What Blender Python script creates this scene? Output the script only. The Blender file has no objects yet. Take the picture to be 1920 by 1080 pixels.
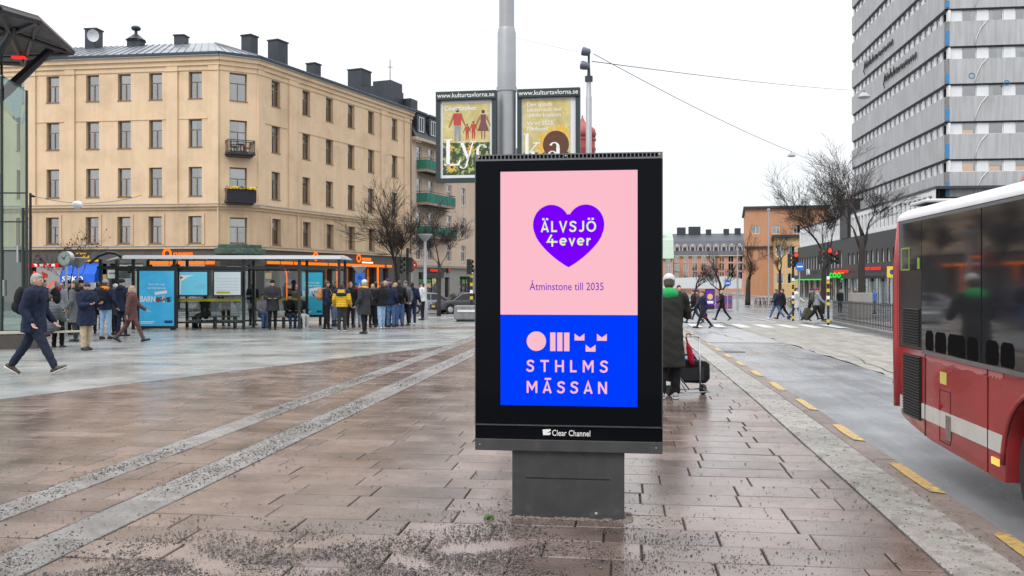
import bpy, bmesh, math, random
import numpy as np
from mathutils import Vector, Matrix, Euler
random.seed(7)
R = math.radians
SC = bpy.context.scene
COL = SC.collection

# ------------------------------------------------------------------ camera
F = 1706.67            # focal length in pixels of the 1920 px wide photograph
CAMH = 1.75
HY = 530.0
cam_d = bpy.data.cameras.new("camera")
cam_d.sensor_width = 36.0
cam_d.lens = F / 1920 * 36
cam_d.shift_y = -10 / 1920
cam_d.clip_end = 3000
cam = bpy.data.objects.new("camera", cam_d)
cam.location = (0, 0, CAMH)
cam.rotation_euler = (R(90), 0, 0)
COL.objects.link(cam)
SC.camera = cam

# ------------------------------------------------------------------ overcast sky and a soft sun
world = bpy.data.worlds.new("World")
SC.world = world
world.use_nodes = True
wn = world.node_tree.nodes
wl = world.node_tree.links
wn.clear()
w_out = wn.new("ShaderNodeOutputWorld")
w_bg = wn.new("ShaderNodeBackground")
w_tc = wn.new("ShaderNodeTexCoord")
w_sep = wn.new("ShaderNodeSeparateXYZ")
w_sky = wn.new("ShaderNodeTexSky")
w_sky.sky_type = 'NISHITA'
w_sky.sun_disc = False
SUN_EL, SUN_AZ = R(48), R(215)      # behind the camera, a little to the left
w_sky.sun_elevation = SUN_EL
w_sky.sun_rotation = SUN_AZ
w_sky.air_density = 1.0
w_map = wn.new("ShaderNodeMapRange")  # overcast: zenith three times the horizon
w_map.inputs["From Min"].default_value = 0.0
w_map.inputs["From Max"].default_value = 1.0
w_map.inputs["To Min"].default_value = 0.90
w_map.inputs["To Max"].default_value = 2.55
w_pow = wn.new("ShaderNodeMath"); w_pow.operation = 'POWER'; w_pow.inputs[1].default_value = 1.7; w_pow.use_clamp = True
w_max = wn.new("ShaderNodeMath"); w_max.operation = 'MAXIMUM'; w_max.inputs[1].default_value = 0.0
w_noise = wn.new("ShaderNodeTexNoise")
w_noise.inputs["Scale"].default_value = 2.2
w_noise.inputs["Detail"].default_value = 5
w_nm = wn.new("ShaderNodeMapRange")
w_nm.inputs["From Min"].default_value = 0.3
w_nm.inputs["From Max"].default_value = 0.7
w_nm.inputs["To Min"].default_value = 0.88
w_nm.inputs["To Max"].default_value = 1.06
w_mul = wn.new("ShaderNodeMath"); w_mul.operation = 'MULTIPLY'
w_col = wn.new("ShaderNodeCombineColor")
w_b = wn.new("ShaderNodeVectorMath"); w_b.operation = 'SCALE'
w_b.inputs[0].default_value = (0.965, 0.985, 1.0)
w_sk = wn.new("ShaderNodeVectorMath"); w_sk.operation = 'SCALE'
w_sk.inputs["Scale"].default_value = 0.012
w_add = wn.new("ShaderNodeVectorMath"); w_add.operation = 'ADD'
wl.new(w_tc.outputs["Generated"], w_sep.inputs[0])
wl.new(w_sep.outputs["Z"], w_max.inputs[0]); wl.new(w_max.outputs[0], w_pow.inputs[0]); wl.new(w_pow.outputs[0], w_map.inputs["Value"])
wl.new(w_tc.outputs["Generated"], w_noise.inputs["Vector"])
wl.new(w_noise.outputs["Fac"], w_nm.inputs["Value"])
wl.new(w_map.outputs[0], w_mul.inputs[0])
wl.new(w_nm.outputs[0], w_mul.inputs[1])
wl.new(w_mul.outputs[0], w_b.inputs["Scale"])
wl.new(w_sky.outputs[0], w_sk.inputs[0])
wl.new(w_b.outputs[0], w_add.inputs[0])
wl.new(w_sk.outputs[0], w_add.inputs[1])
wl.new(w_add.outputs[0], w_bg.inputs["Color"])
w_bg.inputs["Strength"].default_value = 1.0
wl.new(w_bg.outputs[0], w_out.inputs[0])

sun_d = bpy.data.lights.new("sun", 'SUN')
sun_d.energy = 1.3
sun_d.angle = R(18)
sun_d.color = (1.0, 0.97, 0.93)
sun = bpy.data.objects.new("sun", sun_d)
COL.objects.link(sun)
sd = Vector((math.sin(SUN_AZ) * math.cos(SUN_EL), math.cos(SUN_AZ) * math.cos(SUN_EL), math.sin(SUN_EL)))
sun.rotation_euler = sd.to_track_quat('Z', 'Y').to_euler()
sun.location = (-10, -20, 40)

SC.view_settings.view_transform = 'Standard'
SC.view_settings.look = 'None'
SC.view_settings.exposure = 0.14
SC.view_settings.gamma = 1.0
SC.view_settings.use_curve_mapping = False
SC.cycles.max_bounces = 7
SC.cycles.transparent_max_bounces = 12
SC.cycles.sample_clamp_indirect = 6.0
SC.cycles.caustics_reflective = False
SC.cycles.caustics_refractive = False

# ------------------------------------------------------------------ the lie of the land
ST = R(7.0)                       # the street runs 7 degrees to the right of the view
cS, sS = math.cos(ST), math.sin(ST)
def sm(a, b, x):
    t = min(1, max(0, (x - a) / (b - a))); return t * t * (3 - 2 * t)
def gz(X, Y):                      # gentle fall away from the square
    zr = -0.010 * min(60, max(0, Y - 14))
    zl = -0.013 * min(40, max(0, Y - 43))
    k = sm(-1.0, 5.0, X)
    return zl * (1 - k) + zr * k
def UV(u, v, dz=0.0):              # street frame -> world
    X, Y = u * sS + v * cS, u * cS - v * sS
    return Vector((X, Y, gz(X, Y) + dz))
def toUV(X, Y): return (X * sS + Y * cS, X * cS - Y * sS)
def P(px, py, Y): return Vector(((px - 960) / F * Y, Y, CAMH + (HY - py) / F * Y))
def G(px, py, dz=0.0):             # where the sight line through a pixel meets the ground
    Y = 20.0
    for _ in range(60):
        X = (px - 960) / F * Y
        Y = 0.5 * Y + 0.5 * F * (CAMH - gz(X, Y) - dz) / max(2.0, (py - HY))
    X = (px - 960) / F * Y
    return Vector((X, Y, gz(X, Y) + dz))
def GY(px, Y, dz=0.0):
    X = (px - 960) / F * Y
    return Vector((X, Y, gz(X, Y) + dz))
def proj(p): return (960 + p[0] / p[1] * F, HY - (p[2] - CAMH) / p[1] * F)

# ------------------------------------------------------------------ materials
MATS = {}
def s2l(c):
    return tuple(((x / 255) / 12.92 if x / 255 <= 0.04045 else ((x / 255 + 0.055) / 1.055) ** 2.4) for x in c)
def mat(name, col, rough=0.6, metal=0.0, var=0.12, scale=3.0, bump=0.0, bscale=40.0, spec=0.5, rand=0.0,
        emit=None, estr=1.0, rvar=0.0, coat=0.0, streak=0.0, col2=None, c2scale=2.0, c2lo=0.45, c2hi=0.6, sheen=0.0):
    if name in MATS: return MATS[name]
    m = bpy.data.materials.new(name); m.use_nodes = True
    nt = m.node_tree; N = nt.nodes; L = nt.links
    b = N["Principled BSDF"]
    b.inputs["Roughness"].default_value = rough
    b.inputs["Metallic"].default_value = metal
    b.inputs["Specular IOR Level"].default_value = spec
    if coat: b.inputs["Coat Weight"].default_value = coat; b.inputs["Coat Roughness"].default_value = 0.06
    if sheen: b.inputs["Sheen Weight"].default_value = sheen
    tc = N.new("ShaderNodeTexCoord")
    src = tc.outputs["Object"]
    rgb = N.new("ShaderNodeRGB"); rgb.outputs[0].default_value = (*col, 1)
    cur = rgb.outputs[0]
    if col2:
        n2 = N.new("ShaderNodeTexNoise"); n2.inputs["Scale"].default_value = c2scale; n2.inputs["Detail"].default_value = 6
        n2.inputs["Roughness"].default_value = 0.65
        L.new(src, n2.inputs["Vector"])
        mr = N.new("ShaderNodeMapRange"); mr.inputs["From Min"].default_value = c2lo; mr.inputs["From Max"].default_value = c2hi
        L.new(n2.outputs["Fac"], mr.inputs["Value"])
        mx = N.new("ShaderNodeMix"); mx.data_type = 'RGBA'
        L.new(mr.outputs[0], mx.inputs["Factor"]); L.new(cur, mx.inputs["A"]); mx.inputs["B"].default_value = (*col2, 1)
        cur = mx.outputs["Result"]
    if var or rand or streak:
        n = N.new("ShaderNodeTexNoise"); n.inputs["Scale"].default_value = scale; n.inputs["Detail"].default_value = 6
        n.inputs["Roughness"].default_value = 0.6
        L.new(src, n.inputs["Vector"])
        mr = N.new("ShaderNodeMapRange"); mr.inputs["From Min"].default_value = 0.25; mr.inputs["From Max"].default_value = 0.75
        mr.inputs["To Min"].default_value = 1 - var; mr.inputs["To Max"].default_value = 1 + var
        L.new(n.outputs["Fac"], mr.inputs["Value"])
        fac = mr.outputs[0]
        if rand:
            oi = N.new("ShaderNodeObjectInfo"); ge = N.new("ShaderNodeNewGeometry")
            ad = N.new("ShaderNodeMath"); ad.operation = 'ADD'
            L.new(oi.outputs["Random"], ad.inputs[0]); L.new(ge.outputs["Random Per Island"], ad.inputs[1])
            fr = N.new("ShaderNodeMath"); fr.operation = 'FRACT'; L.new(ad.outputs[0], fr.inputs[0])
            m2 = N.new("ShaderNodeMapRange"); m2.inputs["To Min"].default_value = 1 - rand; m2.inputs["To Max"].default_value = 1 + rand
            L.new(fr.outputs[0], m2.inputs["Value"])
            mu = N.new("ShaderNodeMath"); mu.operation = 'MULTIPLY'; L.new(fac, mu.inputs[0]); L.new(m2.outputs[0], mu.inputs[1])
            fac = mu.outputs[0]
        if streak:   # rain streaks running down a wall
            mp = N.new("ShaderNodeMapping"); mp.inputs["Scale"].default_value = (2.2, 2.2, 0.12)
            L.new(src, mp.inputs["Vector"])
            n3 = N.new("ShaderNodeTexNoise"); n3.inputs["Scale"].default_value = 2.0; n3.inputs["Detail"].default_value = 5
            L.new(mp.outputs[0], n3.inputs["Vector"])
            m3 = N.new("ShaderNodeMapRange"); m3.inputs["From Min"].default_value = 0.3; m3.inputs["From Max"].default_value = 0.7
            m3.inputs["To Min"].default_value = 1 - streak; m3.inputs["To Max"].default_value = 1 + streak * 0.5
            L.new(n3.outputs["Fac"], m3.inputs["Value"])
            mu = N.new("ShaderNodeMath"); mu.operation = 'MULTIPLY'; L.new(fac, mu.inputs[0]); L.new(m3.outputs[0], mu.inputs[1])
            fac = mu.outputs[0]
        sc = N.new("ShaderNodeVectorMath"); sc.operation = 'SCALE'
        L.new(cur, sc.inputs[0]); L.new(fac, sc.inputs["Scale"])
        cur = sc.outputs[0]
    L.new(cur, b.inputs["Base Color"])
    if rvar:
        n4 = N.new("ShaderNodeTexNoise"); n4.inputs["Scale"].default_value = scale * 0.7; n4.inputs["Detail"].default_value = 4
        L.new(src, n4.inputs["Vector"])
        m4 = N.new("ShaderNodeMapRange"); m4.inputs["From Min"].default_value = 0.35; m4.inputs["From Max"].default_value = 0.65
        m4.inputs["To Min"].default_value = max(0.03, rough - rvar); m4.inputs["To Max"].default_value = min(1, rough + rvar)
        L.new(n4.outputs["Fac"], m4.inputs["Value"]); L.new(m4.outputs[0], b.inputs["Roughness"])
    if bump:
        n5 = N.new("ShaderNodeTexNoise"); n5.inputs["Scale"].default_value = bscale; n5.inputs["Detail"].default_value = 4
        L.new(src, n5.inputs["Vector"])
        bp = N.new("ShaderNodeBump"); bp.inputs["Strength"].default_value = bump; bp.inputs["Distance"].default_value = 0.02
        L.new(n5.outputs["Fac"], bp.inputs["Height"]); L.new(bp.outputs[0], b.inputs["Normal"])
    if emit:
        b.inputs["Emission Color"].default_value = (*emit, 1); b.inputs["Emission Strength"].default_value = estr
    MATS[name] = m
    return m
def glow(name, col, s=1.0):
    if name in MATS: return MATS[name]
    m = bpy.data.materials.new(name); m.use_nodes = True
    b = m.node_tree.nodes["Principled BSDF"]
    b.inputs["Base Color"].default_value = (0, 0, 0, 1); b.inputs["Roughness"].default_value = 0.5
    b.inputs["Specular IOR Level"].default_value = 0.0
    b.inputs["Emission Color"].default_value = (*col, 1); b.inputs["Emission Strength"].default_value = s
    MATS[name] = m; return m
def glassmat(name, tint=(0.9, 0.95, 0.95), base=0.05, rough=0.02, ior=1.5):
    if name in MATS: return MATS[name]
    m = bpy.data.materials.new(name); m.use_nodes = True
    nt = m.node_tree; N = nt.nodes; L = nt.links; N.clear()
    o = N.new("ShaderNodeOutputMaterial"); t = N.new("ShaderNodeBsdfTransparent"); g = N.new("ShaderNodeBsdfGlossy")
    t.inputs[0].default_value = (*tint, 1); g.inputs["Roughness"].default_value = rough
    f = N.new("ShaderNodeFresnel"); f.inputs["IOR"].default_value = ior
    ad = N.new("ShaderNodeMath"); ad.operation = 'ADD'; ad.inputs[1].default_value = base; ad.use_clamp = True
    L.new(f.outputs[0], ad.inputs[0])
    mx = N.new("ShaderNodeMixShader"); L.new(ad.outputs[0], mx.inputs[0]); L.new(t.outputs[0], mx.inputs[1]); L.new(g.outputs[0], mx.inputs[2])
    tc = N.new("ShaderNodeTexCoord"); n = N.new("ShaderNodeTexNoise"); n.inputs["Scale"].default_value = 1.3
    bp = N.new("ShaderNodeBump"); bp.inputs["Strength"].default_value = 0.04; bp.inputs["Distance"].default_value = 0.02
    L.new(tc.outputs["Object"], n.inputs["Vector"]); L.new(n.outputs["Fac"], bp.inputs["Height"]); L.new(bp.outputs[0], g.inputs["Normal"])
    L.new(mx.outputs[0], o.inputs[0])
    MATS[name] = m; return m

# ------------------------------------------------------------------ mesh builder
class MB:
    def __init__(s): s.v = []; s.f = []; s.m = []; s.T = None
    def _a(s, vs, fs, mi=0):
        o = len(s.v)
        if s.T is not None: vs = [s.T @ Vector(p) for p in vs]
        s.v.extend([tuple(p) for p in vs]); s.f.extend([tuple(i + o for i in f) for f in fs]); s.m.extend([mi] * len(fs))
        return s
    def quad(s, a, b, c, d, mi=0): return s._a([a, b, c, d], [(0, 1, 2, 3)], mi)
    def box(s, x0, x1, y0, y1, z0, z1, mi=0):
        v = [(x0,y0,z0),(x1,y0,z0),(x1,y1,z0),(x0,y1,z0),(x0,y0,z1),(x1,y0,z1),(x1,y1,z1),(x0,y1,z1)]
        return s._a(v, [(3,2,1,0),(4,5,6,7),(0,1,5,4),(1,2,6,5),(2,3,7,6),(3,0,4,7)], mi)
    def cbox(s, x0, x1, y0, y1, z0, z1, c=0.01, mi=0):   # box with a chamfered top rim
        v = [(x0,y0,z0),(x1,y0,z0),(x1,y1,z0),(x0,y1,z0),(x0,y0,z1-c),(x1,y0,z1-c),(x1,y1,z1-c),(x0,y1,z1-c),
             (x0+c,y0+c,z1),(x1-c,y0+c,z1),(x1-c,y1-c,z1),(x0+c,y1-c,z1)]
        return s._a(v, [(3,2,1,0),(0,1,5,4),(1,2,6,5),(2,3,7,6),(3,0,4,7),(4,5,9,8),(5,6,10,9),(6,7,11,10),(7,4,8,11),(8,9,10,11)], mi)
    def prism(s, poly, d0, d1, axis='y', mi=0):          # polygon in the other two axes, extruded along axis
        n = len(poly)
        def pt(p, d):
            if axis == 'y': return (p[0], d, p[1])
            if axis == 'x': return (d, p[0], p[1])
            return (p[0], p[1], d)
        v = [pt(p, d0) for p in poly] + [pt(p, d1) for p in poly]
        f = [tuple(range(n - 1, -1, -1)), tuple(range(n, 2 * n))] + [(i, (i + 1) % n, (i + 1) % n + n, i + n) for i in range(n)]
        return s._a(v, f, mi)
    def tube(s, pts, rad, n=8, mi=0, caps=True):
        pts = [Vector(p) for p in pts]
        if not hasattr(rad, '__len__'): rad = [rad] * len(pts)
        V = []; Fc = []
        pu = None
        for i, p in enumerate(pts):
            t = (pts[min(i + 1, len(pts) - 1)] - pts[max(i - 1, 0)])
            if t.length < 1e-9: t = Vector((0, 0, 1))
            t.normalize()
            if pu is None:
                a = Vector((0, 0, 1)) if abs(t.z) < 0.9 else Vector((1, 0, 0))
                pu = t.cross(a).normalized()
            else:
                pu = (pu - t * pu.dot(t))
                if pu.length < 1e-6: pu = t.orthogonal()
                pu.normalize()
            w = t.cross(pu)
            for k in range(n):
                a = 2 * math.pi * k / n
                V.append(p + (pu * math.cos(a) + w * math.sin(a)) * rad[i])
        for i in range(len(pts) - 1):
            for k in range(n):
                a = i * n + k; b = i * n + (k + 1) % n
                Fc.append((a, b, b + n, a + n))
        if caps:
            Fc.append(tuple(range(n - 1, -1, -1))); o = (len(pts) - 1) * n; Fc.append(tuple(range(o, o + n)))
        return s._a(V, Fc, mi)
    def lathe(s, prof, n=16, c=(0, 0, 0), mi=0):         # profile of (r, z)
        V = []; Fc = []
        for r, z in prof:
            for k in range(n):
                a = 2 * math.pi * k / n
                V.append((c[0] + r * math.cos(a), c[1] + r * math.sin(a), c[2] + z))
        for i in range(len(prof) - 1):
            for k in range(n):
                a = i * n + k; b = i * n + (k + 1) % n
                Fc.append((a, b, b + n, a + n))
        Fc.append(tuple(range(n - 1, -1, -1))); o = (len(prof) - 1) * n; Fc.append(tuple(range(o, o + n)))
        return s._a(V, Fc, mi)
    def ell(s, c, r, n=10, m=7, mi=0, rot=None):
        V = []; Fc = []
        M = rot if rot is not None else Matrix.Identity(3)
        c = Vector(c)
        V.append(c + M @ Vector((0, 0, -r[2])))
        for i in range(1, m):
            t = math.pi * i / m
            for k in range(n):
                a = 2 * math.pi * k / n
                V.append(c + M @ Vector((r[0] * math.sin(t) * math.cos(a), r[1] * math.sin(t) * math.sin(a), -r[2] * math.cos(t))))
        V.append(c + M @ Vector((0, 0, r[2])))
        for k in range(n): Fc.append((0, 1 + (k + 1) % n, 1 + k))
        for i in range(m - 2):
            for k in range(n):
                a = 1 + i * n + k; b = 1 + i * n + (k + 1) % n
                Fc.append((a, b, b + n, a + n))
        o = 1 + (m - 2) * n; e = len(V) - 1
        for k in range(n): Fc.append((o + k, o + (k + 1) % n, e))
        return s._a(V, Fc, mi)
    def cap(s, p0, r0, p1, r1, n=9, mi=0, fl=1.0, ax=None):   # tapered capsule; fl flattens it along ax
        p0 = Vector(p0); p1 = Vector(p1)
        t = (p1 - p0); L = t.length; t = t / L if L > 1e-9 else Vector((0, 0, 1))
        a = Vector(ax) if ax is not None else (Vector((0, 1, 0)) if abs(t.y) < 0.9 else Vector((1, 0, 0)))
        w = (a - t * a.dot(t)).normalized(); u = w.cross(t)
        rings = [(-0.92, 0.39), (-0.6, 0.8), (0, 1.0)]
        V = []; Fc = []
        V.append(p0 - t * r0)
        sec = [(p0 + t * (h * r0), r0 * q) for h, q in rings] + [(p1 - t * (h * r1), r1 * q) for h, q in reversed(rings)]
        for c, r in sec:
            for k in range(n):
                g = 2 * math.pi * k / n
                V.append(c + u * (r * math.cos(g)) + w * (r * fl * math.sin(g)))
        V.append(p1 + t * r1)
        for k in range(n): Fc.append((0, 1 + (k + 1) % n, 1 + k))
        for i in range(len(sec) - 1):
            for k in range(n):
                a_ = 1 + i * n + k; b_ = 1 + i * n + (k + 1) % n
                Fc.append((a_, b_, b_ + n, a_ + n))
        o = 1 + (len(sec) - 1) * n; e = len(V) - 1
        for k in range(n): Fc.append((o + k, o + (k + 1) % n, e))
        return s._a(V, Fc, mi)
    def mesh(s, name, mats, smooth=False, bevel=0.0, recalc=True):
        me = bpy.data.meshes.new(name)
        me.from_pydata(s.v, [], s.f)
        if not isinstance(mats, (list, tuple)): mats = [mats]
        for m in mats: me.materials.append(m)
        if any(s.m): me.polygons.foreach_set("material_index", s.m)
        if bevel or recalc:
            bm = bmesh.new(); bm.from_mesh(me)
            if bevel:
                bmesh.ops.remove_doubles(bm, verts=bm.verts, dist=1e-5)
                bmesh.ops.recalc_face_normals(bm, faces=bm.faces)
                ed = [e for e in bm.edges if len(e.link_faces) == 2 and e.calc_face_angle(0) > 0.5]
                bmesh.ops.bevel(bm, geom=ed, offset=bevel, segments=2, profile=0.6, affect='EDGES', clamp_overlap=True)
            else:
                bmesh.ops.recalc_face_normals(bm, faces=bm.faces)
            bm.to_mesh(me); bm.free()
        if smooth:
            me.polygons.foreach_set("use_smooth", [True] * len(me.polygons))
            if smooth == 'auto': me.set_sharp_from_angle(angle=R(38))
        me.update()
        return me
    def build(s, name, mats, parent=None, smooth=False, bevel=0.0, loc=None, rz=None, recalc=True):
        return put(name, s.mesh(name, mats, smooth, bevel, recalc), parent, loc, rz)
def put(name, me, parent=None, loc=None, rz=None):
    o = bpy.data.objects.new(name, me); COL.objects.link(o)
    if parent is not None: o.parent = parent
    if loc is not None: o.location = loc
    if rz is not None: o.rotation_euler = (0, 0, rz)
    return o
def tag(o, label=None, cat=None, group=None, kind=None):
    if label: o["label"] = label
    if cat: o["category"] = cat
    if group: o["group"] = group
    if kind: o["kind"] = kind
    return o
def thing(name, label, cat, loc=(0, 0, 0), rz=0.0, group=None):
    o = bpy.data.objects.new(name, None); COL.objects.link(o)
    o.empty_display_size = 0.2
    o.location = loc; o.rotation_euler = (0, 0, rz)
    return tag(o, label, cat, group)
def struct(name, loc=(0, 0, 0), rz=0.0):
    o = bpy.data.objects.new(name, None); COL.objects.link(o); o.location = loc; o.rotation_euler = (0, 0, rz)
    o["kind"] = "structure"; return o
def copy_tree(o, parent=None):
    c = o.copy(); COL.objects.link(c); c.parent = parent
    for ch in o.children: copy_tree(ch, c)
    return c
def lettering(body, size, material, parent, loc, rot=(R(90), 0, 0), bold=0.0, extrude=0.002, align='CENTER', sx=1.0, name="lettering", spacing=1.0):
    cu = bpy.data.curves.new("t", 'FONT'); cu.body = body; cu.size = size; cu.align_x = align
    cu.offset = bold * size; cu.extrude = extrude; cu.resolution_u = 3; cu.space_character = spacing
    t = bpy.data.objects.new("t", cu); COL.objects.link(t)
    LET.append((t, material, parent, loc, rot, sx, name))
LET = []
def flush_lettering():
    if not LET: return
    dg = bpy.context.evaluated_depsgraph_get()
    for t, material, parent, loc, rot, sx, name in LET:
        me = bpy.data.meshes.new_from_object(t.evaluated_get(dg))
        me.materials.clear(); me.materials.append(material)
        o = put(name, me, parent); o.location = loc; o.rotation_euler = rot; o.scale = (sx, 1, 1)
    for t, *_ in LET:
        cu = t.data; bpy.data.objects.remove(t); bpy.data.curves.remove(cu)
    LET.clear()
# ================================================================== ground, square, road
M_asph = mat("asphalt", (0.15, 0.155, 0.165), 0.3, var=0.15, scale=0.9, bump=0.15, bscale=90, rvar=0.1)
M_road = mat("wet_asphalt", (0.185, 0.192, 0.205), 0.24, var=0.12, scale=0.8, bump=0.12, bscale=110, rvar=0.1, col2=(0.225, 0.23, 0.24), c2scale=0.35)
M_lane = mat("worn_asphalt", (0.20, 0.185, 0.165), 0.6, var=0.25, scale=1.3, bump=0.5, bscale=60, rvar=0.1, col2=(0.27, 0.25, 0.225), c2scale=6)
M_conc = mat("concrete_lane", (0.26, 0.26, 0.262), 0.3, var=0.14, scale=0.5, bump=0.2, bscale=70, rvar=0.1)
M_plaza = mat("wet_granite_paving", (0.29, 0.30, 0.297), 0.27, var=0.12, scale=0.8, bump=0.12, bscale=30, rvar=0.1, col2=(0.225, 0.235, 0.232), c2scale=0.8)
M_bed = mat("joint_sand", (0.045, 0.036, 0.03), 0.7, var=0.3, scale=20, bump=0.4, bscale=120)
M_kerb = mat("granite_kerb", (0.34, 0.325, 0.30), 0.3, var=0.22, scale=6, bump=0.5, bscale=140, rand=0.14, rvar=0.12, col2=(0.2, 0.175, 0.15), c2scale=4)
M_kerb2 = mat("red_granite_kerb", (0.20, 0.155, 0.135), 0.45, var=0.3, scale=9, bump=0.6, bscale=120, rand=0.15, rvar=0.12)
M_white = mat("road_paint", (0.48, 0.48, 0.47), 0.5, var=0.12, scale=4, col2=(0.3, 0.3, 0.3), c2scale=5, c2lo=0.58, c2hi=0.7)
M_yellow = mat("yellow_paint", (0.50, 0.325, 0.085), 0.45, var=0.25, scale=9, bump=0.4, bscale=150, col2=(0.20, 0.15, 0.125), c2scale=11, c2lo=0.48, c2hi=0.6)

def slab_material():
    m = mat("wet_paving_slab", (0.185, 0.138, 0.123), 0.14, var=0.2, scale=2.2, bump=0.09, bscale=70, rand=0.26, rvar=0.11,
            col2=(0.115, 0.078, 0.062), c2scale=0.9, c2lo=0.42, c2hi=0.68)
    # world-scale noise: slabs differ, so texture by world position rather than by slab
    nt = m.node_tree
    ge = nt.nodes.new("ShaderNodeNewGeometry")
    for l in [l for l in nt.links if l.from_node.type == 'TEX_COORD']:
        nt.links.new(ge.outputs["Position"], l.to_socket)
    return m
M_slab = slab_material()
def base_link(m):
    b = m.node_tree.nodes["Principled BSDF"]; l = b.inputs["Base Color"].links[0]; return b, l.from_socket
def speckle(m, scale=210, lo=.60, hi=.66, dark=.25, patch=.9):
    nt = m.node_tree; N = nt.nodes; L = nt.links; b, src = base_link(m)
    ge = N.new("ShaderNodeNewGeometry")
    n = N.new("ShaderNodeTexNoise"); n.inputs["Scale"].default_value = scale; n.inputs["Detail"].default_value = 2; L.new(ge.outputs["Position"], n.inputs["Vector"])
    n2 = N.new("ShaderNodeTexNoise"); n2.inputs["Scale"].default_value = patch; n2.inputs["Detail"].default_value = 5; L.new(ge.outputs["Position"], n2.inputs["Vector"])
    ad = N.new("ShaderNodeMath"); ad.operation = 'MULTIPLY_ADD'; ad.inputs[1].default_value = .35; L.new(n2.outputs["Fac"], ad.inputs[0]); L.new(n.outputs["Fac"], ad.inputs[2])
    mr = N.new("ShaderNodeMapRange"); mr.inputs["From Min"].default_value = lo + .175; mr.inputs["From Max"].default_value = hi + .175; mr.inputs["To Min"].default_value = 1; mr.inputs["To Max"].default_value = dark
    L.new(ad.outputs[0], mr.inputs["Value"])
    sc = N.new("ShaderNodeVectorMath"); sc.operation = 'SCALE'; L.new(src, sc.inputs[0]); L.new(mr.outputs[0], sc.inputs["Scale"]); L.new(sc.outputs[0], b.inputs["Base Color"])
def tracks(m, amt=.35, sx_=2.6, sy_=.09):       # wheel tracks and drag marks along the street
    nt = m.node_tree; N = nt.nodes; L = nt.links; b, src = base_link(m)
    ge = N.new("ShaderNodeNewGeometry"); mp = N.new("ShaderNodeMapping"); mp.vector_type = 'POINT'; mp.inputs["Rotation"].default_value = (0, 0, ST); mp.inputs["Scale"].default_value = (1, 1, 1)
    L.new(ge.outputs["Position"], mp.inputs["Vector"]); m2 = N.new("ShaderNodeVectorMath"); m2.operation = 'MULTIPLY'; m2.inputs[1].default_value = (sx_, sy_, 1); L.new(mp.outputs[0], m2.inputs[0])
    n = N.new("ShaderNodeTexNoise"); n.inputs["Scale"].default_value = 1.0; n.inputs["Detail"].default_value = 7; n.inputs["Roughness"].default_value = .62; L.new(m2.outputs[0], n.inputs["Vector"])
    mr = N.new("ShaderNodeMapRange"); mr.inputs["From Min"].default_value = .35; mr.inputs["From Max"].default_value = .65; mr.inputs["To Min"].default_value = 1 - amt; mr.inputs["To Max"].default_value = 1 + amt; L.new(n.outputs["Fac"], mr.inputs["Value"])
    sc = N.new("ShaderNodeVectorMath"); sc.operation = 'SCALE'; L.new(src, sc.inputs[0]); L.new(mr.outputs[0], sc.inputs["Scale"]); L.new(sc.outputs[0], b.inputs["Base Color"])
    if b.inputs["Roughness"].links:
        r0 = b.inputs["Roughness"].links[0].from_socket; mu = N.new("ShaderNodeMath"); mu.operation = 'MULTIPLY'; L.new(r0, mu.inputs[0]); L.new(mr.outputs[0], mu.inputs[1]); L.new(mu.outputs[0], b.inputs["Roughness"])
def joints(m, w=.7, h=.35, dark=.62):           # far paving joints, too fine to build
    nt = m.node_tree; N = nt.nodes; L = nt.links; b, src = base_link(m)
    ge = N.new("ShaderNodeNewGeometry"); mp = N.new("ShaderNodeMapping"); mp.inputs["Rotation"].default_value = (0, 0, ST); L.new(ge.outputs["Position"], mp.inputs["Vector"])
    br = N.new("ShaderNodeTexBrick"); br.inputs["Scale"].default_value = 1.0; br.inputs["Brick Width"].default_value = w; br.inputs["Row Height"].default_value = h; br.inputs["Mortar Size"].default_value = .009
    br.inputs["Color1"].default_value = (1, 1, 1, 1); br.inputs["Color2"].default_value = (.84, .84, .84, 1); br.inputs["Mortar"].default_value = (dark, dark, dark, 1); L.new(mp.outputs[0], br.inputs["Vector"])
    mu = N.new("ShaderNodeVectorMath"); mu.operation = 'MULTIPLY'; L.new(src, mu.inputs[0]); L.new(br.outputs["Color"], mu.inputs[1]); L.new(mu.outputs[0], b.inputs["Base Color"])
speckle(M_slab); speckle(M_kerb, 260, .56, .64, .35); speckle(M_kerb2, 240, .56, .64, .4)
tracks(M_road, .16); tracks(M_asph, .22, 1.2, .15); tracks(M_lane, .2, 3, .3); tracks(M_plaza, .12, .5, 1.6); joints(M_plaza)
speckle(M_road, 170, .6, .68, .6)

def sheet(name, rows, mtl, parent=None, dz=0.0, kind="structure", skirt=0.0):
    """rows: list of lists of (X, Y); lofted into a sheet that follows the ground"""
    mb = MB(); n = len(rows[0])
    V = [(x, y, gz(x, y) + dz) for r in rows for x, y in r]
    Fc = [(i * n + k, i * n + k + 1, (i + 1) * n + k + 1, (i + 1) * n + k) for i in range(len(rows) - 1) for k in range(n - 1)]
    mb._a(V, Fc)
    if skirt:
        for i in range(len(rows) - 1):
            for k in (0, n - 1):
                a = V[i * n + k]; b = V[(i + 1) * n + k]
                mb.quad(a, b, (b[0], b[1], b[2] - skirt), (a[0], a[1], a[2] - skirt))
        for i in (0, len(rows) - 1):
            for k in range(n - 1):
                a = V[i * n + k]; b = V[i * n + k + 1]
                mb.quad(a, b, (b[0], b[1], b[2] - skirt), (a[0], a[1], a[2] - skirt))
    o = mb.build(name, mtl, parent)
    if kind and parent is None: o["kind"] = kind
    return o
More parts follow.
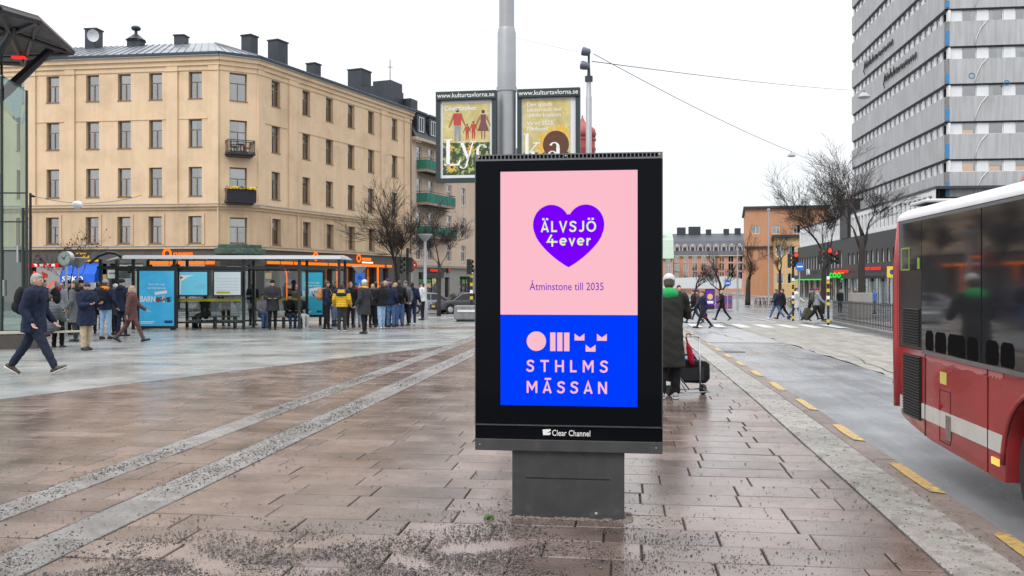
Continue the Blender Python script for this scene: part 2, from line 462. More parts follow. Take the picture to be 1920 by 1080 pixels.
def uvrows(u0, u1, v0, v1, du=2.0, dv=2.0):
    nu = max(1, int(math.ceil((u1 - u0) / du))); nv = max(1, int(math.ceil((v1 - v0) / dv)))
    out = []
    for i in range(nu + 1):
        u = u0 + (u1 - u0) * i / nu
        out.append([(p.x, p.y) for p in (UV(u, v0 + (v1 - v0) * k / nv) for k in range(nv + 1))])
    return out
# one sheet to the horizon
ys = [-30, -10, 0, 6, 12, 14, 18, 24, 30, 36, 40, 43, 46, 50, 55, 60, 66, 72, 78, 84, 90, 110, 140, 200, 400, 1500]
xs = [-1200, -300, -120, -60, -40, -25, -15, -8, -4, -1, 0, 1, 2, 3, 4, 5, 8, 12, 18, 25, 40, 60, 120, 300, 1200]
sheet("ground", [[(x, y) for x in xs] for y in ys], M_asph, dz=-0.125)

KI, KM, KO = 1.95, 2.41, 2.68          # inner edge of the granite, kerb stone, face to the road
# road: bus lane, worn middle lane, concrete beyond the joint
sheet("road", uvrows(-6, 31.2, KO - 0.02, 5.36), M_road, dz=-0.105)
sheet("road", uvrows(31.32, 43, KO - 0.02, 5.36), M_conc, dz=-0.105)
jag = []
random.seed(3)
for i in range(61):
    u = -6 + i * 1.0
    e = 5.34 + random.uniform(-0.13, 0.13)
    jag.append([(p.x, p.y) for p in (UV(u, v) for v in (e, 6.5, 8.0, 9.6))])
sheet("road", jag, M_lane, dz=-0.100)

# pink slab pavement
pave = struct("pavement")
sheet("bedding", uvrows(-1, 44, -17, KI), M_bed, parent=pave, dz=-0.022)
def edgeX(Y): return -3.94 + 0.5 * (Y - 21)      # where the pale paving of the square begins
RW, SL = 0.37, 0.78
random.seed(11)
slabs = []
for (va, vb) in ((-17.0, -4.88), (-4.54, -3.98), (-3.56, KI - 0.012)):
    u = 3.2; RW, SL = (0.26, 0.52) if vb < -4.6 else (0.37, 0.78)
    while u < 43.5:
        w = RW
        v = vb
        cut = random.uniform(0.25, 0.95) * SL
        first = True
        while v > va + 0.02:
            L = cut if first else SL * random.choice((1, 1, 1, 0.82, 1.15))
            first = False
            v2 = max(va, v - L)
            if v2 - va < 0.12: v2 = va
            c = UV(u + w / 2, (v + v2) / 2)
            if c.x > edgeX(c.y) - 0.9 or c.y > 28:
                slabs.append((u, v2, v, c, w))
            v = v2
        u += w
def slabvis(s):
    u, v2, v, c, w = s
    if c.y < 1: return 0
    x, y = proj(c)
    if x < -60 or x > 1980 or y > 1110: return 0
    if 900 < x < 1230 and y < 830: return 0
    return (F / c.y) ** 2 * (v - v2) * w * CAMH / c.y
order = sorted(range(len(slabs)), key=lambda i: -slabvis(slabs[i]))
single = set(order[:292])
rest = MB()
cache = {}
for i, (u, v2, v, c, RW) in enumerate(slabs):
    g = 0.0065 if RW > .3 else .0075
    h = random.gauss(0, 0.0016); tl = random.gauss(0, 0.003); tu = random.gauss(0, 0.004)
    if i in single:
        L = round(v - v2, 2)
        if (L, RW) not in cache:
            mb = MB(); mb.cbox(-L / 2 + g, L / 2 - g, -RW / 2 + g, RW / 2 - g, -0.028, 0, 0.006)
            cache[(L, RW)] = mb.mesh("slab", M_slab)
        o = put("slab", cache[(L, RW)], pave, (c.x, c.y, c.z + h)); o.rotation_euler = (tu, tl, -ST)
    else:
        L = v - v2
        rest.T = Matrix.Translation((c.x, c.y, c.z + h)) @ Euler((tu, tl, -ST)).to_matrix().to_4x4()
        rest.cbox(-L / 2 + g, L / 2 - g, -RW / 2 + g, RW / 2 - g, -0.028, 0, 0.006)
rest.T = None
o = rest.build("far_slabs", M_slab, pave); o["kind"] = "stuff"

# two pale granite bands let into the slabs
M_band = mat("pale_granite_band", (0.235, 0.222, 0.213), 0.36, var=0.25, scale=8, bump=0.45, bscale=160, rand=0.14, rvar=0.14, col2=(.17,.15,.14), c2scale=3)
speckle(M_band, 200, .56, .63, .3)
for va, vb in ((-4.87, -4.55), (-3.97, -3.57)):
    u = 2.6
    while u < 36:
        L = random.uniform(0.85, 1.15)
        c = UV(u + L / 2, (va + vb) / 2)
        mb = MB(); mb.cbox(-(vb - va) / 2 + .003, (vb - va) / 2 - .003, -L / 2 + .003, L / 2 - .003, -0.028, 0.003, 0.006)
        o = mb.build("band_stone", M_band, pave); o.location = c; o.rotation_euler = (random.gauss(0, .002), 0, -ST)
        u += L
# granite strip and kerb stones along the road
kerb = struct("kerb")
u = 1.2
while u < 64:
    L = random.uniform(1.1, 1.5) if u < 30 else 3.0
    c = UV(u + L / 2, (KI + KM) / 2)
    mb = MB(); mb.cbox(-(KM - KI) / 2 + .004, (KM - KI) / 2 - .004, -L / 2 + .004, L / 2 - .004, -0.12, 0.004, 0.008)
    o = mb.build("granite_stone", M_kerb, kerb); o.location = c; o.rotation_euler = (-math.atan(0.010) if c.y > 16 else 0, random.gauss(0, .004), -ST)
    u += L
u = 0.9
while u < 64:
    L = random.uniform(0.9, 1.2) if u < 30 else 3.0
    c = UV(u + L / 2, (KM + KO) / 2)
    mb = MB(); mb.cbox(-(KO - KM) / 2 + .004, (KO - KM) / 2, -L / 2 + .004, L / 2 - .004, -0.2, 0.0, 0.02)
    o = mb.build("kerb_stone", M_kerb2, kerb); o.location = c; o.rotation_euler = (-math.atan(0.010) if c.y > 16 else 0, random.gauss(0, .006), -ST)
    u += L
mk = struct("kerb_marking")
for k in range(-2, 12):
    p = UV(7.95 + 2.46 * k + 0.6, 2.585, 0.009)
    if k > 8 and k % 3 == 0: continue
    L = 1.28 * random.uniform(0.9, 1.03)
    a = random.uniform(-.015, .015)
    mb = MB(); mb._a([(-.05, -L/2+.06, 0), (.06, -L/2, 0), (.068, L/2-.03, 0), (.01, L/2+.02, 0), (-.045, L/2-.05, 0), (-.055+a, 0, 0)], [(0, 1, 2, 3, 4, 5)])
    o = mb.build("dash", M_yellow, mk); o.location = p; o.rotation_euler = (-math.atan(0.010) if p.y > 16 else 0, 0, -ST)
# the pale wet paving of the square
rows = []
Yv = [-4, 4, 8, 12, 16, 20, 24, 25.6, 26.2, 28, 31, 34, 37, 40, 43, 45.5]
for Y in Yv:
    xr = edgeX(Y) if Y < 25.7 else (-4.88 + Y * sS) / cS - 0.01
    if Y >= 37: xr = (KI - 0.02 + Y * sS) / cS
    if Y == 34: xr = (-4.88 + Y * sS) / cS - 0.01
    rows.append([(-70 + (xr + 70) * t, Y) for t in (0, .3, .5, .65, .75, .83, .9, .95, .98, 1)])
sheet("square", rows, M_plaza, dz=0.007, skirt=0.15)
# crossings, island, far pavements
cw = struct("crosswalk")
for k in range(12):
    mb = MB(); v = 3.3 + k * 1.12
    a, b, c, d = UV(44.5, v), UV(44.5, v + 0.52), UV(48.8, v + 0.52), UV(48.8, v)
    mb.quad(*[Vector((p.x, p.y, p.z - 0.094)) for p in (a, b, c, d)])
    mb.build("stripe", M_white, cw)
cw2 = struct("crosswalk")
for k in range(9):
    mb = MB(); x = -9.0 + k * 1.1
    mb._a([(x, 49.0, gz(x, 49.0) - .115), (x + .5, 49.0, gz(x, 49) - .115), (x + 2.2, 53.2, gz(x, 53.2) - .115), (x + 1.7, 53.2, gz(x, 53.2) - .115)], [(0, 1, 2, 3)])
    mb.build("stripe", M_white, cw2)
ln = struct("road_marking")
for (u0, v0, u1, v1, w) in ((52.5, 3.4, 52.5, 15, .5), (52.8, 8.5, 66, 8.2, .14)):
    mb = MB(); a = UV(u0, v0); b = UV(u1, v1); d = (b - a).normalized().cross(Vector((0, 0, 1))) * w / 2
    mb.quad(*[Vector((p.x, p.y, gz(p.x, p.y) - .094)) for p in (a - d, a + d, b + d, b - d)])
    mb.build("line", M_white, ln)
for (u0, v0, u1, v1, w) in ((31.2, KO, 31.32, 5.3, .1),):
    mb = MB(); a = UV(u0, v0); b = UV(u1, v1); d = (b - a).normalized().cross(Vector((0, 0, 1))) * w / 2
    mb.quad(*[Vector((p.x, p.y, gz(p.x, p.y) - .0985)) for p in (a - d, a + d, b + d, b - d)])
    mb.build("joint", M_bed, ln)
# manhole, drain and repair patches
M_ironc = mat("cast_iron_cover", (.05, .048, .046), .4, metal=.4, var=.3, scale=20, bump=.6, bscale=60)
mc = UV(26.5, 3.1); mc.z -= .098
mb = MB(); mb.lathe([(.34, 0), (.34, .004), (.3, .006), (.29, .003)], 24); o = mb.build("manhole_cover", M_ironc, loc=mc); o["kind"] = "structure"
M_patch = mat("asphalt_patch", (.16, .163, .172), .24, var=.2, scale=3, bump=.2, bscale=120, rvar=.1)
for (u0, u1, v0, v1) in ((24, 29.5, 4.4, 5.0),):
    o = sheet("road_patch", uvrows(u0, u1, v0, v1, 1, .5), M_patch, dz=-.1008 + .0)
random.seed(13)
for (u0, v0, du, dv, n) in ((14, 5.1, .8, .05, 16), (33, 4.2, 1.0, -.06, 9)):
    mb = MB(); u, v = u0, v0; prev = None
    for _ in range(n):
        c = UV(u, v); a_ = Vector((c.x, c.y, c.z - .0925)); w = random.uniform(.006, .02); d = Vector((cS, -sS, 0)) * w
        if prev: mb.quad(prev[0], prev[1], a_ + d, a_ - d)
        prev = (a_ - d, a_ + d); u += du * random.uniform(.6, 1.2); v += dv + random.uniform(-.12, .12)
    o = mb.build("road_crack", M_bed, recalc=False); o["kind"] = "structure"
# pavements in front of the buildings
fp = [[(-90, 56.5), (-40, 58.8), (-22, 59.3), (-17.0, 60.2), (-14, 63.5), (-3, 88), (10, 118)],
      [(-90, 63), (-40, 70), (-24, 72), (-16.5, 72), (-12, 80), (-7, 92), (5, 124)]]
sheet("far_pavement", fp, M_plaza, dz=0.0, skirt=0.15)
sheet("far_pavement", uvrows(50, 240, 22.5, 34, 8, 4), M_plaza, dz=0.0, skirt=0.15)

# ------------------------------------------------------------------ winter grit, too many grains to count
rng = np.random.default_rng(5)
M_grit = mat("grit", (0.075, 0.068, 0.062), 0.45, var=0.3, scale=40, rand=0.9)
nt = M_grit.node_tree
def blob(px, py, ru, rv, n, pw=1.0):
    c = G(px, py); u, v = toUV(c.x, c.y)
    return (u, v, ru, rv, n)
pts = []
def addg(u, v, r): pts.append((u, v, r))
for (px, py, ru, rv, n) in ((560, 1035, .34, .95, 6800), (330, 1050, .3, .7, 4000), (800, 1050, .36, .5, 4300), (930, 1020, .5, .24, 4200),
                            (1060, 1030, .25, .7, 2600), (700, 1075, .3, 1.2, 6000), (450, 1085, .25, 1.0, 4500), (1240, 985, .35, .28, 420),
                            (1190, 1010, .3, .22, 420), (250, 1075, .22, .5, 1300), (900, 965, .2, .22, 500), (1660, 960, .9, .25, 260)):
    u, v, ru, rv, n = blob(px, py, ru, rv, n)
    for _ in range(n):
        a, b = rng.normal(0, 1, 2)
        # clumps: keep grains where a slow wave is high
        uu, vv = u + a * ru, v + b * rv
        k = math.sin(uu * 9 + 2.1 * math.sin(vv * 5)) + math.sin(vv * 7.3 + 1.7 * math.sin(uu * 8))
        if k + rng.normal(0, .5) > -0.55: addg(uu, vv, min(.011, .0026 * math.exp(abs(rng.normal(0, .55)))))
for (vc, w, u0, u1, n) in ((-4.71, .085, 6, 18, 6200), (-3.77, .12, 5, 17, 7500), (-4.71, .09, 18, 30, 2200), (-3.77, .1, 17, 30, 2600)):
    for _ in range(n):
        uu = rng.uniform(u0, u1)
        k = math.sin(uu * 1.7) + math.sin(uu * 0.63 + vc * 3) + rng.normal(0, .5)
        if k > -0.5: addg(uu, vc + rng.normal(0, w) + .05 * math.sin(uu * 2.3), min(.012, .0034 * math.exp(abs(rng.normal(0, .5)))))
for _ in range(15000):     # strays everywhere
    uu = 4.6 + rng.random() ** 1.6 * 18; vv = rng.uniform(-7.5, 2.6)
    if rng.random() < .45 and uu > 9: continue
    addg(uu, vv, min(.010, .0026 * math.exp(abs(rng.normal(0, .55)))))
for _ in range(3500):      # in the gutter by the kerb
    uu = 5 + rng.random() ** 1.5 * 16; addg(uu, 2.2 + rng.normal(0, .22), min(.010, .0028 * math.exp(abs(rng.normal(0, .5)))))
pts = [p for p in pts if p[0] > 4.3 and p[1] < 2.66]
pts = np.array(pts)
n = len(pts)
X = pts[:, 0] * sS + pts[:, 1] * cS; Y = pts[:, 0] * cS - pts[:, 1] * sS
Z = np.array([gz(a, b) for a, b in zip(X, Y)]) + 0.002
r = np.clip(pts[:, 2], .0018, .012)
base = np.array([(1, 0, 0), (0, 1, 0), (-1, 0, 0), (0, -1, 0), (0, 0, .8), (0, 0, -.4)], float)
an = rng.uniform(0, 6.28, n); el = rng.uniform(.6, 1.5, n)
V = np.zeros((n, 6, 3))
jit = rng.uniform(.75, 1.25, (n, 6, 3))
B = base[None] * jit
bx = B[:, :, 0] * el[:, None]; by = B[:, :, 1]
V[:, :, 0] = X[:, None] + r[:, None] * (bx * np.cos(an)[:, None] - by * np.sin(an)[:, None])
V[:, :, 1] = Y[:, None] + r[:, None] * (bx * np.sin(an)[:, None] + by * np.cos(an)[:, None])
V[:, :, 2] = Z[:, None] + r[:, None] * (B[:, :, 2] + .35)
tri = np.array([(0, 1, 4), (1, 2, 4), (2, 3, 4), (3, 0, 4), (1, 0, 5), (2, 1, 5), (3, 2, 5), (0, 3, 5)])
T = (np.arange(n)[:, None, None] * 6 + tri[None]).reshape(-1, 3)
me = bpy.data.meshes.new("grit")
me.vertices.add(n * 6); me.vertices.foreach_set("co", V.reshape(-1))
me.loops.add(len(T) * 3); me.loops.foreach_set("vertex_index", T.reshape(-1).astype(np.int32))
me.polygons.add(len(T)); me.polygons.foreach_set("loop_start", np.arange(0, len(T) * 3, 3, dtype=np.int32))
me.update(calc_edges=True); me.materials.append(M_grit)
grit = put("grit", me); tag(grit, "dark winter grit scattered over the pink paving slabs", "grit", kind="stuff")
# a tuft of grass by the foot of the sign
M_grass = mat("grass", (0.07, 0.16, 0.025), 0.6, var=0.3, scale=20)
mb = MB(); c = G(917, 974); random.seed(4)
for _ in range(90):
    a = random.uniform(0, 6.28); q = random.uniform(0, .035); h = random.uniform(.02, .045); b = random.uniform(0, 6.28)
    p = Vector((math.cos(a) * q * 1.3, math.sin(a) * q, 0)); t = Vector((math.cos(b), math.sin(b), 0))
    e = p + t * h * .8 + Vector((0, 0, h)); s = t.cross(Vector((0, 0, 1))) * .0022
    mb._a([p - s, p + s, p + t * h * .4 + Vector((0, 0, h * .7)) + s * .7, p + t * h * .4 + Vector((0, 0, h * .7)) - s * .7, e], [(0, 1, 2, 3), (3, 2, 4)])
o = mb.build("grass_tuft", M_grass, loc=c, recalc=False); tag(o, "small green grass tuft growing by the sign's foot", "grass", kind="stuff")
# ================================================================== the digital sign
M_steel = mat("charcoal_powder_coat", (0.046, 0.047, 0.049), 0.5, var=0.2, scale=7, bump=0.08, bscale=200, streak=0.2, rvar=.12, col2=(.075, .068, .06), c2scale=9, c2lo=.56, c2hi=.72)
M_blackgloss = mat("black_glass", (0.004, 0.005, 0.007), 0.07, var=0.0, spec=0.07)
M_blacktrim = mat("black_trim", (0.008, 0.008, 0.01), 0.4, var=0.1, scale=5, spec=.2)
M_alu = mat("brushed_aluminium", (0.42, 0.43, 0.45), 0.35, metal=0.9, var=0.08, scale=12)
M_darkhole = mat("dark_slot", (0.006, 0.006, 0.007), 0.8, var=0)
PINK = s2l((252, 190, 203)); BLUE = s2l((0, 60, 255)); PURP = s2l((122, 0, 255)); LIME = s2l((233, 250, 160))
DS = 2 ** -0.14        # a screen holds its own brightness whatever the exposure
E_pink = glow("display_pink", PINK, DS); E_blue = glow("display_blue", BLUE, DS); E_purp = glow("display_purple", PURP, DS)
E_lime = glow("display_lime", LIME, DS); E_txt = glow("display_violet_text", s2l((112, 38, 190)), DS)
E_print = mat("white_print", (0.8, 0.8, 0.8), 0.5, var=0)

sb = G(1065, 972)
sign = thing("digital_sign", "black digital advertising sign on a grey foot, pink and blue screen", "sign", sb, -ST)
SS = sb.y / F                                  # metres per pixel at the sign
def sx(px): return (px - 1065) * SS
def sz(py): return CAMH + (HY - py) * SS
W0, W1 = sx(890), sx(1240)
TH = 0.24
mb = MB(); mb.box(sx(959.5), sx(1170), 0.0, 0.17, -0.02, sz(842))
mb.build("pedestal", M_steel, sign, bevel=0.004)
mb = MB(); mb.box(sx(985), sx(1143), -0.002, 0.004, sz(898.5), sz(896.5)); mb.build("groove", M_darkhole, sign)
mb = MB(); mb.box(W0, W1, -0.035, TH - .03, sz(846), sz(824)); lo = mb.build("lower_rail", M_steel, sign, bevel=0.005)
for x in (sx(899), sx(1228)):
    mb = MB(); mb.T = Matrix.Translation((x, -0.035, sz(835))) @ Matrix.Rotation(R(90), 4, 'X'); mb.lathe([(.0055, 0), (.0055, .003), (.003, .004)], 8); mb.build("screw", M_alu, lo)
mb = MB(); mb.box(W0, W1, -0.03, TH - .03, sz(824) + .001, sz(799)); br = mb.build("brand_strip", M_blackgloss, sign, bevel=0.003)
mb = MB(); mb.box(W0, W1, -0.026, TH - .03, sz(799) + .001, sz(301)); cab = mb.build("cabinet", M_blacktrim, sign, bevel=0.004)
mb = MB(); mb.box(W0 - .001, W0 + .006, -0.038, -0.03, sz(797), sz(302)); mb.box(W1 - .006, W1 + .001, -0.038, -0.03, sz(797), sz(302)); mb.box(W0, W1, -0.038, -0.03, sz(798.5), sz(796)); mb.build("edge_trim", M_alu if False else M_steel, sign)
mb = MB(); mb.box(W0 + .007, W1 - .007, -0.034, -0.0265, sz(795.5), sz(302.5)); mb.build("front_glass", M_blackgloss, sign)
# vent strip along the top with a row of real slots
mb = MB(); NS = 46; x0, x1 = W0, W1; zt, zb = sz(288.5), sz(301); wS = (x1 - x0 - .05) / NS
mb.box(x0, x1, -0.03, TH - .03, zt - .008, zt); mb.box(x0, x1, -0.036, TH - .03, zb + .0005, zb + .014)
mb.box(x0, x0 + .025, -0.03, TH - .03, zb + .014, zt - .008); mb.box(x1 - .025, x1, -0.03, TH - .03, zb + .014, zt - .008)
for k in range(NS): mb.box(x0 + .025 + k * wS + wS * .72, x0 + .025 + (k + 1) * wS, -0.03, 0.0, zb + .014, zt - .008)
vt = mb.build("top_vent", mat("vent_grey", (0.12, 0.125, 0.14), 0.45, var=.1), sign)
mb = MB(); mb.box(x0 + .02, x1 - .02, -0.006, 0.05, zb + .01, zt - .004); mb.build("slot_backing", M_darkhole, vt)
for x in (sx(897), sx(1061), sx(1234)):
    mb = MB(); mb.T = Matrix.Translation((x, -0.03, (zb + zt) / 2 + .006)) @ Matrix.Rotation(R(90), 4, 'X'); mb.lathe([(.007, 0), (.007, .003), (.004, .005)], 8); mb.build("screw", M_alu, vt)
# display
D0, D1, DT, DM, DB = sx(938.5), sx(1194), sz(321.5), sz(590), sz(760)
mb = MB(); mb.box(D0, D1, -0.0375, -0.0345, DB, DM); disp = mb.build("display", E_blue, sign)
mb = MB(); mb.box(D0, D1, -0.0375, -0.0345, DM + .0002, DT); mb.build("pink_field", E_pink, disp)
def flat(name, poly, m, parent=None, y=-0.0385):
    mb = MB(); mb.prism([(a, b) for a, b in poly], y, y + .0008, 'y'); return mb.build(name, m, parent or disp)
# heart: two arcs and a point
hw = 66.5; pts_ = []
for t in np.linspace(0, 1, 20):          # left lobe from the notch round to the side
    a = math.pi * (0.17 + 0.98 * t)
    pts_.append((-33 + 35.5 * math.cos(a), 422 - 37.5 * math.sin(a) ))
top = [(0, 402)] + [(-x_, y_) for x_, y_ in []]
L_ = [(x_, y_) for x_, y_ in pts_]
poly = [(0, 402)] + L_
side = L_[-1]
for t in np.linspace(0.06, 1, 14):        # bulging side down to the tip
    p0 = np.array(side); p1 = np.array((side[0] + 4, 455.)); p2 = np.array((-32., 484.)); p3 = np.array((0., 501.5))
    q = (1-t)**3*p0 + 3*(1-t)**2*t*p1 + 3*(1-t)*t*t*p2 + t**3*p3
    poly.append((q[0], q[1]))
full = poly + [(-a, b) for a, b in reversed(poly[1:-1])]
kx = 66.5 / max(abs(a) for a, b in full)
flat("heart", [(sx(1066.5 + a * kx), sz(b)) for a, b in full], E_purp)
YT = -0.0397
GL = {
 'T': (.72, [[(0, .915), (.72, .915)], [(.36, 0), (.36, .84)]]), 'H': (.74, [[(.085, 0), (.085, 1)], [(.655, 0), (.655, 1)], [(.16, .51), (.58, .51)]]),
 'L': (.54, [[(.085, 0), (.085, 1)], [(.16, .085), (.54, .085)]]), 'M': (.90, [[(.085, 0), (.085, 1)], [(.815, 0), (.815, 1)], [(.12, .93), (.45, .34), (.78, .93)]]),
 'A': (.76, [[(.08, 0), (.38, .97), (.68, 0)], [(.2, .27), (.56, .27)]]), 'N': (.74, [[(.085, 0), (.085, 1)], [(.655, 0), (.655, 1)], [(.11, .94), (.63, .06)]]),
 'S': (.66, [[(.60, .76), (.55, .86), (.45, .915), (.33, .925), (.2, .89), (.12, .80), (.12, .70), (.18, .61), (.32, .545), (.45, .49), (.54, .41), (.57, .30), (.54, .18), (.45, .10), (.32, .075), (.19, .09), (.1, .15), (.05, .25)]]),
 'V': (.72, [[(.06, 1), (.36, .06), (.66, 1)]]), 'J': (.50, [[(.42, 1), (.42, .32), (.39, .17), (.30, .09), (.18, .085), (.06, .16)]]),
 'O': (.90, [[(.45 + .365 * math.cos(t), .5 + .42 * math.sin(t)) for t in np.linspace(0, 2 * math.pi, 25)]]),
 '4': (.98, [[(.44, .98), (.07, .33), (.98, .33)], [(.50, .60), (.50, -.1)]]),
 'e': (.66, [[(.10, .34), (.58, .34)], [(.33 + .26 * math.cos(t), .34 + .28 * math.sin(t)) for t in np.linspace(0.05, 5.45, 18)]]),
 'v': (.56, [[(.05, .66), (.28, .04), (.51, .66)]]), 'r': (.40, [[(.085, 0), (.085, .66)], [(.10, .36), (.16, .50), (.25, .57), (.38, .58)]]),
}
def stroke_text(text, px0, px1, base, cap, wt, m, y, dots=(), name="letter", flare=1.0):
    tot = sum(GL[ch][0] for ch in text); gap = ((px1 - px0) / cap - tot) / (len(text) - 1)
    x = 0.0
    for ch in text:
        mb = MB(); k = 0
        for line in GL[ch][1]:
            P_ = [Vector((a_, b_)) for a_, b_ in line]; Lp, Rp = [], []
            closed = (P_[0] - P_[-1]).length < 1e-6
            for i, p in enumerate(P_):
                d0 = (p - P_[i - 1]).normalized() if i else None; d1_ = (P_[i + 1] - p).normalized() if i < len(P_) - 1 else None
                if closed and i == 0: d0 = (P_[0] - P_[-2]).normalized()
                if closed and i == len(P_) - 1: d1_ = (P_[1] - P_[0]).normalized()
                d0 = d0 or d1_; d1_ = d1_ or d0
                n0 = Vector((-d0.y, d0.x)); n1 = Vector((-d1_.y, d1_.x)); mm = (n0 + n1).normalized(); q_ = min(2.2, 1 / max(.3, mm.dot(n0)))
                Lp.append(p + mm * wt / 2 * q_); Rp.append(p - mm * wt / 2 * q_)
            yy = y - 3e-5 * k; k += 1
            V_ = [(sx(px0 + (x + a_.x) * cap), yy, sz(base - a_.y * cap)) for a_ in Lp] + [(sx(px0 + (x + a_.x) * cap), yy, sz(base - a_.y * cap)) for a_ in Rp]
            n_ = len(P_); mb._a(V_, [(i, i + 1, i + 1 + n_, i + n_) for i in range(n_ - 1)])
        mb.build(name, m, disp, recalc=False)
        x += GL[ch][0] + gap
def dot(px, py, w, h, m, y): 
    mb = MB(); mb.box(sx(px - w / 2), sx(px + w / 2), y, y + .0003, sz(py + h / 2), sz(py - h / 2)); mb.build("dot", m, disp)
stroke_text("ALVSJO", 1014.5, 1118, 435.5, 20.5, .155, E_lime, YT)
for px_ in (1019.5, 1026.5, 1104.5, 1111.5): dot(px_, 411.3, 4, 3.6, E_lime, YT)
stroke_text("4ever", 1026, 1108, 460.5, 20.5, .155, E_lime, YT)
lettering("Åtminstone till 2035", 20.5 * SS, E_txt, disp, (sx(1063), -0.0385, sz(544)), bold=.002, sx=0.82)
flat("logo_disc", [(sx(1006.3 + 18.3 * math.cos(a)), sz(639.5 + 18.3 * math.sin(a))) for a in np.linspace(0, 2 * math.pi, 33)[:-1]], E_pink)
for k in range(3): flat("logo_bar", [(sx(1032.2 + 13 * k), sz(623)), (sx(1042.2 + 13 * k), sz(623)), (sx(1042.2 + 13 * k), sz(657.8)), (sx(1032.2 + 13 * k), sz(657.8))], E_pink)
for (x_, y_) in ((1077.8, 624.6), (1119.2, 624.8), (1098.3, 645.2)): flat("logo_notch", [(sx(x_), sz(y_)), (sx(x_ + 9.2), sz(y_ + 7)), (sx(x_ + 18.4), sz(y_)), (sx(x_ + 18.4), sz(y_ + 13)), (sx(x_), sz(y_ + 13))], E_pink)
stroke_text("STHLMS", 987.5, 1139.5, 697, 22.5, .165, E_pink, -.0388)
stroke_text("MASSAN", 988, 1138, 736.5, 22.5, .165, E_pink, -.0388)
flat("macron", [(sx(1022), sz(711.5)), (sx(1034), sz(711.5)), (sx(1034), sz(708)), (sx(1022), sz(708))], E_pink)
lettering("Clear Channel", 15.5 * SS, E_print, br, (sx(1071.5), -0.0315, sz(816)), bold=.003, sx=.80)
flat("brand_mark", [(sx(1018), sz(805)), (sx(1033), sz(804)), (sx(1033.5), sz(807)), (sx(1024), sz(812)), (sx(1033), sz(810)), (sx(1032), sz(815)), (sx(1019), sz(815.5))], E_print, br, y=-.0315)

# crumbling mortar round the foot, a lock and bolts on the pedestal
random.seed(77); mb = MB()
for _ in range(150):
    e = random.random(); x = random.uniform(sx(950), sx(1180)); y = random.uniform(-.06, .0) if e < .7 else random.uniform(0, .2)
    if e >= .7: x = random.choice((sx(959) - random.uniform(0, .06), sx(1170) + random.uniform(0, .05)))
    r_ = random.uniform(.006, .022); mb.ell((x, y, r_ * .2), (r_ * random.uniform(.8, 1.6), r_, r_ * .55), 6, 4)
o = mb.build("mortar_rubble", mat("old_mortar", (.16, .13, .11), .7, var=.3, scale=30), sign); o["kind"] = "stuff"
mb = MB(); mb.T = Matrix.Translation((sx(1118), -.001, sz(962))) @ Matrix.Rotation(R(90), 4, 'X'); mb.lathe([(.012, 0), (.012, .004), (.008, .006)], 10); mb.build("lock", M_alu, sign)
mb = MB(); mb.box(sx(957), sx(1172.5), -.008, .18, -.01, .018); mb.build("foot_flange", M_steel, sign)
# ================================================================== buildings: shared helpers
M_room = mat("dark_room", (0.03, 0.028, 0.026), 0.9, var=0.4, scale=0.5)
M_pane = glassmat("window_pane", (0.8, 0.84, 0.86), base=0.36)
M_curtain = mat("curtain", (0.62, 0.61, 0.6), 0.9, var=0.1)
def holes_wall(mb, x0, x1, z0, z1, ops, depth=0.3, mi=0, y=0.0, rmi=None):
    """wall in the local xz plane facing -y with recessed openings"""
    xs_ = sorted({x0, x1, *[o[0] for o in ops], *[o[1] for o in ops]}); zs_ = sorted({z0, z1, *[o[2] for o in ops], *[o[3] for o in ops]})
    xs_ = [x for x in xs_ if x0 - 1e-6 <= x <= x1 + 1e-6]; zs_ = [z for z in zs_ if z0 - 1e-6 <= z <= z1 + 1e-6]
    for i in range(len(xs_) - 1):
        run = None
        for k in range(len(zs_) - 1):
            cx, cz = (xs_[i] + xs_[i + 1]) / 2, (zs_[k] + zs_[k + 1]) / 2
            inside = any(o[0] < cx < o[1] and o[2] < cz < o[3] for o in ops)
            if not inside:
                mb.quad((xs_[i], y, zs_[k]), (xs_[i + 1], y, zs_[k]), (xs_[i + 1], y, zs_[k + 1]), (xs_[i], y, zs_[k + 1]), mi)
    rm = mi if rmi is None else rmi
    for a, b, c, d in ops:
        mb.quad((a, y, c), (a, y + depth, c), (a, y + depth, d), (a, y, d), rm); mb.quad((b, y, c), (b, y, d), (b, y + depth, d), (b, y + depth, c), rm)
        mb.quad((a, y, d), (a, y + depth, d), (b, y + depth, d), (b, y, d), rm); mb.quad((a, y, c), (b, y, c), (b, y + depth, c), (a, y + depth, c), rm)
WCACHE = {}
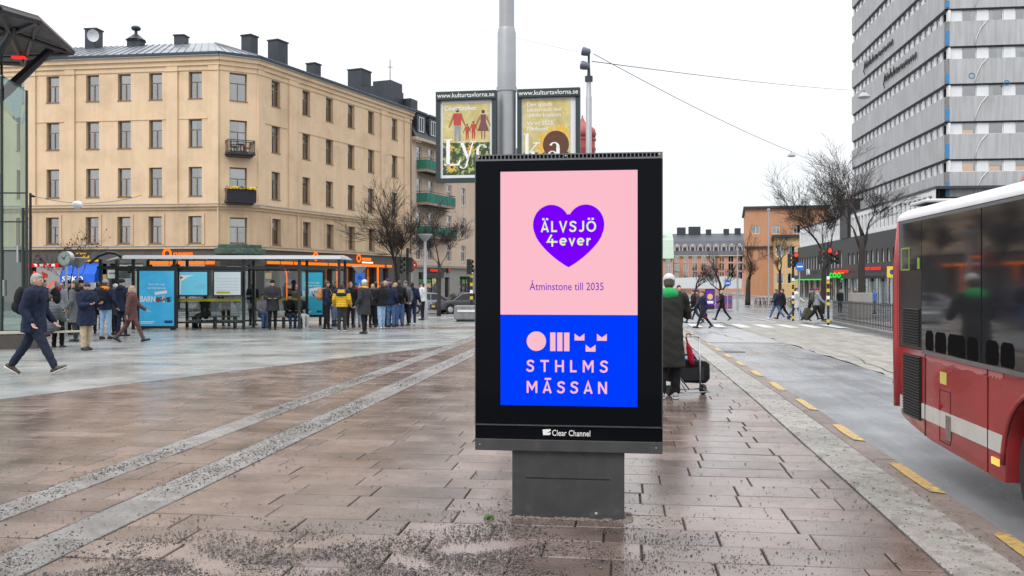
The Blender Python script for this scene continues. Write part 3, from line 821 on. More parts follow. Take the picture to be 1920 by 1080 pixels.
def window(parent, x, z, w, h, y, fm, key="", cols=2, transom=0.36, ft=0.07, sill=None, T=None, curt=0.0, sillm=None, rng_=random):
    """frame object with panes, sill and now and then a curtain; x,z lower left corner in the facade plane"""
    k = (key, round(w, 2), round(h, 2), cols, transom)
    if k not in WCACHE:
        mb = MB(); d = 0.09
        mb.box(0, ft, 0, d, 0, h); mb.box(w - ft, w, 0, d, 0, h); mb.box(ft, w - ft, 0, d, 0, ft); mb.box(ft, w - ft, 0, d, h - ft, h)
        zt = h * (1 - transom) if transom else h - ft
        if transom: mb.box(ft, w - ft, .012, d, zt - ft * .45, zt + ft * .45)
        for c in range(1, cols): mb.box(w * c / cols - ft * .5, w * c / cols + ft * .5, .008, d, ft, zt - ft * .45 if transom else h - ft)
        pm = MB(); pm.quad((ft * .9, .05, ft * .9), (w - ft * .9, .05, ft * .9), (w - ft * .9, .05, h - ft * .9), (ft * .9, .05, h - ft * .9))
        cm = MB()
        ca, cb = ft, w * .38
        n = 9
        for j in range(n):
            xa = ca + (cb - ca) * j / n; xb = ca + (cb - ca) * (j + 1) / n
            cm.quad((xa, .16 + .025 * (j % 2), ft), (xb, .16 + .025 * ((j + 1) % 2), ft), (xb, .16 + .025 * ((j + 1) % 2), h - ft), (xa, .16 + .025 * (j % 2), h - ft))
        sm_ = MB(); sm_.box(-.04, w + .04, -y - .05, .03, -.05, .0)
        WCACHE[k] = (mb.mesh("window", fm), pm.mesh("pane", M_pane, recalc=False), cm.mesh("curtain", M_curtain, recalc=False), sm_.mesh("sill", sillm or fm))
    a, b, c, s = WCACHE[k]
    o = put("window", a, parent); p_ = Vector((x, y, z))
    M = Matrix.Translation(p_)
    if T is not None: M = T @ M
    o.matrix_local = M
    put("pane", b, o)
    if sill: put("sill", s, o)
    if curt and rng_.random() < .35:
        if (k, 'b') not in WCACHE:
            bm_ = MB(); hb = h * .42; bm_.quad((ft, .12, h - hb), (w - ft, .12, h - hb), (w - ft, .12, h - ft), (ft, .12, h - ft)); WCACHE[(k, 'b')] = bm_.mesh("blind", M_curtain, recalc=False)
        bl = put("blind", WCACHE[(k, 'b')], o)
    if curt and rng_.random() < curt:
        q = put("curtain", c, o)
        if rng_.random() < .5: q.location = (w, 0, 0); q.scale = (-1, 1, 1)
    return o
def frameT(o, d):   # facade frame in building coordinates: x along d (2D unit, left to right seen from outside), z up, -y outwards
    return Matrix(((d[0], -d[1], 0, o[0]), (d[1], d[0], 0, o[1]), (0, 0, 1, 0), (0, 0, 0, 1)))

# ================================================================== the tan corner building
M_tan = mat("tan_plaster", (0.675, 0.495, 0.325), 0.85, var=0.05, scale=0.6, bump=0.06, bscale=60, streak=0.05, col2=(0.545, 0.39, 0.25), c2scale=0.45, c2lo=0.47, c2hi=0.74)
M_tan2 = mat("dirty_tan_plaster", (0.56, 0.405, 0.26), 0.85, var=0.08, scale=0.7, streak=0.1, col2=(0.40, 0.29, 0.195), c2scale=0.3, c2lo=0.5, c2hi=0.75)
M_brown = mat("brown_window_paint", (0.20, 0.135, 0.09), 0.55, var=0.1)
M_roofm = mat("zinc_roof", (0.20, 0.22, 0.25), 0.38, metal=0.3, var=0.35, scale=0.5, rvar=0.12, streak=.3)
M_dark = mat("dark_sheet_metal", (0.035, 0.042, 0.055), 0.5, metal=0.2, var=0.2, scale=1.5)
M_shop = mat("grey_shop_stone", (0.075, 0.07, 0.065), 0.5, var=0.2, scale=1.5, streak=.1)
M_shopd = mat("dark_shopfront", (0.02, 0.018, 0.017), 0.4, var=0.2)
M_ledge = mat("zinc_ledge", (0.42, 0.43, 0.45), 0.4, metal=.3, var=0.12, scale=2)
M_copper = mat("green_copper", (0.045, 0.075, 0.06), 0.6, var=0.35, scale=3, col2=(.12, .24, .16), c2scale=5, c2lo=.55, c2hi=.7)
M_iron = mat("black_iron", (0.012, 0.012, 0.013), 0.45, var=.1)
E_orange = glow("orange_neon", s2l((255, 122, 30)), 1.25)
E_red = glow("red_neon", s2l((255, 45, 40)), 1.3)
E_warm = glow("warm_shop_light", s2l((250, 205, 140)), 0.75)
E_green = glow("green_neon", s2l((60, 230, 90)), 1.0)

C1 = Vector((-20.24, 63.0)); C2 = Vector((-18.02, 64.3))
d1 = Vector((math.cos(R(-7.9)), math.sin(R(-7.9))))        # left facade, seen left to right
d2 = Vector((math.sin(R(23.5)), math.cos(R(23.5))))
dc = (C2 - C1).normalized()
bz = gz(C1.x, C1.y)
tan = thing("corner_building", "tan plastered corner apartment building with zinc roof and shops below", "building", (C1.x, C1.y, 0))
LL, LR = 26.0, 21.8
TL = frameT(-d1 * LL, d1); TC = frameT((0, 0), dc); TR = frameT(C2 - C1, d2)
LC = (C2 - C1).length
ZB, ZW, ZM, ZE = 4.22, 7.14, 7.14, 17.45          # shop ledge, middle ledge, eaves
rowz = [(14.55, 16.42), (11.18, 13.12), (7.78, 9.8), (4.5, 6.38)]
def s_of_px(px, o, d):      # distance along a facade line (world) for a picture column
    k = (px - 960) / F
    return (o.y * k - o.x) / (d.x - k * d.y)
lo_ = C1 - d1 * LL
sl = [s_of_px(p, lo_, d1) for p in (43, 99, 173.5, 233, 291.5, 366)]
sr = [s_of_px(p, C2, d2) for p in (517.5, 574.5, 618, 658.5, 696, 740)]
W_ = 0.98
opsL = [(s - W_/2, s + W_/2, a, b) for s in sl for a, b in rowz] + [(s - W_/2, s + W_/2, a, b) for s in (2.0, 4.4, 6.8) for a, b in rowz]
opsR = [(s - W_/2, s + W_/2, a, b) for s in sr for a, b in rowz]
rowc = [(14.45, 16.4), (10.9, 13.1), (7.62, 9.8), (4.5, 6.3)]
opsC = [(LC/2 - .6, LC/2 + .6, a, b) for a, b in rowc]
for T_, L_, ops in ((TL, LL, opsL), (TC, LC, opsC), (TR, LR, opsR)):
    mb = MB(); mb.T = T_
    up = [o for o in ops if o[2] > ZM]; dn = [o for o in ops if o[2] < ZM]
    holes_wall(mb, 0, L_, ZM + .002, ZE, up, .36, 0)
    holes_wall(mb, 0, L_, ZB, ZM, dn, .36, 1)
    mb.build("wall", [M_tan, M_tan2], tan, recalc=False)
    mb = MB(); mb.T = T_; mb.quad((0, .75, -1), (L_, .75, -1), (L_, .75, ZE), (0, .75, ZE)); mb.build("room_backing", M_room, tan, recalc=False)
random.seed(21)
for T_, ops in ((TL, opsL), (TC, opsC), (TR, opsR)):
    for a, b, c, d in ops:
        window(tan, a + .005, c + .005, b - a - .01, d - c - .01, .22, M_brown, key="tan", sill=True, T=T_, curt=.55)
# surrounds on the lowest row, string courses, pilasters, cornice
mb = MB(); ms = MB()
for T_, L_, ops in ((TL, LL, opsL), (TC, LC, opsC), (TR, LR, opsR)):
    mb.T = T_; ms.T = T_
    for a, b, c, d in ops:
        if c < ZM:
            ms = MB(); ms.T = T_
            for (q0, q1, w0, w1) in ((a - .2, a - .001, c - .1, d + .2), (b + .001, b + .2, c - .1, d + .2), (a - .001, b + .001, d + .001, d + .2)):
                ms.box(q0, q1, -.06, .1, w0, w1)
            ms.build("window_surround", M_tan2, tan)
def course(T_, L_, z0, z1, pr, m, e0=0.0, e1=0.0, name="string_course"):
    q = MB(); q.T = T_; q.box(-e0, L_ + e1, -pr, .1, z0, z1); return q.build(name, m, tan)
for T_, L_ in ((TL, LL), (TC, LC), (TR, LR)):
    course(T_, L_, ZM - .32, ZM - .12, .10, M_tan2, .02, .02); course(T_, L_, ZM - .115, ZM + .06, .24, M_tan2, .05, .05); course(T_, L_, ZM + .062, ZM + .12, .28, M_ledge, .07, .07, "ledge_flashing")
    course(T_, L_, ZB - .12, ZB + .06, .16, M_tan2, .04, .04); course(T_, L_, ZB + .062, ZB + .11, .22, M_ledge, .05, .05, "ledge_flashing")
    course(T_, L_, ZE - .95, ZE - .62, .06, M_tan, .01, .01); course(T_, L_, ZE - .3, ZE - .02, .30, M_tan, .08, .08, "cornice"); course(T_, L_, ZE - .618, ZE - .3, .16, M_tan, .04, .04, "cornice")
    course(T_, L_, ZE - .018, ZE + .06, .42, M_ledge, .12, .12, "gutter"); course(T_, L_, ZE + .062, ZE + .22, .5, M_dark, .14, .14, "eaves")
pil = MB()
def pilaster(T_, s0, s1):
    q = MB(); q.T = T_; q.box(s0, s1, -.13, .05, ZM + .125, ZE - .63); q.box(s0 - .05, s1 + .05, -.19, .05, ZE - 1.0, ZE - .96); q.build("pilaster", M_tan, tan)
for p0, p1 in ((48, 68), (122, 141), (313, 334), (391, 411)):
    pilaster(TL, s_of_px(p0, lo_, d1), s_of_px(p1, lo_, d1))
for p0, p1 in ((481, 495), (540, 556), (713, 725), (757, 769)):
    pilaster(TR, max(.02, s_of_px(p0, C2, d2)), min(LR - .02, s_of_px(p1, C2, d2)))
# thin joints between the two upper rows
jm = MB()
for T_, L_, segs in ((TL, LL, ((68, 122), (141, 313), (334, 391))), (TR, LR, ((495, 540), (556, 713), (725, 757)))):
    for p0, p1 in segs:
        oo, dd = (lo_, d1) if T_ is TL else (C2, d2)
        q = MB(); q.T = T_; q.box(s_of_px(p0, oo, dd) + .02, s_of_px(p1, oo, dd) - .02, -.045, .05, 13.14, 13.19); q.build("string_course", M_tan, tan)
# ground floor
Zg = bz - .15
shopL = [(s_of_px(a, lo_, d1), s_of_px(b, lo_, d1), Zg + .3, 3.1) for a, b in ((56, 118), (122, 200), (206, 268), (276, 320), (328, 384))]
shopR = [(s_of_px(a, C2, d2), s_of_px(b, C2, d2), Zg + .3, 3.0) for a, b in ((497, 524), (534, 560), (604, 626), (648, 666), (686, 706), (718, 728))]
for T_, L_, ops in ((TL, LL, shopL), (TC, LC, [(.45, LC - .45, Zg + .02, 3.0)]), (TR, LR, shopR)):
    mb = MB(); mb.T = T_; holes_wall(mb, 0, L_, Zg - .5, ZB - .12, ops, .4); mb.build("shop_wall", M_shop, tan, recalc=False)
    for a, b, c, d in ops: window(tan, a + .005, c, b - a - .01, d - c - .005, .3, M_shopd, key="shop", cols=max(1, int((b - a) / 1.3)), transom=0.0, T=T_)
# lit interiors of some shops
random.seed(8)
for T_, ops in ((TL, shopL), (TR, shopR)):
    for a, b, c, d in ops:
        for _ in range(4):
            q = MB(); q.T = T_; w = random.uniform(.2, .7); x = random.uniform(a + .1, max(a + .11, b - w - .1)); z = random.uniform(c + .6, d - .6)
            q.box(x, min(x + w, b - .05), .55, .6, z, z + random.uniform(.15, .5)); q.build("shop_display", random.choice((E_warm, E_warm, M_curtain, M_shopd)), tan)
# orange light lines over and between the shop windows
for (p0, p1, z) in ((278, 318, 3.12), (321, 332, 3.12), (337, 385, 3.12), (388, 404, 3.12)):
    q = MB(); q.T = TL; q.box(s_of_px(p0, lo_, d1), s_of_px(p1, lo_, d1), -.22, -.12, z - .1, z + .12); q.build("neon_strip", E_orange, tan)
for (p0, p1) in ((498, 520), (524, 545), (549, 560), (563, 610), (614, 643), (647, 690), (692, 717), (723, 731)):
    q = MB(); q.T = TR; q.box(s_of_px(p0, C2, d2), s_of_px(p1, C2, d2), -.22, -.12, 3.1, 3.3); q.build("neon_strip", E_orange, tan)
for p in (629.5, 668.5, 705.5):
    q = MB(); q.T = TR; s = s_of_px(p, C2, d2); q.box(s - .06, s + .06, -.2, -.1, 0.2, 3.098); q.build("neon_strip", E_orange, tan)
q = MB(); q.T = TR; s = s_of_px(528, C2, d2)      # arched neon round the door
q.tube([(s + .45 * math.cos(a) - .0, -.12, 2.0 + .9 * math.sin(a)) for a in np.linspace(0, 1.7, 9)] , .05, 6); q.tube([(s + .45, -.12, 2.0), (s + .45, -.12, .1)], .05, 6); q.build("neon_strip", E_orange, tan)
# shop lettering: orange roundel and name
for T_, oo, dd, px, sz_ in ((TL, lo_, d1, 316, .95), (TR, C2, d2, 588, 1.1), (TR, C2, d2, 669, 1.1)):
    s = s_of_px(px, oo, dd)
    q = MB(); q.T = T_ @ Matrix.Translation((s, -.2, 3.78)) @ Matrix.Rotation(R(90), 4, 'X')
    rr = .36
    for k in range(20):
        a0, a1 = 2 * math.pi * k / 20, 2 * math.pi * (k + 1) / 20
        q._a([(rr*math.cos(a0), rr*math.sin(a0), 0), (rr*math.cos(a1), rr*math.sin(a1), 0), (rr*.5*math.cos(a1), rr*.5*math.sin(a1), 0), (rr*.5*math.cos(a0), rr*.5*math.sin(a0), 0)], [(0, 1, 2, 3)])
    rd = q.build("shop_sign", E_orange, tan, recalc=False)
    rot = T_.to_3x3().to_euler().z
    pos = T_ @ Vector((s + .45, -.2, 3.62))
    lettering("cupsam", .48, E_orange, tan, pos, rot=(R(90), 0, rot), bold=.02, align='LEFT', extrude=.02, name="shop_lettering")
    if px == 669:
        q = MB(); q.T = T_; q.box(s + .5, s + 2.2, -.2, -.16, 3.38, 3.52); q.build("shop_sign", mat("white_sign_light", (.7,.7,.7), .5, emit=(.9,.9,.95), estr=.6), tan)
# blue corner awning with its name, red fascia, yellow sign to the far left
M_bluecloth = mat("blue_awning", (0.0, 0.085, 0.52), 0.7, var=.1)
s0, s1 = s_of_px(129, lo_, d1), s_of_px(193, lo_, d1)
q = MB(); q.T = TL
q.prism([(-.02, 3.15), (-.55, 2.95), (-.95, 2.35), (-1.05, 1.75), (-.02, 1.75)], s0, s1, 'x'); q.build("awning", M_bluecloth, tan)
lettering("SEIKO", .52, E_print, tan, TL @ Vector(((s0 + s1) / 2 - .3, -1.09, 1.83)), rot=(R(90 - 5), 0, math.atan2(d1.y, d1.x)), bold=.02, extrude=.01, sx=1.15, name="awning_lettering")
q = MB(); q.T = TL; q.box(s_of_px(58, lo_, d1), s_of_px(113, lo_, d1), -.3, -.18, 2.85, 3.12); q.build("red_fascia", glow("red_fascia_light", s2l((235, 40, 50)), .9), tan)
for k in range(4):
    q = MB(); q.T = TL; s = s_of_px(72 + 11 * k, lo_, d1); q.box(s - .13, s + .13, -.32, -.301, 2.9, 3.08); q.build("fascia_emblem", E_print, tan)
q = MB(); q.T = TL; q.box(s_of_px(145, lo_, d1), s_of_px(187, lo_, d1), -.2, -.15, 3.24, 3.36); q.box(s_of_px(145, lo_, d1), s_of_px(164, lo_, d1), -.2, -.15, 3.76, 3.86); q.box(s_of_px(154, lo_, d1), s_of_px(170, lo_, d1), -.2, -.15, 3.5, 3.66); q.build("yellow_sign", glow("yellow_sign_light", s2l((245, 190, 60)), .95), tan)
for (px, z) in ((66, 2.2), (60, 2.1), (104, 1.5)):
    q = MB(); q.T = TL; s = s_of_px(px, lo_, d1)
    if px == 104:
        q.tube([(s + .42 * math.cos(a), -.12, 1.35 + .42 * math.sin(a)) for a in np.linspace(-.3, 3.5, 12)], .07, 6)
    else:
        for k in range(3): q.tube([(s + k * .16, -.12, z - .1), (s + k * .16, -.12, z + .35 - .07 * k)], .06, 6)
    q.build("neon_figure", glow("orange_red_neon", s2l((255, 85, 55)), 1.2), tan)
# corner: two balconies, copper canopy, drainpipes
def balcony(z, w, dpt, boxed):
    q = MB(); q.T = TC
    q.box(LC/2 - w/2, LC/2 + w/2, -dpt, -.02, z, z + .12); q.box(LC/2 - w/2 + .12, LC/2 + w/2 - .12, -dpt + .15, -.02, z - .12, z - .001)
    b = q.build("balcony", M_iron, tan)
    q = MB(); q.T = TC
    rail = [(LC/2 - w/2 + .04, -.02), (LC/2 - w/2 + .04, -dpt + .04), (LC/2 + w/2 - .04, -dpt + .04), (LC/2 + w/2 - .04, -.02)]
    for zz in (z + 1.0, z + .88, z + .2):
        q.tube([(x, y, zz) for x, y in rail], .028, 5)
    n = 16
    for k in range(n + 1):
        x = LC/2 - w/2 + .04 + (w - .08) * k / n; q.tube([(x, -dpt + .04, z + .1), (x, -dpt + .04, z + 1.0)], .012, 4)
    for k in range(1, 6):
        for x in (LC/2 - w/2 + .04, LC/2 + w/2 - .04): q.tube([(x, -dpt * k / 6, z + .1), (x, -dpt * k / 6, z + 1.0)], .012, 4)
    q.build("railing", M_iron, b)
    if boxed:
        q = MB(); q.T = TC; q.box(LC/2 - w/2 - .02, LC/2 + w/2 + .02, -dpt - .03, -dpt - .002, z + .12, z + .93); q.build("screen_panel", mat("black_cloth", (.012, .012, .016), .8), b)
        q = MB(); q.T = TC; random.seed(2)
        for _ in range(130):
            x = random.uniform(LC/2 - w/2 - .05, LC/2 + w/2 + .05); q.ell((x, -dpt + random.uniform(-.12, .1), z + .96 + random.uniform(-.04, .14)), [random.uniform(.03, .06)] * 3, 5, 4, mi=0 if random.random() < .75 else 1)
        q.build("flowers", [mat("yellow_petals", (.75, .5, .03), .6), mat("leaf_green", (.05, .09, .02), .7)], b)
    else:
        q = MB(); q.T = TC
        for x in (LC/2 - .5, LC/2 + .5):
            q.box(x - .2, x + .2, -.75, -.35, z + .5, z + .54); q.box(x - .2 if x < LC/2 else x + .16, x - .16 if x < LC/2 else x + .2, -.75, -.35, z + .54, z + .95)
            for a in (-.18, .16):
                for c in (-.73, -.39): q.box(x + a, x + a + .03, c, c + .03, z + .12, z + .5)
        q.box(LC/2 - .25, LC/2 + .25, -.75, -.35, z + .74, z + .78); q.box(LC/2 - .03, LC/2 + .03, -.58, -.52, z + .12, z + .74)
        q.build("cafe_furniture", mat("brown_wood", (.16, .08, .045), .6), b)
balcony(10.6, 1.9, .95, False); balcony(7.28, 1.95, .95, True)
q = MB(); q.T = TC
prof = [(-1.55, 4.42), (-1.25, 4.75), (-.1, 4.95), (-.1, 4.2), (-1.5, 4.2)]
for k in range(1):
    q.prism([(-.35, .05), (LC + .35, .05), (LC + .5, -.55), (LC + .15, -1.15), (LC/2, -1.35), (-.15, -1.15), (-.5, -.55)], 3.72, 4.12, 'z')
    q.prism([(-.1, .05), (LC + .1, .05), (LC + .2, -.5), (LC/2, -1.0), (-.2, -.5)], 4.121, 4.4, 'z')
cp = q.build("canopy", M_copper, tan, bevel=.04)
q = MB(); q.T = TC
for k in range(15):
    t = k / 14; x = -.35 + (LC + .7) * t; y = -1.3 + 0.75 * abs(2 * t - 1) ** 2
    q.ell((x, y - .02, 3.86), (.09, .05, .16), 6, 5)
o = q.build("scallops", M_copper, cp); o["kind"] = "stuff"
for T_, s in ((TR, LR - .35), (TL, LL - .06), (TR, s_of_px(556, C2, d2) + .05)):
    q = MB(); q.T = T_; q.tube([(s, -.12, ZE - .3 if s != LR - .35 else ZE - .4), (s, -.12, ZB + .2)], .05, 6); q.build("drainpipe", M_dark if s == LR - .35 else M_tan, tan)
# roof with standing seams, hipped over the corner
TH_, RISE = 7.2, 2.75
def off(p, d): return Vector((p[0] - d[1] * 0, p[1])) 
nL = Vector((d1.y, -d1.x)) * -1; nR = Vector((-d2.y, d2.x)); nC = Vector((-dc.y, dc.x))    # pointing inwards
def up2(v, z): return (v.x, v.y, z)
E = .5
eL0 = -d1 * LL - nL * E; eL1 = Vector((0, 0)) - nL * E; eR0 = (C2 - C1) - nR * E; eR1 = (C2 - C1) + d2 * LR - nR * E
rL0 = -d1 * LL + nL * TH_; rR1 = (C2 - C1) + d2 * LR + nR * TH_
# ridge corner: meet of the two ridge lines
def meet(p, a, q_, b):
    det = a.x * -b.y + b.x * a.y; r_ = q_ - p
    t = (r_.x * -b.y + b.x * r_.y) / det; return p + a * t
rc = meet(rL0, d1, rR1, d2)
z0, z1 = ZE + .2, ZE + .2 + RISE
q = MB()
q._a([up2(eL0, z0), up2(eL1, z0), up2(rc, z1), up2(rL0, z1)], [(0, 1, 2, 3)])
q._a([up2(eL1, z0), up2(eR0, z0), up2(rc, z1)], [(0, 1, 2)])
q._a([up2(eR0, z0), up2(eR1, z0), up2(rR1, z1), up2(rc, z1)], [(0, 1, 2, 3)])
bk0 = rL0 + nL * 6; bk1 = rR1 + nR * 6; bkc = meet(bk0, d1, bk1, d2)
q._a([up2(rL0, z1), up2(rc, z1), up2(bkc, z0), up2(bk0, z0)], [(0, 1, 2, 3)]); q._a([up2(rc, z1), up2(rR1, z1), up2(bk1, z0), up2(bkc, z0)], [(0, 1, 2, 3)])
q._a([up2(eR1, z0), up2(bk1, z0), up2(rR1, z1)], [(0, 1, 2)])
roof = q.build("roof", M_roofm, tan)
q = MB()
def seams(e0, e1, r0, r1, n):
    for k in range(n + 1):
        t = k / n; a = e0.lerp(e1, t); b = r0.lerp(r1, t) if r0 is not r1 else r0
        A = Vector(up2(a, z0 + .015)); B = Vector(up2(b, z1 + .015)); dd = (e1 - e0).normalized() * .02
        D3 = Vector((dd.x, dd.y, 0)); U = Vector((0, 0, .05))
        q._a([A - D3, A + D3, B + D3, B - D3, A - D3 + U, A + D3 + U, B + D3 + U, B - D3 + U], [(4, 5, 6, 7), (0, 1, 5, 4), (1, 2, 6, 5), (2, 3, 7, 6), (3, 0, 4, 7)])
seams(eL0, eL1, rL0, rc, 44); seams(eR0, eR1, rc, rR1, 36); seams(eL1, eR0, rc, rc, 5)
q.build("seams", M_roofm, roof)
def on_roof(px, t, right):     # point on the slope above column px
    o_, d_, n_ = (C2, d2, nR) if right else (lo_, d1, nL)
    oo = o_ + n_ * (TH_ * t); s = s_of_px(px, oo, d_)
    p = oo + d_ * s - C1
    return p, z0 + (z1 - z0) * (E + TH_ * t) / (E + TH_)
def chimney(px, t, right, w, dpt, h, cap=True, extra=None):
    p, z = on_roof(px, t, right); d_ = d2 if right else d1
    q = MB(); q.T = Matrix.Translation((p.x, p.y, 0)) @ Matrix.Rotation(math.atan2(d_.y, d_.x), 4, 'Z')
    q.box(-w/2, w/2, -dpt/2, dpt/2, z - 1.0, z + h)
    if cap: q.box(-w/2 - .07, w/2 + .07, -dpt/2 - .07, dpt/2 + .07, z + h + .001, z + h + .1)
    c = q.build("chimney", M_dark, roof)
    if extra: extra(c, p, z, h)
    return c
def dish(c, p, z, h):
    q = MB(); q.T = Matrix.Translation((p.x + .35, p.y - .8, z + h * .55)) @ Matrix.Rotation(R(100), 4, 'X')
    q.lathe([(.05, -.02), (.3, .03), (.45, .10), (.47, .11), (.45, .09), (.3, .01), (.0, -.03)], 18); q.build("satellite_dish", mat("dish_white", (.55, .56, .58), .5), c, smooth=True)
def cowl(c, p, z, h):
    q = MB(); q.lathe([(.75, 0), (.2, .45), (.12, .5), (.12, .75), (.32, .8), (.38, .95), (.28, 1.08), (.05, 1.15)], 10, (p.x, p.y, z + h + .1)); q.build("cowl", M_dark, c, smooth='auto')
chimney(176, .85, False, .95, .9, 1.35, extra=dish); chimney(255, .9, False, 1.0, .9, .35, extra=cowl); chimney(340, .95, False, .8, .8, .55)
chimney(468, .75, True, .9, .9, 1.35); chimney(521, .7, True, 1.3, 1.0, 1.75); chimney(588, .75, True, .9, .9, 1.0); chimney(674, .75, True, 1.7, 1.5, 1.95)
chimney(712, .4, True, .5, .5, .4, cap=False)
# ================================================================== paler block down the side street
M_pinkw = mat("pale_plaster", (0.60, 0.46, 0.35), 0.85, var=0.06, scale=.5, streak=.1)
M_whitef = mat("white_window_paint", (0.72, 0.73, 0.74), 0.5, var=0.05)
M_greenc = mat("green_balcony_cloth", (0.015, 0.16, 0.115), 0.6, var=0.25, scale=2)
M_greys = mat("grey_plaster", (0.27, 0.255, 0.235), 0.8, var=.12, scale=.8)
B1 = C2 + d2 * (LR + .12)
d3 = Vector((math.sin(R(22.0)), math.cos(R(22.0))))
pale = thing("balcony_building", "pale plaster apartment block with green balconies beside the tan building", "building", (B1.x, B1.y, 0))
LP = 30.0
TP = frameT((0, 0), d3)
zg = gz(B1.x, B1.y)
def sp(px): return s_of_px(px, B1, d3)
rows_p = [(12.9, 14.7), (9.75, 11.6), (6.7, 8.5), (3.9, 5.6)]
opsP = []
for p in (786, 808, 842, 869, 900, 930):
    s = sp(p)
    if s < LP - 1:
        for a, b in rows_p: opsP.append((s - .55, s + .55, a, b))
mb = MB(); mb.T = TP; holes_wall(mb, 0, LP, 3.4, 15.3, opsP, .25); mb.quad((0, 0, 3.4), (0, 8, 3.4), (0, 8, 15.3), (0, 0, 15.3)); mb.build("wall", M_pinkw, pale, recalc=False)
mb = MB(); mb.T = TP; mb.quad((0, .7, -1), (LP, .7, -1), (LP, .7, 15.3), (0, .7, 15.3)); mb.build("room_backing", M_room, pale, recalc=False)
random.seed(5)
for a, b, c, d in opsP: window(pale, a + .005, c, b - a - .01, d - c, .12, M_whitef, key="pale", T=TP, curt=.4, sill=True)
shopP = [(sp(785), sp(827), zg + .1, 2.75), (sp(834), sp(843), zg, 2.3), (sp(862), sp(884), zg, 2.4)]
mb = MB(); mb.T = TP; holes_wall(mb, 0, LP, zg - .5, 3.4, shopP, .3); mb.build("shop_wall", M_greys, pale, recalc=False)
for a, b, c, d in shopP: window(pale, a + .005, c, b - a - .01, d - c, .2, M_shopd, key="shopP", cols=3, transom=0, T=TP)
q = MB(); q.T = TP; q.box(0, LP, -.2, .1, 3.2, 3.42); q.build("string_course", M_greys, pale)
q = MB(); q.T = TP; q.box(sp(795), sp(833), -.2, -.05, 2.78, 3.15); sg = q.build("shop_sign", M_shopd, pale)
q = MB(); q.T = TP; q.box(sp(836.5), sp(841.5), -.2, -.05, 2.78, 3.15); q.build("shop_sign", M_shopd, pale)
a3 = math.atan2(d3.y, d3.x)
lettering("ramen ca", .42, E_red, pale, TP @ Vector((sp(803), -.22, 2.84)), rot=(R(90), 0, a3), bold=.03, align='LEFT', sx=1.5, name="shop_lettering")
lettering("D", .42, E_red, pale, TP @ Vector((sp(838), -.22, 2.84)), rot=(R(90), 0, a3), bold=.03, align='LEFT', name="shop_lettering")
q = MB(); q.T = TP; q.box(sp(786), sp(827), -.3, -.02, 2.2, 2.72); q.build("awning", M_dark, pale)
random.seed(6)
for _ in range(16):
    x = random.uniform(sp(787), sp(825)); z = random.uniform(zg + .6, 2.0); q = MB(); q.T = TP
    q.box(x, x + random.uniform(.3, 1.2), .45, .5, z, z + random.uniform(.1, .4)); q.build("shop_display", random.choice((E_warm, E_warm, M_curtain, M_brown)), pale)
for i, (z, s0_, s1_) in enumerate(((12.4, sp(781), sp(818)), (9.3, sp(781), sp(835)), (6.2, sp(781), sp(837)))):
    q = MB(); q.T = TP; q.box(s0_, s1_, -1.1, 0, z - .25, z); b = q.build("balcony", mat("balcony_slab", (.33, .24, .2), .8, var=.2), pale)
    q = MB(); q.T = TP; n = 10
    for k in range(n):
        x = s0_ + (s1_ - s0_) * k / n; q.box(x + .01, x + (s1_ - s0_) / n - .01, -1.12 - .02 * (k % 2), -1.08, z, z + .85)
    q.box(s0_ - .02, s0_ + .02, -1.08, 0, z, z + .85); q.build("balcony_cloth", M_greenc, b)
    q = MB(); q.T = TP; q.tube([(s0_, 0, z + 1.0), (s0_, -1.1, z + 1.0), (s1_, -1.1, z + 1.0), (s1_, 0, z + 1.0)], .03, 5); q.build("railing", M_iron, b)
    q = MB(); q.T = TP; q._a([(s0_, -.02, z + 2.75), (s1_, -.02, z + 2.75), (s1_, -.9, z + 2.5), (s0_, -.9, z + 2.5)], [(0, 1, 2, 3)]); q.build("awning", M_greenc, pale)
q = MB(); q.T = TP
q.box(-.1, LP, -.5, .1, 15.0, 15.3)
for k in range(40): q.box(.1 + k * .7, .35 + k * .7, -.45, 0, 14.82, 14.999)
q.build("cornice", mat("cornice_pale", (.5, .38, .28), .8), pale)
q = MB(); q.T = TP; q.prism([(-.45, 15.31), (1.0, 18.2), (4.0, 19.4), (9, 19.4), (9, 15.31)], -.1, LP, 'x'); rp = q.build("roof", M_dark, pale)
for s in (sp(785.5), sp(808), sp(842)):
    q = MB(); q.T = TP; q.box(s - .85, s + .85, -.25, 2.5, 15.5, 17.6); q.box(s - 1, s + 1, -.4, 2.5, 17.601, 17.8); d_ = q.build("dormer", M_dark, rp)
    window(rp, s - .5, 15.9, 1.0, 1.4, -.29, M_whitef, key="dorm", T=TP, transom=0)
q = MB(); q.T = TP; q.box(-2.6, 1.3, 1.6, 4.2, 17.3, 19.7); q.box(-.6, 1.6, 1.9, 3.8, 19.5, 20.6); q.box(1.4, 2.8, .9, 2.2, 17.8, 19.2); q.build("chimney", M_dark, rp)
q = MB(); q.T = TP; q.tube([(-.2, 2.2, 20.5), (-.2, 2.2, 22.6)], .04, 5); q.tube([(-.6, 2.2, 21.8), (.3, 2.2, 22.0)], .03, 4); q.build("antenna", M_iron, rp)

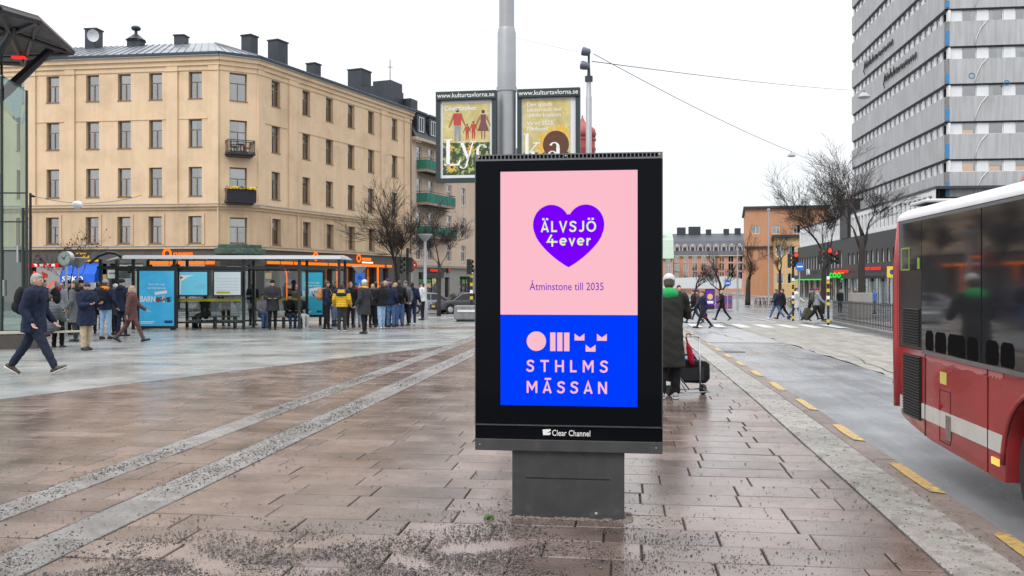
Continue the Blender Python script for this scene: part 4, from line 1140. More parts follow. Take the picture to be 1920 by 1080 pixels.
# red onion dome behind the poster boards
M_redd = mat("red_dome_paint", (0.32, 0.055, 0.05), 0.5, var=.15)
pd = P(1092, 292, 160)
dome = thing("domed_tower", "dark red onion dome tower showing beside the right poster board", "tower", (pd.x, pd.y, gz(pd.x, pd.y)))
k = 160 / F
def dzp(py): return CAMH + (HY - py) * k - gz(pd.x, pd.y)
rr = 14.0 * k * 1.7
q = MB(); q.lathe([(rr, 0), (rr, dzp(285)), (rr * 1.06, dzp(282)), (rr * 1.06, dzp(278)), (rr, dzp(277)), (rr, dzp(266)), (rr * 1.08, dzp(264)), (rr * 1.08, dzp(260))], 16); q.build("drum", M_redd, dome, smooth='auto')
q = MB(); q.lathe([(rr * .98, dzp(260)), (rr * 1.1, dzp(252)), (rr * 1.0, dzp(243)), (rr * .65, dzp(236)), (rr * .28, dzp(230)), (rr * .08, dzp(222)), (.1, dzp(216))], 16); q.build("onion_dome", M_redd, dome, smooth=True)

# ================================================================== concrete office tower
M_ctower = mat("concrete_panel", (0.40, 0.40, 0.41), 0.8, var=0.1, scale=.4, streak=.2, bump=.1, bscale=20)
M_wpanel = mat("white_panel", (0.66, 0.67, 0.69), 0.55, var=0.08, scale=1.0)
M_tband = mat("dark_band", (0.03, 0.03, 0.032), 0.6)
TY = 83.0; tc_ = GY(1776, TY)
dT = Vector((sS, cS)); dF = Vector((cS, -sS))
tower = thing("office_tower", "tall grey concrete office tower with banded windows above the bus", "tower", (tc_.x, tc_.y, 0))
TLf = frameT(Vector((0, 0)) + dT * 34, -dT)       # long side, far end first (left in the picture)
TFf = frameT((0, 0), dF)
ST_H = 3.42; zc = CAMH + (HY - 299) / F * TY      # bottom of one band at the corner
NB = 12
z_low = zc - 3 * ST_H
random.seed(31)
for fi, (T_, L_, wpit) in enumerate(((TLf, 34.0, 1.7), (TFf, 22.0, 3.55))):
    q = MB(); q.T = T_; q.quad((0, .9, 0), (L_, .9, 0), (L_, .9, z_low + NB * ST_H), (0, .9, z_low + NB * ST_H)); q.build("room_backing", M_room, tower, recalc=False)
    for k in range(NB):
        zb = z_low + k * ST_H
        q = MB(); q.T = T_; q.box(-.25 if fi == 1 else 0, L_ + (.25 if fi == 0 else 0), -.25, .12, zb, zb + 2.25); q.build("spandrel", M_ctower, tower)
        q = MB(); q.T = T_; q.box(0, L_, -.1, .2, zb - .14, zb - .001); q.build("shadow_gap", M_tband, tower)
        if fi == 0:
            n = int(L_ / wpit)
            for j in range(n + 1):
                q = MB(); q.T = T_; q.box(j * L_ / n - .28, j * L_ / n + .28, .02, .2, zb + 2.251, zb + ST_H - .141); q.build("pier_panel", M_wpanel, tower)
            for j in range(n):
                window(tower, j * L_ / n + .285, zb + 2.252, L_ / n - .57, ST_H - 2.4, .08, M_whitef, key="tw", cols=1, transom=0, T=T_, curt=1.0)
        else:
            x = .05; j = 0
            while x < L_ - 2.5:
                q = MB(); q.T = T_; w = 1.2 if j == 0 else .98
                q.box(x, x + w, .0, .2, zb + 2.251, zb + ST_H - .141); q.build("pier_panel", M_wpanel, tower); x += w
                window(tower, x + .01, zb + 2.252, 1.29, ST_H - 2.4, .08, M_whitef, key="tw2", cols=1, transom=0, T=T_, curt=.15 if k < 5 else .5)
                if (k == 3 and random.random() < .4) or (k == 2 and random.random() < .9):
                    q = MB(); q.T = T_; q.box(x + .1, x + 1.2, .6, .65, zb + 2.3, zb + 2.7 + random.uniform(0, .5)); q.build("lit_room", glow("orange_room_light", s2l((225, 150, 60)), .8), tower)
                x += 1.31; j += 1
# scaffold wrap: pale hoses and blue tape at the corner of the short side
M_blue = mat("blue_tape", (0.03, 0.2, 0.45), 0.6)
M_hose = mat("white_hose", (0.6, 0.6, 0.58), 0.6)
for k in range(2, 8):
    zb = z_low + k * ST_H
    q = MB(); q.T = TFf; q.tube([(3.4, -.3, zb + 2.3), (2.8, -.34, zb + 1.6), (2.4, -.32, zb + .7), (2.3, -.3, zb + .05)], .045, 6); q.build("hose", M_hose, tower, smooth=True)
    q = MB(); q.T = TFf; h = random.uniform(.4, 1.4); q.box(-.2, .08, -.3, -.251, zb + .1, zb + .1 + h); q.build("blue_tape", M_blue, tower)
for (px, py) in ((1844, 132), (1907, 148)):
    q = MB(); p_ = P(px, py, TY - 2.5); u_, v_ = 0, 0
    s = (p_.x - tc_.x) / dF.x
    q.T = TFf; q.tube([(s + .24 * math.cos(a), -.27, p_.z + .24 * math.sin(a)) for a in np.linspace(0, 6.28, 13)], .035, 5); q.build("tape_mark", M_blue, tower)
q = MB(); q.T = TLf
for (lx, ly) in ((12.2, 0), (6.2, ST_H)):
    pass
def script_sign(s0, z, L_, h):
    q = MB(); q.T = TLf; n = 22; pts = []
    random.seed(int(s0 * 10))
    for j in range(n * 3):
        t = j / (n * 3 - 1); pts.append((s0 + L_ * t, -.36, z + .2 + (h * .30) * (1 + math.sin(j * 1.9)) * (1.0 if j % 7 else 1.6)))
    q.tube(pts, .045, 4); q.tube([(s0 + .2, -.36, z - .3), (s0 - .2, -.36, z + .1), (s0 + .5, -.36, z + h)], .06, 4)
    q.build("script_sign", M_iron, tower)
script_sign(15.0, z_low + 6 * ST_H + .6, 11.5, 1.2); script_sign(6.5, z_low + 7 * ST_H + .6, 12, 1.2)
z_top = z_low + NB * ST_H
q = MB(); q.T = TFf; q.box(0, 22, .1, 33, z_top - .4, z_top); q.build("roof_slab", M_ctower, tower)

# ================================================================== dark shopping block in front of the tower
M_podw = mat("black_cladding", (0.016, 0.016, 0.018), 0.55, var=0.15, scale=.6)
VP = 27.6
pb = UV(150, VP); pe = UV(86, VP)
pod = thing("shopping_block", "low black clad shopping block with white upper windows behind the bare trees", "building", (pb.x, pb.y, 0))
LPd = 64.0
TPd = frameT((0, 0), -dT)
gzp = -.62
def spd(px): return s_of_px(px, Vector((pb.x, pb.y)), -dT)
ops = []
for j in range(15): ops.append((2.0 + j * 1.9, 3.1 + j * 1.9, 3.7, 5.6))
for j in range(14): ops.append((33 + j * 2.1, 34.1 + j * 2.1, 4.0, 5.4))
mb = MB(); mb.T = TPd; holes_wall(mb, 0, LPd, 2.9, 7.3, ops, .25); mb.build("wall", M_podw, pod, recalc=False)
for a, b, c, d in ops: window(pod, a + .005, c, b - a - .01, d - c, .15, M_whitef, key="pod", cols=1, transom=0, T=TPd, curt=.9)
q = MB(); q.T = TPd; q.quad((0, .6, -1.5), (LPd, .6, -1.5), (LPd, .6, 10.5), (0, .6, 10.5)); q.build("room_backing", M_room, pod, recalc=False)
# white upper storey with a grid of slim windows
ops = [(1.0 + j * 1.05, 1.75 + j * 1.05, 7.75, 9.5) for j in range(26)] + [(33.4 + j * 1.5, 34.4 + j * 1.5, 7.75, 9.7) for j in range(20)]
mb = MB(); mb.T = TPd; holes_wall(mb, 0, LPd, 7.31, 10.2, ops, .2, y=.3); mb.build("upper_wall", M_wpanel, pod, recalc=False)
for a, b, c, d in ops: window(pod, a + .005, c, b - a - .01, d - c, .42, M_whitef, key="podu", cols=1, transom=.3, T=TPd, curt=.3)
q = MB(); q.T = TPd; q.box(29, 33, -.1, 6, 7.32, 12.2); q.build("stair_block", M_podw, pod)
q = MB(); q.T = TPd; q.box(0, LPd, .25, 20, 10.201, 10.45); q.build("roof", M_dark, pod)
# shop level
q = MB(); q.T = TPd; q.box(0, LPd, -.5, .3, 2.3, 2.89); fas = q.build("fascia", M_podw, pod)
ops = [(1 + j * 4.2, 4.8 + j * 4.2, gzp + .05, 2.28) for j in range(15)]
mb = MB(); mb.T = TPd; holes_wall(mb, 0, LPd, gzp - 1, 2.3, ops, .3); mb.build("shop_wall", mat("pale_shop_panel", (.35, .4, .4), .5), pod, recalc=False)
for a, b, c, d in ops: window(pod, a + .005, c, b - a - .01, d - c, .2, M_shopd, key="pods", cols=3, transom=0, T=TPd)
random.seed(17)
for _ in range(60):
    x = random.uniform(1, LPd - 2); z = random.uniform(gzp + .5, 1.7); q = MB(); q.T = TPd
    q.box(x, x + random.uniform(.3, 1.4), .5, .56, z, z + random.uniform(.15, .6)); q.build("shop_display", random.choice((E_warm, E_warm, M_curtain, M_redd, M_greys)), pod)
q = MB(); q.T = TPd; q.box(spd(1494), spd(1548), -.7, -.52, 2.12, 2.28); q.build("neon_strip", E_green, pod)
for p0, p1, z in ((1574, 1600, 3.0), (1625, 1642, 3.2), (1646, 1662, 3.15)):
    q = MB(); q.T = TPd; q.box(spd(p0), spd(p1), -.7, -.6, z, z + .28); q.build("neon_strip", E_red, pod)
sgp = spd(1558)
ap = math.atan2(-dT.y, -dT.x)
lettering("coop", 1.25, glow("bright_green_neon", s2l((20, 235, 30)), 1.2), pod, TPd @ Vector((spd(1584), -1.9, 2.4)), rot=(R(90), 0, -ST), bold=.02, align='LEFT', extrude=.05, sx=.75, name="shop_lettering")
lettering("FA", 1.1, E_print, pod, TPd @ Vector((spd(1522), -.75, 2.95)), rot=(R(90), 0, ap), bold=.03, align='LEFT', extrude=.03, sx=2.0, name="shop_lettering")

# ================================================================== orange and ochre blocks closing the street
M_orange = mat("orange_plaster", (0.50, 0.255, 0.145), 0.85, var=.06, scale=.3, streak=.1)
M_ochre = mat("ochre_plaster", (0.58, 0.38, 0.19), 0.85, var=.06, scale=.3, streak=.1)
def block(name, label, px0, px1, ytop, Y, depth, m, cols, rws, wm, roofm=None, rz=0.0, z0=0.0, win=(1.1, 1.5), roof_h=0.0, cat="building"):
    a = P(px0, ytop, Y); b = P(px1, ytop, Y); W = b.x - a.x; H = a.z
    t = thing(name, label, cat, (a.x, Y, 0), rz)
    ops = []
    for i in range(cols):
        for k in range(rws):
            x = W * (i + .5) / cols - win[0] / 2; z = z0 + (H - z0) * (k + .45) / rws - win[1] / 2 + .3
            ops.append((x, x + win[0], z, z + win[1]))
    mb = MB(); holes_wall(mb, 0, W, -1.5, H, ops, .2); mb.quad((0, 0, -1.5), (0, 0, H), (0, depth, H), (0, depth, -1.5)); mb.quad((W, 0, -1.5), (W, depth, -1.5), (W, depth, H), (W, 0, H)); mb.quad((0, 0, H), (W, 0, H), (W, depth, H), (0, depth, H))
    mb.build("wall", m, t, recalc=False)
    q = MB(); q.quad((0.05, .5, -1), (W - .05, .5, -1), (W - .05, .5, H - .1), (.05, .5, H - .1)); q.build("room_backing", M_room, t, recalc=False)
    for o_ in ops: window(t, o_[0] + .005, o_[2], win[0] - .01, win[1], .1, wm, key=name, cols=2, transom=0, T=Matrix.Identity(4), curt=.4)
    return t, W, H
ob, W, H = block("orange_building", "long orange plaster building with flat dark roof at the street's end", 1398, 1545, 392, 172, 25, M_orange, 4, 1, M_whitef, rz=-R(13.5), z0=8, win=(1.3, 1.6))
q = MB(); q.box(-.4, W + .4, -.5, 25, H + .001, H + .45); q.build("roof", M_dark, ob)
q = MB(); q.box(-.2, W, -.35, 0, 8.2, 8.6); q.build("string_course", M_dark, ob)
oc, W, H = block("ochre_building", "ochre wall building with dark eaves beside the black shopping block", 1452, 1512, 446, 163, 20, M_ochre, 3, 2, M_whitef, rz=-R(14.5), win=(1.3, 1.8))
q = MB(); q.box(-.4, W + .4, -.5, 20, H + .001, H + .5); q.build("roof", M_dark, oc)
ap_, W, H = block("terracotta_apartments", "far terracotta apartment block with dark mansard roof and small dormers", 1261, 1392, 478, 225, 18, mat("terracotta_plaster", (.56, .27, .17), .85, var=.05, scale=.3), 8, 4, M_whitef, rz=-R(10), win=(1.3, 1.9))
q = MB(); q.prism([(-.6, H), (2.6, H + 3.6), (8, H + 5.6), (13, H + 5.6), (18, H)], -.4, W + .4, 'x'); rf = q.build("roof", mat("slate_roof", (.06, .065, .08), .6, var=.2), ap_)
q = MB(); q.box(-.5, W + .5, -.5, .2, H - .35, H + .05); q.build("cornice", M_pinkw, ap_)
for j in range(9):
    x = W * (j + .6) / 9.2; q = MB(); q.box(x - .7, x + .7, .3, 3, H + .5, H + 2.2); q.prism([(x - .8, H + 2.201), (x + .8, H + 2.201), (x, H + 2.8)], .2, 3, 'y'); dm = q.build("dormer", mat("dormer_white", (.45, .4, .38), .6), rf)
    q = MB(); q.box(x - .4, x + .4, .27, .299, H + .8, H + 1.9); q.build("pane", M_dark, rf)
for x, w, h in ((2.2, 2.2, 2.0), (5.5, 3, 2.2), (9, 1.3, 1.3), (13.4, 1.3, 1.4), (16.2, 1.4, 1.6)):
    q = MB(); q.box(x - w/2, x + w/2, 7, 9.5, H + 4, H + 5.6 + h * .8); q.build("chimney", M_dark, rf)
far, W, H = block("copper_roof_house", "far pink house with pale green copper roof left of the terracotta block", 1215, 1260, 485, 200, 30, mat("rose_plaster", (.52, .29, .2), .85), 3, 4, M_whitef, rz=-R(8.5), win=(1.1, 1.7))
q = MB(); q.prism([(-.6, H), (3, H + 4.2), (14, H + 6.5), (30, H)], -.4, W + .3, 'x'); q.build("roof", mat("verdigris_roof", (.33, .42, .34), .7, var=.15), far)
q = MB(); q.box(W * .3, W * .3 + 1.6, 6, 9, H + 4, H + 7); q.build("chimney", M_dark, far)
# low white market tents and a hoarding before them
q_ = GY(1300, 150)
tent = thing("market_tent", "low white tent roof beyond the crossing before the terracotta block", "tent", (q_.x - 5, q_.y, q_.z))
q = MB(); q.prism([(-1, 3.0), (10, 3.4), (13, 3.0), (13, 1.4), (-1, 1.4)], 0, 5, 'y'); q.build("roof", M_wpanel, tent)
q = MB()
for x in (-.8, 4, 8, 12.6): q.tube([(x, .3, 0), (x, .3, 1.5)], .06, 6)
q.build("poles", M_alu, tent)
# ================================================================== poles, boards, wires
M_galv = mat("galvanised_steel", (0.36, 0.37, 0.39), 0.45, metal=.35, var=0.1, scale=4, streak=.06)
M_board = mat("dark_green_frame", (0.018, 0.035, 0.035), 0.4, var=.1)
M_paper = mat("white_paper", (0.68, 0.68, 0.72), 0.6, var=.05)
pole_p = GY(950, 11.6)
big = thing("lamp_column", "thick grey steel lamp column rising behind the digital sign", "lamp post", pole_p)
k = pole_p.y / F
rb, rt = 17.5 * k, 14.2 * k
zc_ = CAMH + (HY - 62) * k
q = MB(); q.lathe([(rb * 1.25, 0), (rb * 1.25, .04), (rb, .05), (rb * 1.0, CAMH + (HY - 165) * k), (rb * .98, zc_), (rt * 1.08, zc_ + .06)], 24); q.build("shaft", M_galv, big, smooth='auto')
q = MB(); q.lathe([(rt, zc_ + .06), (rt, 8.2)], 20); q.build("upper_shaft", M_galv, big, smooth='auto')
q = MB(); q.lathe([(rb * 1.09, CAMH + (HY - 172) * k), (rb * 1.09, CAMH + (HY - 164) * k)], 24); q.build("clamp_band", M_galv, big)
q = MB(); q.tube([(0, 0, 8.1), (0, 0, 8.5), (.3, -.1, 8.8), (1.2, -.4, 8.9)], .05, 8); q.build("lamp_arm", M_galv, big)
q = MB(); q.box(1.1, 1.8, -.7, -.3, 8.82, 8.95); q.build("lamp_head", M_galv, big, bevel=.03)
# posters: each board a framed print
M_field = mat("poster_field", (0.50, 0.42, 0.16), 0.5, var=.25, scale=6, col2=(.6, .52, .25), c2scale=5)
M_leafd = mat("poster_dark_green", (0.03, 0.055, 0.02), 0.5, var=.4, scale=14, col2=(.34, .4, .12), c2scale=16, c2lo=.5, c2hi=.55)
M_sun = mat("poster_yellow", (0.72, 0.42, 0.05), 0.5, var=.25, scale=18)
M_seed = mat("poster_brown", (0.10, 0.03, 0.012), 0.5, var=.3, scale=22)
M_pr = mat("poster_red", (0.45, 0.05, 0.03), 0.5, var=.2, scale=12); M_pd = mat("poster_dark", (0.05, 0.035, 0.035), 0.5); M_pj = mat("poster_grey_blue", (.26, .27, .33), .5); M_pm = mat("poster_plum", (.16, .05, .06), .5); M_ps = mat("poster_skin", (.3, .14, .08), .5)
def serif(letter, x, z, h, m, parent, y):
    """white book letters drawn as flat shapes; x,z lower left of the letter"""
    def pl(pts): 
        mb = MB(); mb.prism([(x + a * h, z + b * h) for a, b in pts], y, y + .0015, 'y'); mb.build("letter", m, parent)
    def arc(cx, cz, rx, rz, a0, a1, w0, w1, n=12):
        o_, i_ = [], []
        for j in range(n + 1):
            t = a0 + (a1 - a0) * j / n; w = w0 + (w1 - w0) * abs(math.sin(t)) 
            o_.append((cx + rx * math.cos(t), cz + rz * math.sin(t))); i_.append((cx + (rx - (w0 + (w1 - w0) * abs(math.cos(t)))) * math.cos(t), cz + (rz - w0) * math.sin(t)))
        for j in range(n): pl([o_[j], o_[j + 1], i_[j + 1], i_[j]])
    if letter == 'L':
        pl([(.08, 0), (.22, 0), (.22, 1), (.08, 1)]); pl([(0, .95), (.3, .95), (.3, 1), (0, 1)]); pl([(0, 0), (.58, 0), (.64, .22), (.6, .22), (.5, .06), (0, .05)])
    if letter == 'y':
        pl([(.0, .66), (.12, .66), (.34, .1), (.27, 0)]); pl([(.34, .1), (.5, .66), (.45, .66), (.27, .08), (.2, -.2), (.26, -.2)]); pl([(-.05, .63), (.2, .63), (.2, .67), (-.05, .67)]); pl([(.38, .63), (.58, .63), (.58, .67), (.38, .67)]); arc(.12, -.2, .13, .08, -3.2, 0.2, .03, .06)
    if letter == 'c':
        arc(.25, .33, .25, .34, .8, 5.6, .03, .12); pl([(.36, .52), (.44, .52), (.44, .6), (.36, .6)])
    if letter == 'k':
        pl([(.06, 0), (.18, 0), (.18, 1), (.06, 1)]); pl([(0, .95), (.1, .95), (.1, 1), (0, 1)]); pl([(0, 0), (.25, 0), (.25, .04), (0, .04)]); pl([(.18, .3), (.44, .63), (.5, .63), (.24, .32)]); pl([(.24, .36), (.36, .36), (.58, 0), (.44, 0)]); pl([(.34, .63), (.58, .63), (.58, .67), (.34, .67)]); pl([(.36, 0), (.64, 0), (.64, .04), (.36, .04)])
    if letter == 'a':
        pl([(.32, 0), (.44, 0), (.44, .5), (.32, .5)]); arc(.25, .48, .19, .19, 0, 2.7, .04, .11); arc(.18, .18, .18, .19, .3, 6.0, .03, .1); pl([(.44, 0), (.54, .04), (.54, .07), (.44, .05)])
def board(name, label, px0, px1, py0, py1, rz, group):
    c = P((px0 + px1) / 2, (py0 + py1) / 2, 11.45)
    W = (px1 - px0) * 11.45 / F / math.cos(rz); Hh = (py1 - py0) * 11.45 / F
    t = thing(name, label, "poster board", (c.x, c.y, c.z - Hh / 2), rz)
    q = MB(); q.box(-W/2, W/2, 0.012, .07, .0, Hh); q.build("back_panel", M_board, t)
    fw = .055
    q = MB(); q.box(-W/2, W/2, -.02, .0119, 0, fw); q.box(-W/2, -W/2 + fw, -.02, .0119, fw, Hh - .11); q.box(W/2 - fw, W/2, -.02, .0119, fw, Hh - .11); q.build("frame", M_board, t)
    q = MB(); q.box(-W/2, W/2, -.03, .0119, Hh - .109, Hh); hd = q.build("header", M_board, t, bevel=.005)
    q = MB(); q.box(-W/2 + .005, W/2 - .005, -.034, -.0301, Hh - .118, Hh - .109); q.build("rain_lip", M_blacktrim, hd)
    lettering("www.kulturtavlorna.se", .082, E_print, hd, (0, -.032, Hh - .08), bold=.004, sx=.98 * W / .78)
    q = MB(); q.box(-W/2 + fw, W/2 - fw, .004, .0118, fw, Hh - .11); pa = q.build("poster", M_paper, t)
    return t, W, Hh, pa
RZB = -R(9)
t, W, Hh, pa = board("poster_board", "left poster board on the column, family walking in a field", 817, 931, 171, 342, RZB, "")
x0, x1, z0_, z1_ = -W/2 + .085, W/2 - .085, .095, Hh - .15
def rect(name, a, b, c, d, m, y, par): mb = MB(); mb.box(a, b, y, y + .001, c, d); return mb.build(name, m, par)
rect("print", x0, x1, z0_ + (z1_ - z0_) * .45, z1_, M_field, .0025, pa); rect("print", x0, x1, z0_, z0_ + (z1_ - z0_) * .4498, M_leafd, .0025, pa)
random.seed(12)
def petals(cx, cz, r0, r1, n, m, par, y, x_lim=None):
    for j in range(n):
        a = 2 * math.pi * j / n + random.uniform(-.1, .1); w = .5 * 2 * math.pi * r0 / n * 1.2; r2 = r1 * random.uniform(.85, 1.1)
        d = Vector((math.cos(a), math.sin(a))); s_ = Vector((-d.y, d.x))
        pts = [(cx + d.x * r0 * .8 + s_.x * w * e, cz + d.y * r0 * .8 + s_.y * w * e) for e in (-1, 1)] + [(cx + d.x * (r0 + r2) / 2 + s_.x * w * .9, cz + d.y * (r0 + r2) / 2 + s_.y * w * .9), (cx + d.x * r2, cz + d.y * r2), (cx + d.x * (r0 + r2) / 2 - s_.x * w * .9, cz + d.y * (r0 + r2) / 2 - s_.y * w * .9)]
        if x_lim and (min(p[0] for p in pts) < x_lim[0] or max(p[0] for p in pts) > x_lim[1] or min(p[1] for p in pts) < x_lim[2]): continue
        mb = MB(); mb.prism(pts, y - .00003 * j, y + .0008, 'y'); mb.build("petal", m, par)
for cx, cz, r in ((x0 + .09, z0_ + .34, .04), (x0 + .36, z0_ + .32, .045), (x0 + .12, z0_ + .1, .05), (x0 + .47, z0_ + .22, .035)):
    petals(cx, cz, r * .5, r * 1.5, 9, M_sun, pa, .0012, (x0, x1, z0_))
def figure(cx, cz, h, top, bottom, dress=False):
    def pl(pts, m): mb = MB(); mb.prism([(cx + a * h, cz + b * h) for a, b in pts], .0008, .0016, 'y'); mb.build("print_figure", m, pa)
    pl([(-.05, .88), (.05, .88), (.055, .97), (0, 1.0), (-.055, .97)], M_pd)
    if dress: pl([(-.1, .84), (.1, .84), (.09, .6), (.2, .28), (-.2, .28), (-.09, .6)], top)
    else: pl([(-.13, .84), (.13, .84), (.11, .48), (-.11, .48)], top)
    pl([(-.13, .82), (-.1, .7), (-.24, .42), (-.28, .43)], M_ps); pl([(.13, .82), (.1, .7), (.22, .45), (.26, .46)], M_ps)
    if dress: pl([(-.08, .279), (-.02, .279), (-.03, 0), (-.07, 0)], M_ps); pl([(.02, .279), (.08, .279), (.07, 0), (.03, 0)], M_ps)
    else: pl([(-.1, .479), (.0, .479), (-.03, 0), (-.09, 0)], bottom); pl([(.0, .479), (.1, .479), (.09, 0), (.03, 0)], bottom)
zf = z0_ + (z1_ - z0_) * .47
figure(x0 + .19, zf, .42, M_pr, M_pj); figure(x0 + .315, zf + .02, .2, M_pr, M_pr); figure(x0 + .395, zf + .03, .22, M_pr, M_pr); figure(x0 + .52, zf + .02, .37, M_pm, M_pm, True)
lettering("Cinemateket:", .085, E_print, pa, (x0 + .02, .0012, z1_ - .09), bold=.008, align='LEFT', sx=.92)
serif('L', x0 + .02, z0_ + .12, .335, E_print, pa, .0002); serif('y', x0 + .22, z0_ + .18, .36, E_print, pa, -.0003); serif('c', x0 + .43, z0_ + .18, .3, E_print, pa, .0002)
t, W, Hh, pa = board("poster_board", "right poster board on the column, big sunflower print", 970, 1087, 166, 342, RZB, "")
x0, x1, z0_, z1_ = -W/2 + .07, W/2 - .12, .095, Hh - .135
rect("print", x0, x1, z0_ + (z1_ - z0_) * .3, z1_, M_field, .0025, pa); rect("print", x0, x1, z0_, z0_ + (z1_ - z0_) * .2998, M_leafd, .0025, pa)
petals(x0 + .42, z0_ + .38, .17, .25, 26, M_sun, pa, .0016, (x0, x1, z0_))
mb = MB(); mb.prism([(x0 + .42 + .165 * math.cos(a), z0_ + .38 + .175 * math.sin(a)) for a in np.linspace(0, 6.28, 25)[:-1]], .0002, .0007, 'y'); mb.build("seed_head", M_seed, pa)
for j, ln_ in enumerate(("Den sjunde", "himlen och den", "sjunde konsten")): lettering(ln_, .075, E_print, pa, (x0 + .05, .001, z1_ - .085 - .068 * j), align='LEFT', sx=.95)
for j, ln_ in enumerate(("Våren 2023,", "Filmhuset")): lettering(ln_, .075, E_print, pa, (x0 + .05, .001, z1_ - .32 - .072 * j), align='LEFT', sx=.95)
serif('k', x0 + .01, z0_ + .17, .36, E_print, pa, -.0008); serif('a', x0 + .31, z0_ + .17, .36, E_print, pa, -.0008)

# camera and floodlight pole
cp_ = GY(1104, 23.0); k = 23.0 / F
pole2 = thing("camera_pole", "slim grey pole with two floodlights, wires tied to its top", "pole", cp_)
def zz(py): return CAMH + (HY - py) * k - cp_.z
q = MB(); q.lathe([(.075, 0), (.075, zz(182)), (.062, zz(180)), (.056, zz(146))], 12); q.build("shaft", M_galv, pole2, smooth='auto')
q = MB(); q.lathe([(.05, zz(152)), (.03, zz(120)), (.03, zz(95)), (.045, zz(92))], 8); q.lathe([(.1, zz(153)), (.1, zz(143))], 8); q.build("top_bracket", M_dark, pole2)
for (px, py, a) in ((1098, 98, -.5), (1096, 124, -.9)):
    q = MB(); q.T = Matrix.Translation(((px - 1104) * k, -.05, zz(py))) @ Matrix.Rotation(R(-75), 4, 'Y') @ Matrix.Rotation(a * .3, 4, 'X'); q.lathe([(.05, -.12), (.09, -.08), (.11, .02), (.11, .09), (.09, .1), (.085, .05)], 14)
    q.build("floodlight", mat("floodlight_grey", (.10, .115, .15), .4, metal=.3), pole2, smooth='auto')
# wires and hanging lamps
M_wire = mat("wire", (0.05, 0.05, 0.055), 0.5, var=0)
def wire(name, label, a, b, sag, r, n=14):
    a = Vector(a); b = Vector(b)
    pts = [a.lerp(b, j / n) - Vector((0, 0, sag * 4 * (j / n) * (1 - j / n))) for j in range(n + 1)]
    mb = MB(); mb.tube([p - a for p in pts], r, 5); o = mb.build(name, M_wire, loc=a, smooth=True); return tag(o, label, "wire")
pa_ = P(1113, 101, 23.0); l1 = P(1484, 284, 40.0); l2 = P(1620, 170, 60.0); pb_ = P(1110, 115, 23.0)
wire("overhead_wire", "steep thin wire from the pole down to the left hanging lamp", pa_, l1, .12, .009)
wire("overhead_wire", "near level thin wire from the pole to the lamp by the tower", pb_, l2, .12, .011)
wire("overhead_wire", "thin wire from the hanging lamp on towards the right", l1, P(1640, 330, 62.0), .3, .008)
wire("overhead_wire", "faint wire rising from the pole to the picture's upper left", P(1087, 98, 23), P(640, -14, 23), .05, .0025)
def hanging_lamp(label, p, s):
    t = thing("hanging_lamp", label, "street lamp", p)
    q = MB(); q.lathe([(.02 * s, 0), (.02 * s, -.08 * s), (.06 * s, -.1 * s)], 8); q.build("hanger", M_dark, t)
    q = MB(); q.lathe([(.05 * s, -.09 * s), (.13 * s, -.12 * s), (.26 * s, -.24 * s), (.3 * s, -.31 * s), (.29 * s, -.33 * s)], 20); q.build("shade", mat("lamp_shade_grey", (.32, .35, .37), .4, var=.05), t, smooth='auto')
    q = MB(); q.lathe([(.27 * s, -.331 * s), (.2 * s, -.38 * s), (.08 * s, -.4 * s)], 16); q.build("lens", mat("lamp_lens", (.5, .5, .5), .3), t, smooth='auto')
hanging_lamp("dome street lamp hanging on the wire above the bare trees", l1, .62); hanging_lamp("dome street lamp hanging in front of the grey tower", l2, 1.35)
# slim black post, its wire and the white globe on the left
gp = GY(57, 36)
t = thing("black_post", "slim black post beside the glass pavilion carrying a wire", "pole", gp)
q = MB(); q.lathe([(.06, 0), (.05, CAMH + (HY - 362) / F * 36)], 8); q.build("shaft", M_iron, t)
q = MB(); zt_ = CAMH + (HY - 366) / F * 36; q.tube([(0, 0, zt_), (.16, 0, zt_ - .06)], .05, 6); q.build("bracket", M_iron, t)
wire("overhead_wire", "short slack wire carrying the white globe before the tan facade", P(58, 366, 36), P(266, 366, 36), .32, .01)
gpos = P(145, 384, 35.9)
q = MB(); q.ell((0, 0, 0), (.2, .2, .16), 20, 12); o = q.build("lamp_globe", mat("opal_glass", (.75, .76, .78), .3, var=.03), loc=gpos, smooth=True); tag(o, "white globe lamp hanging on a wire before the tan facade", "lamp")

# ================================================================== bus shelter
SY = 34.3; sa = GY(262, SY); k = SY / F
shel = thing("bus_shelter", "long bus shelter with grey roof and glass walls before the tan building", "bus shelter", sa, R(2.0))
def hx(px): return (px - 262) * k
def hz(py): return CAMH + (HY - py) * k
M_sframe = mat("dark_green_black_steel", (0.012, 0.018, 0.018), 0.4, var=.1)
M_clear = glassmat("shelter_glass", (0.86, 0.9, 0.9), base=.03)
roofp = [(-.55, hz(486)), (-.35, hz(481)), (.3, hz(478)), (1.3, hz(479)), (1.6, hz(483)), (1.6, hz(485)), (-.5, hz(486))]
q = MB(); q.prism(roofp, hx(230), hx(640), 'x')
q.build("roof", mat("shelter_roof_grey", (.27, .28, .29), .45, var=.1, scale=.6), shel)
q = MB(); q._a([(hx(640), y, z) for y, z in roofp] + [(hx(656), .4, hz(487))], [(i, (i + 1) % 7, 7) for i in range(7)]); q.build("roof_tip", MATS["shelter_roof_grey"], shel)
q = MB(); q._a([(hx(230), y, z) for y, z in roofp] + [(hx(190), .4, hz(488))], [((i + 1) % 7, i, 7) for i in range(7)]); q.build("roof_tip", MATS["shelter_roof_grey"], shel)
q = MB(); q.tube([(hx(178), -.4, hz(494)), (hx(196), -.45, hz(480)), (hx(214), -.5, hz(474.5)), (hx(228), -.52, hz(476)), (hx(238), -.5, hz(483))], .06, 8); q.build("roof_hoop", M_sframe, shel, smooth=True)
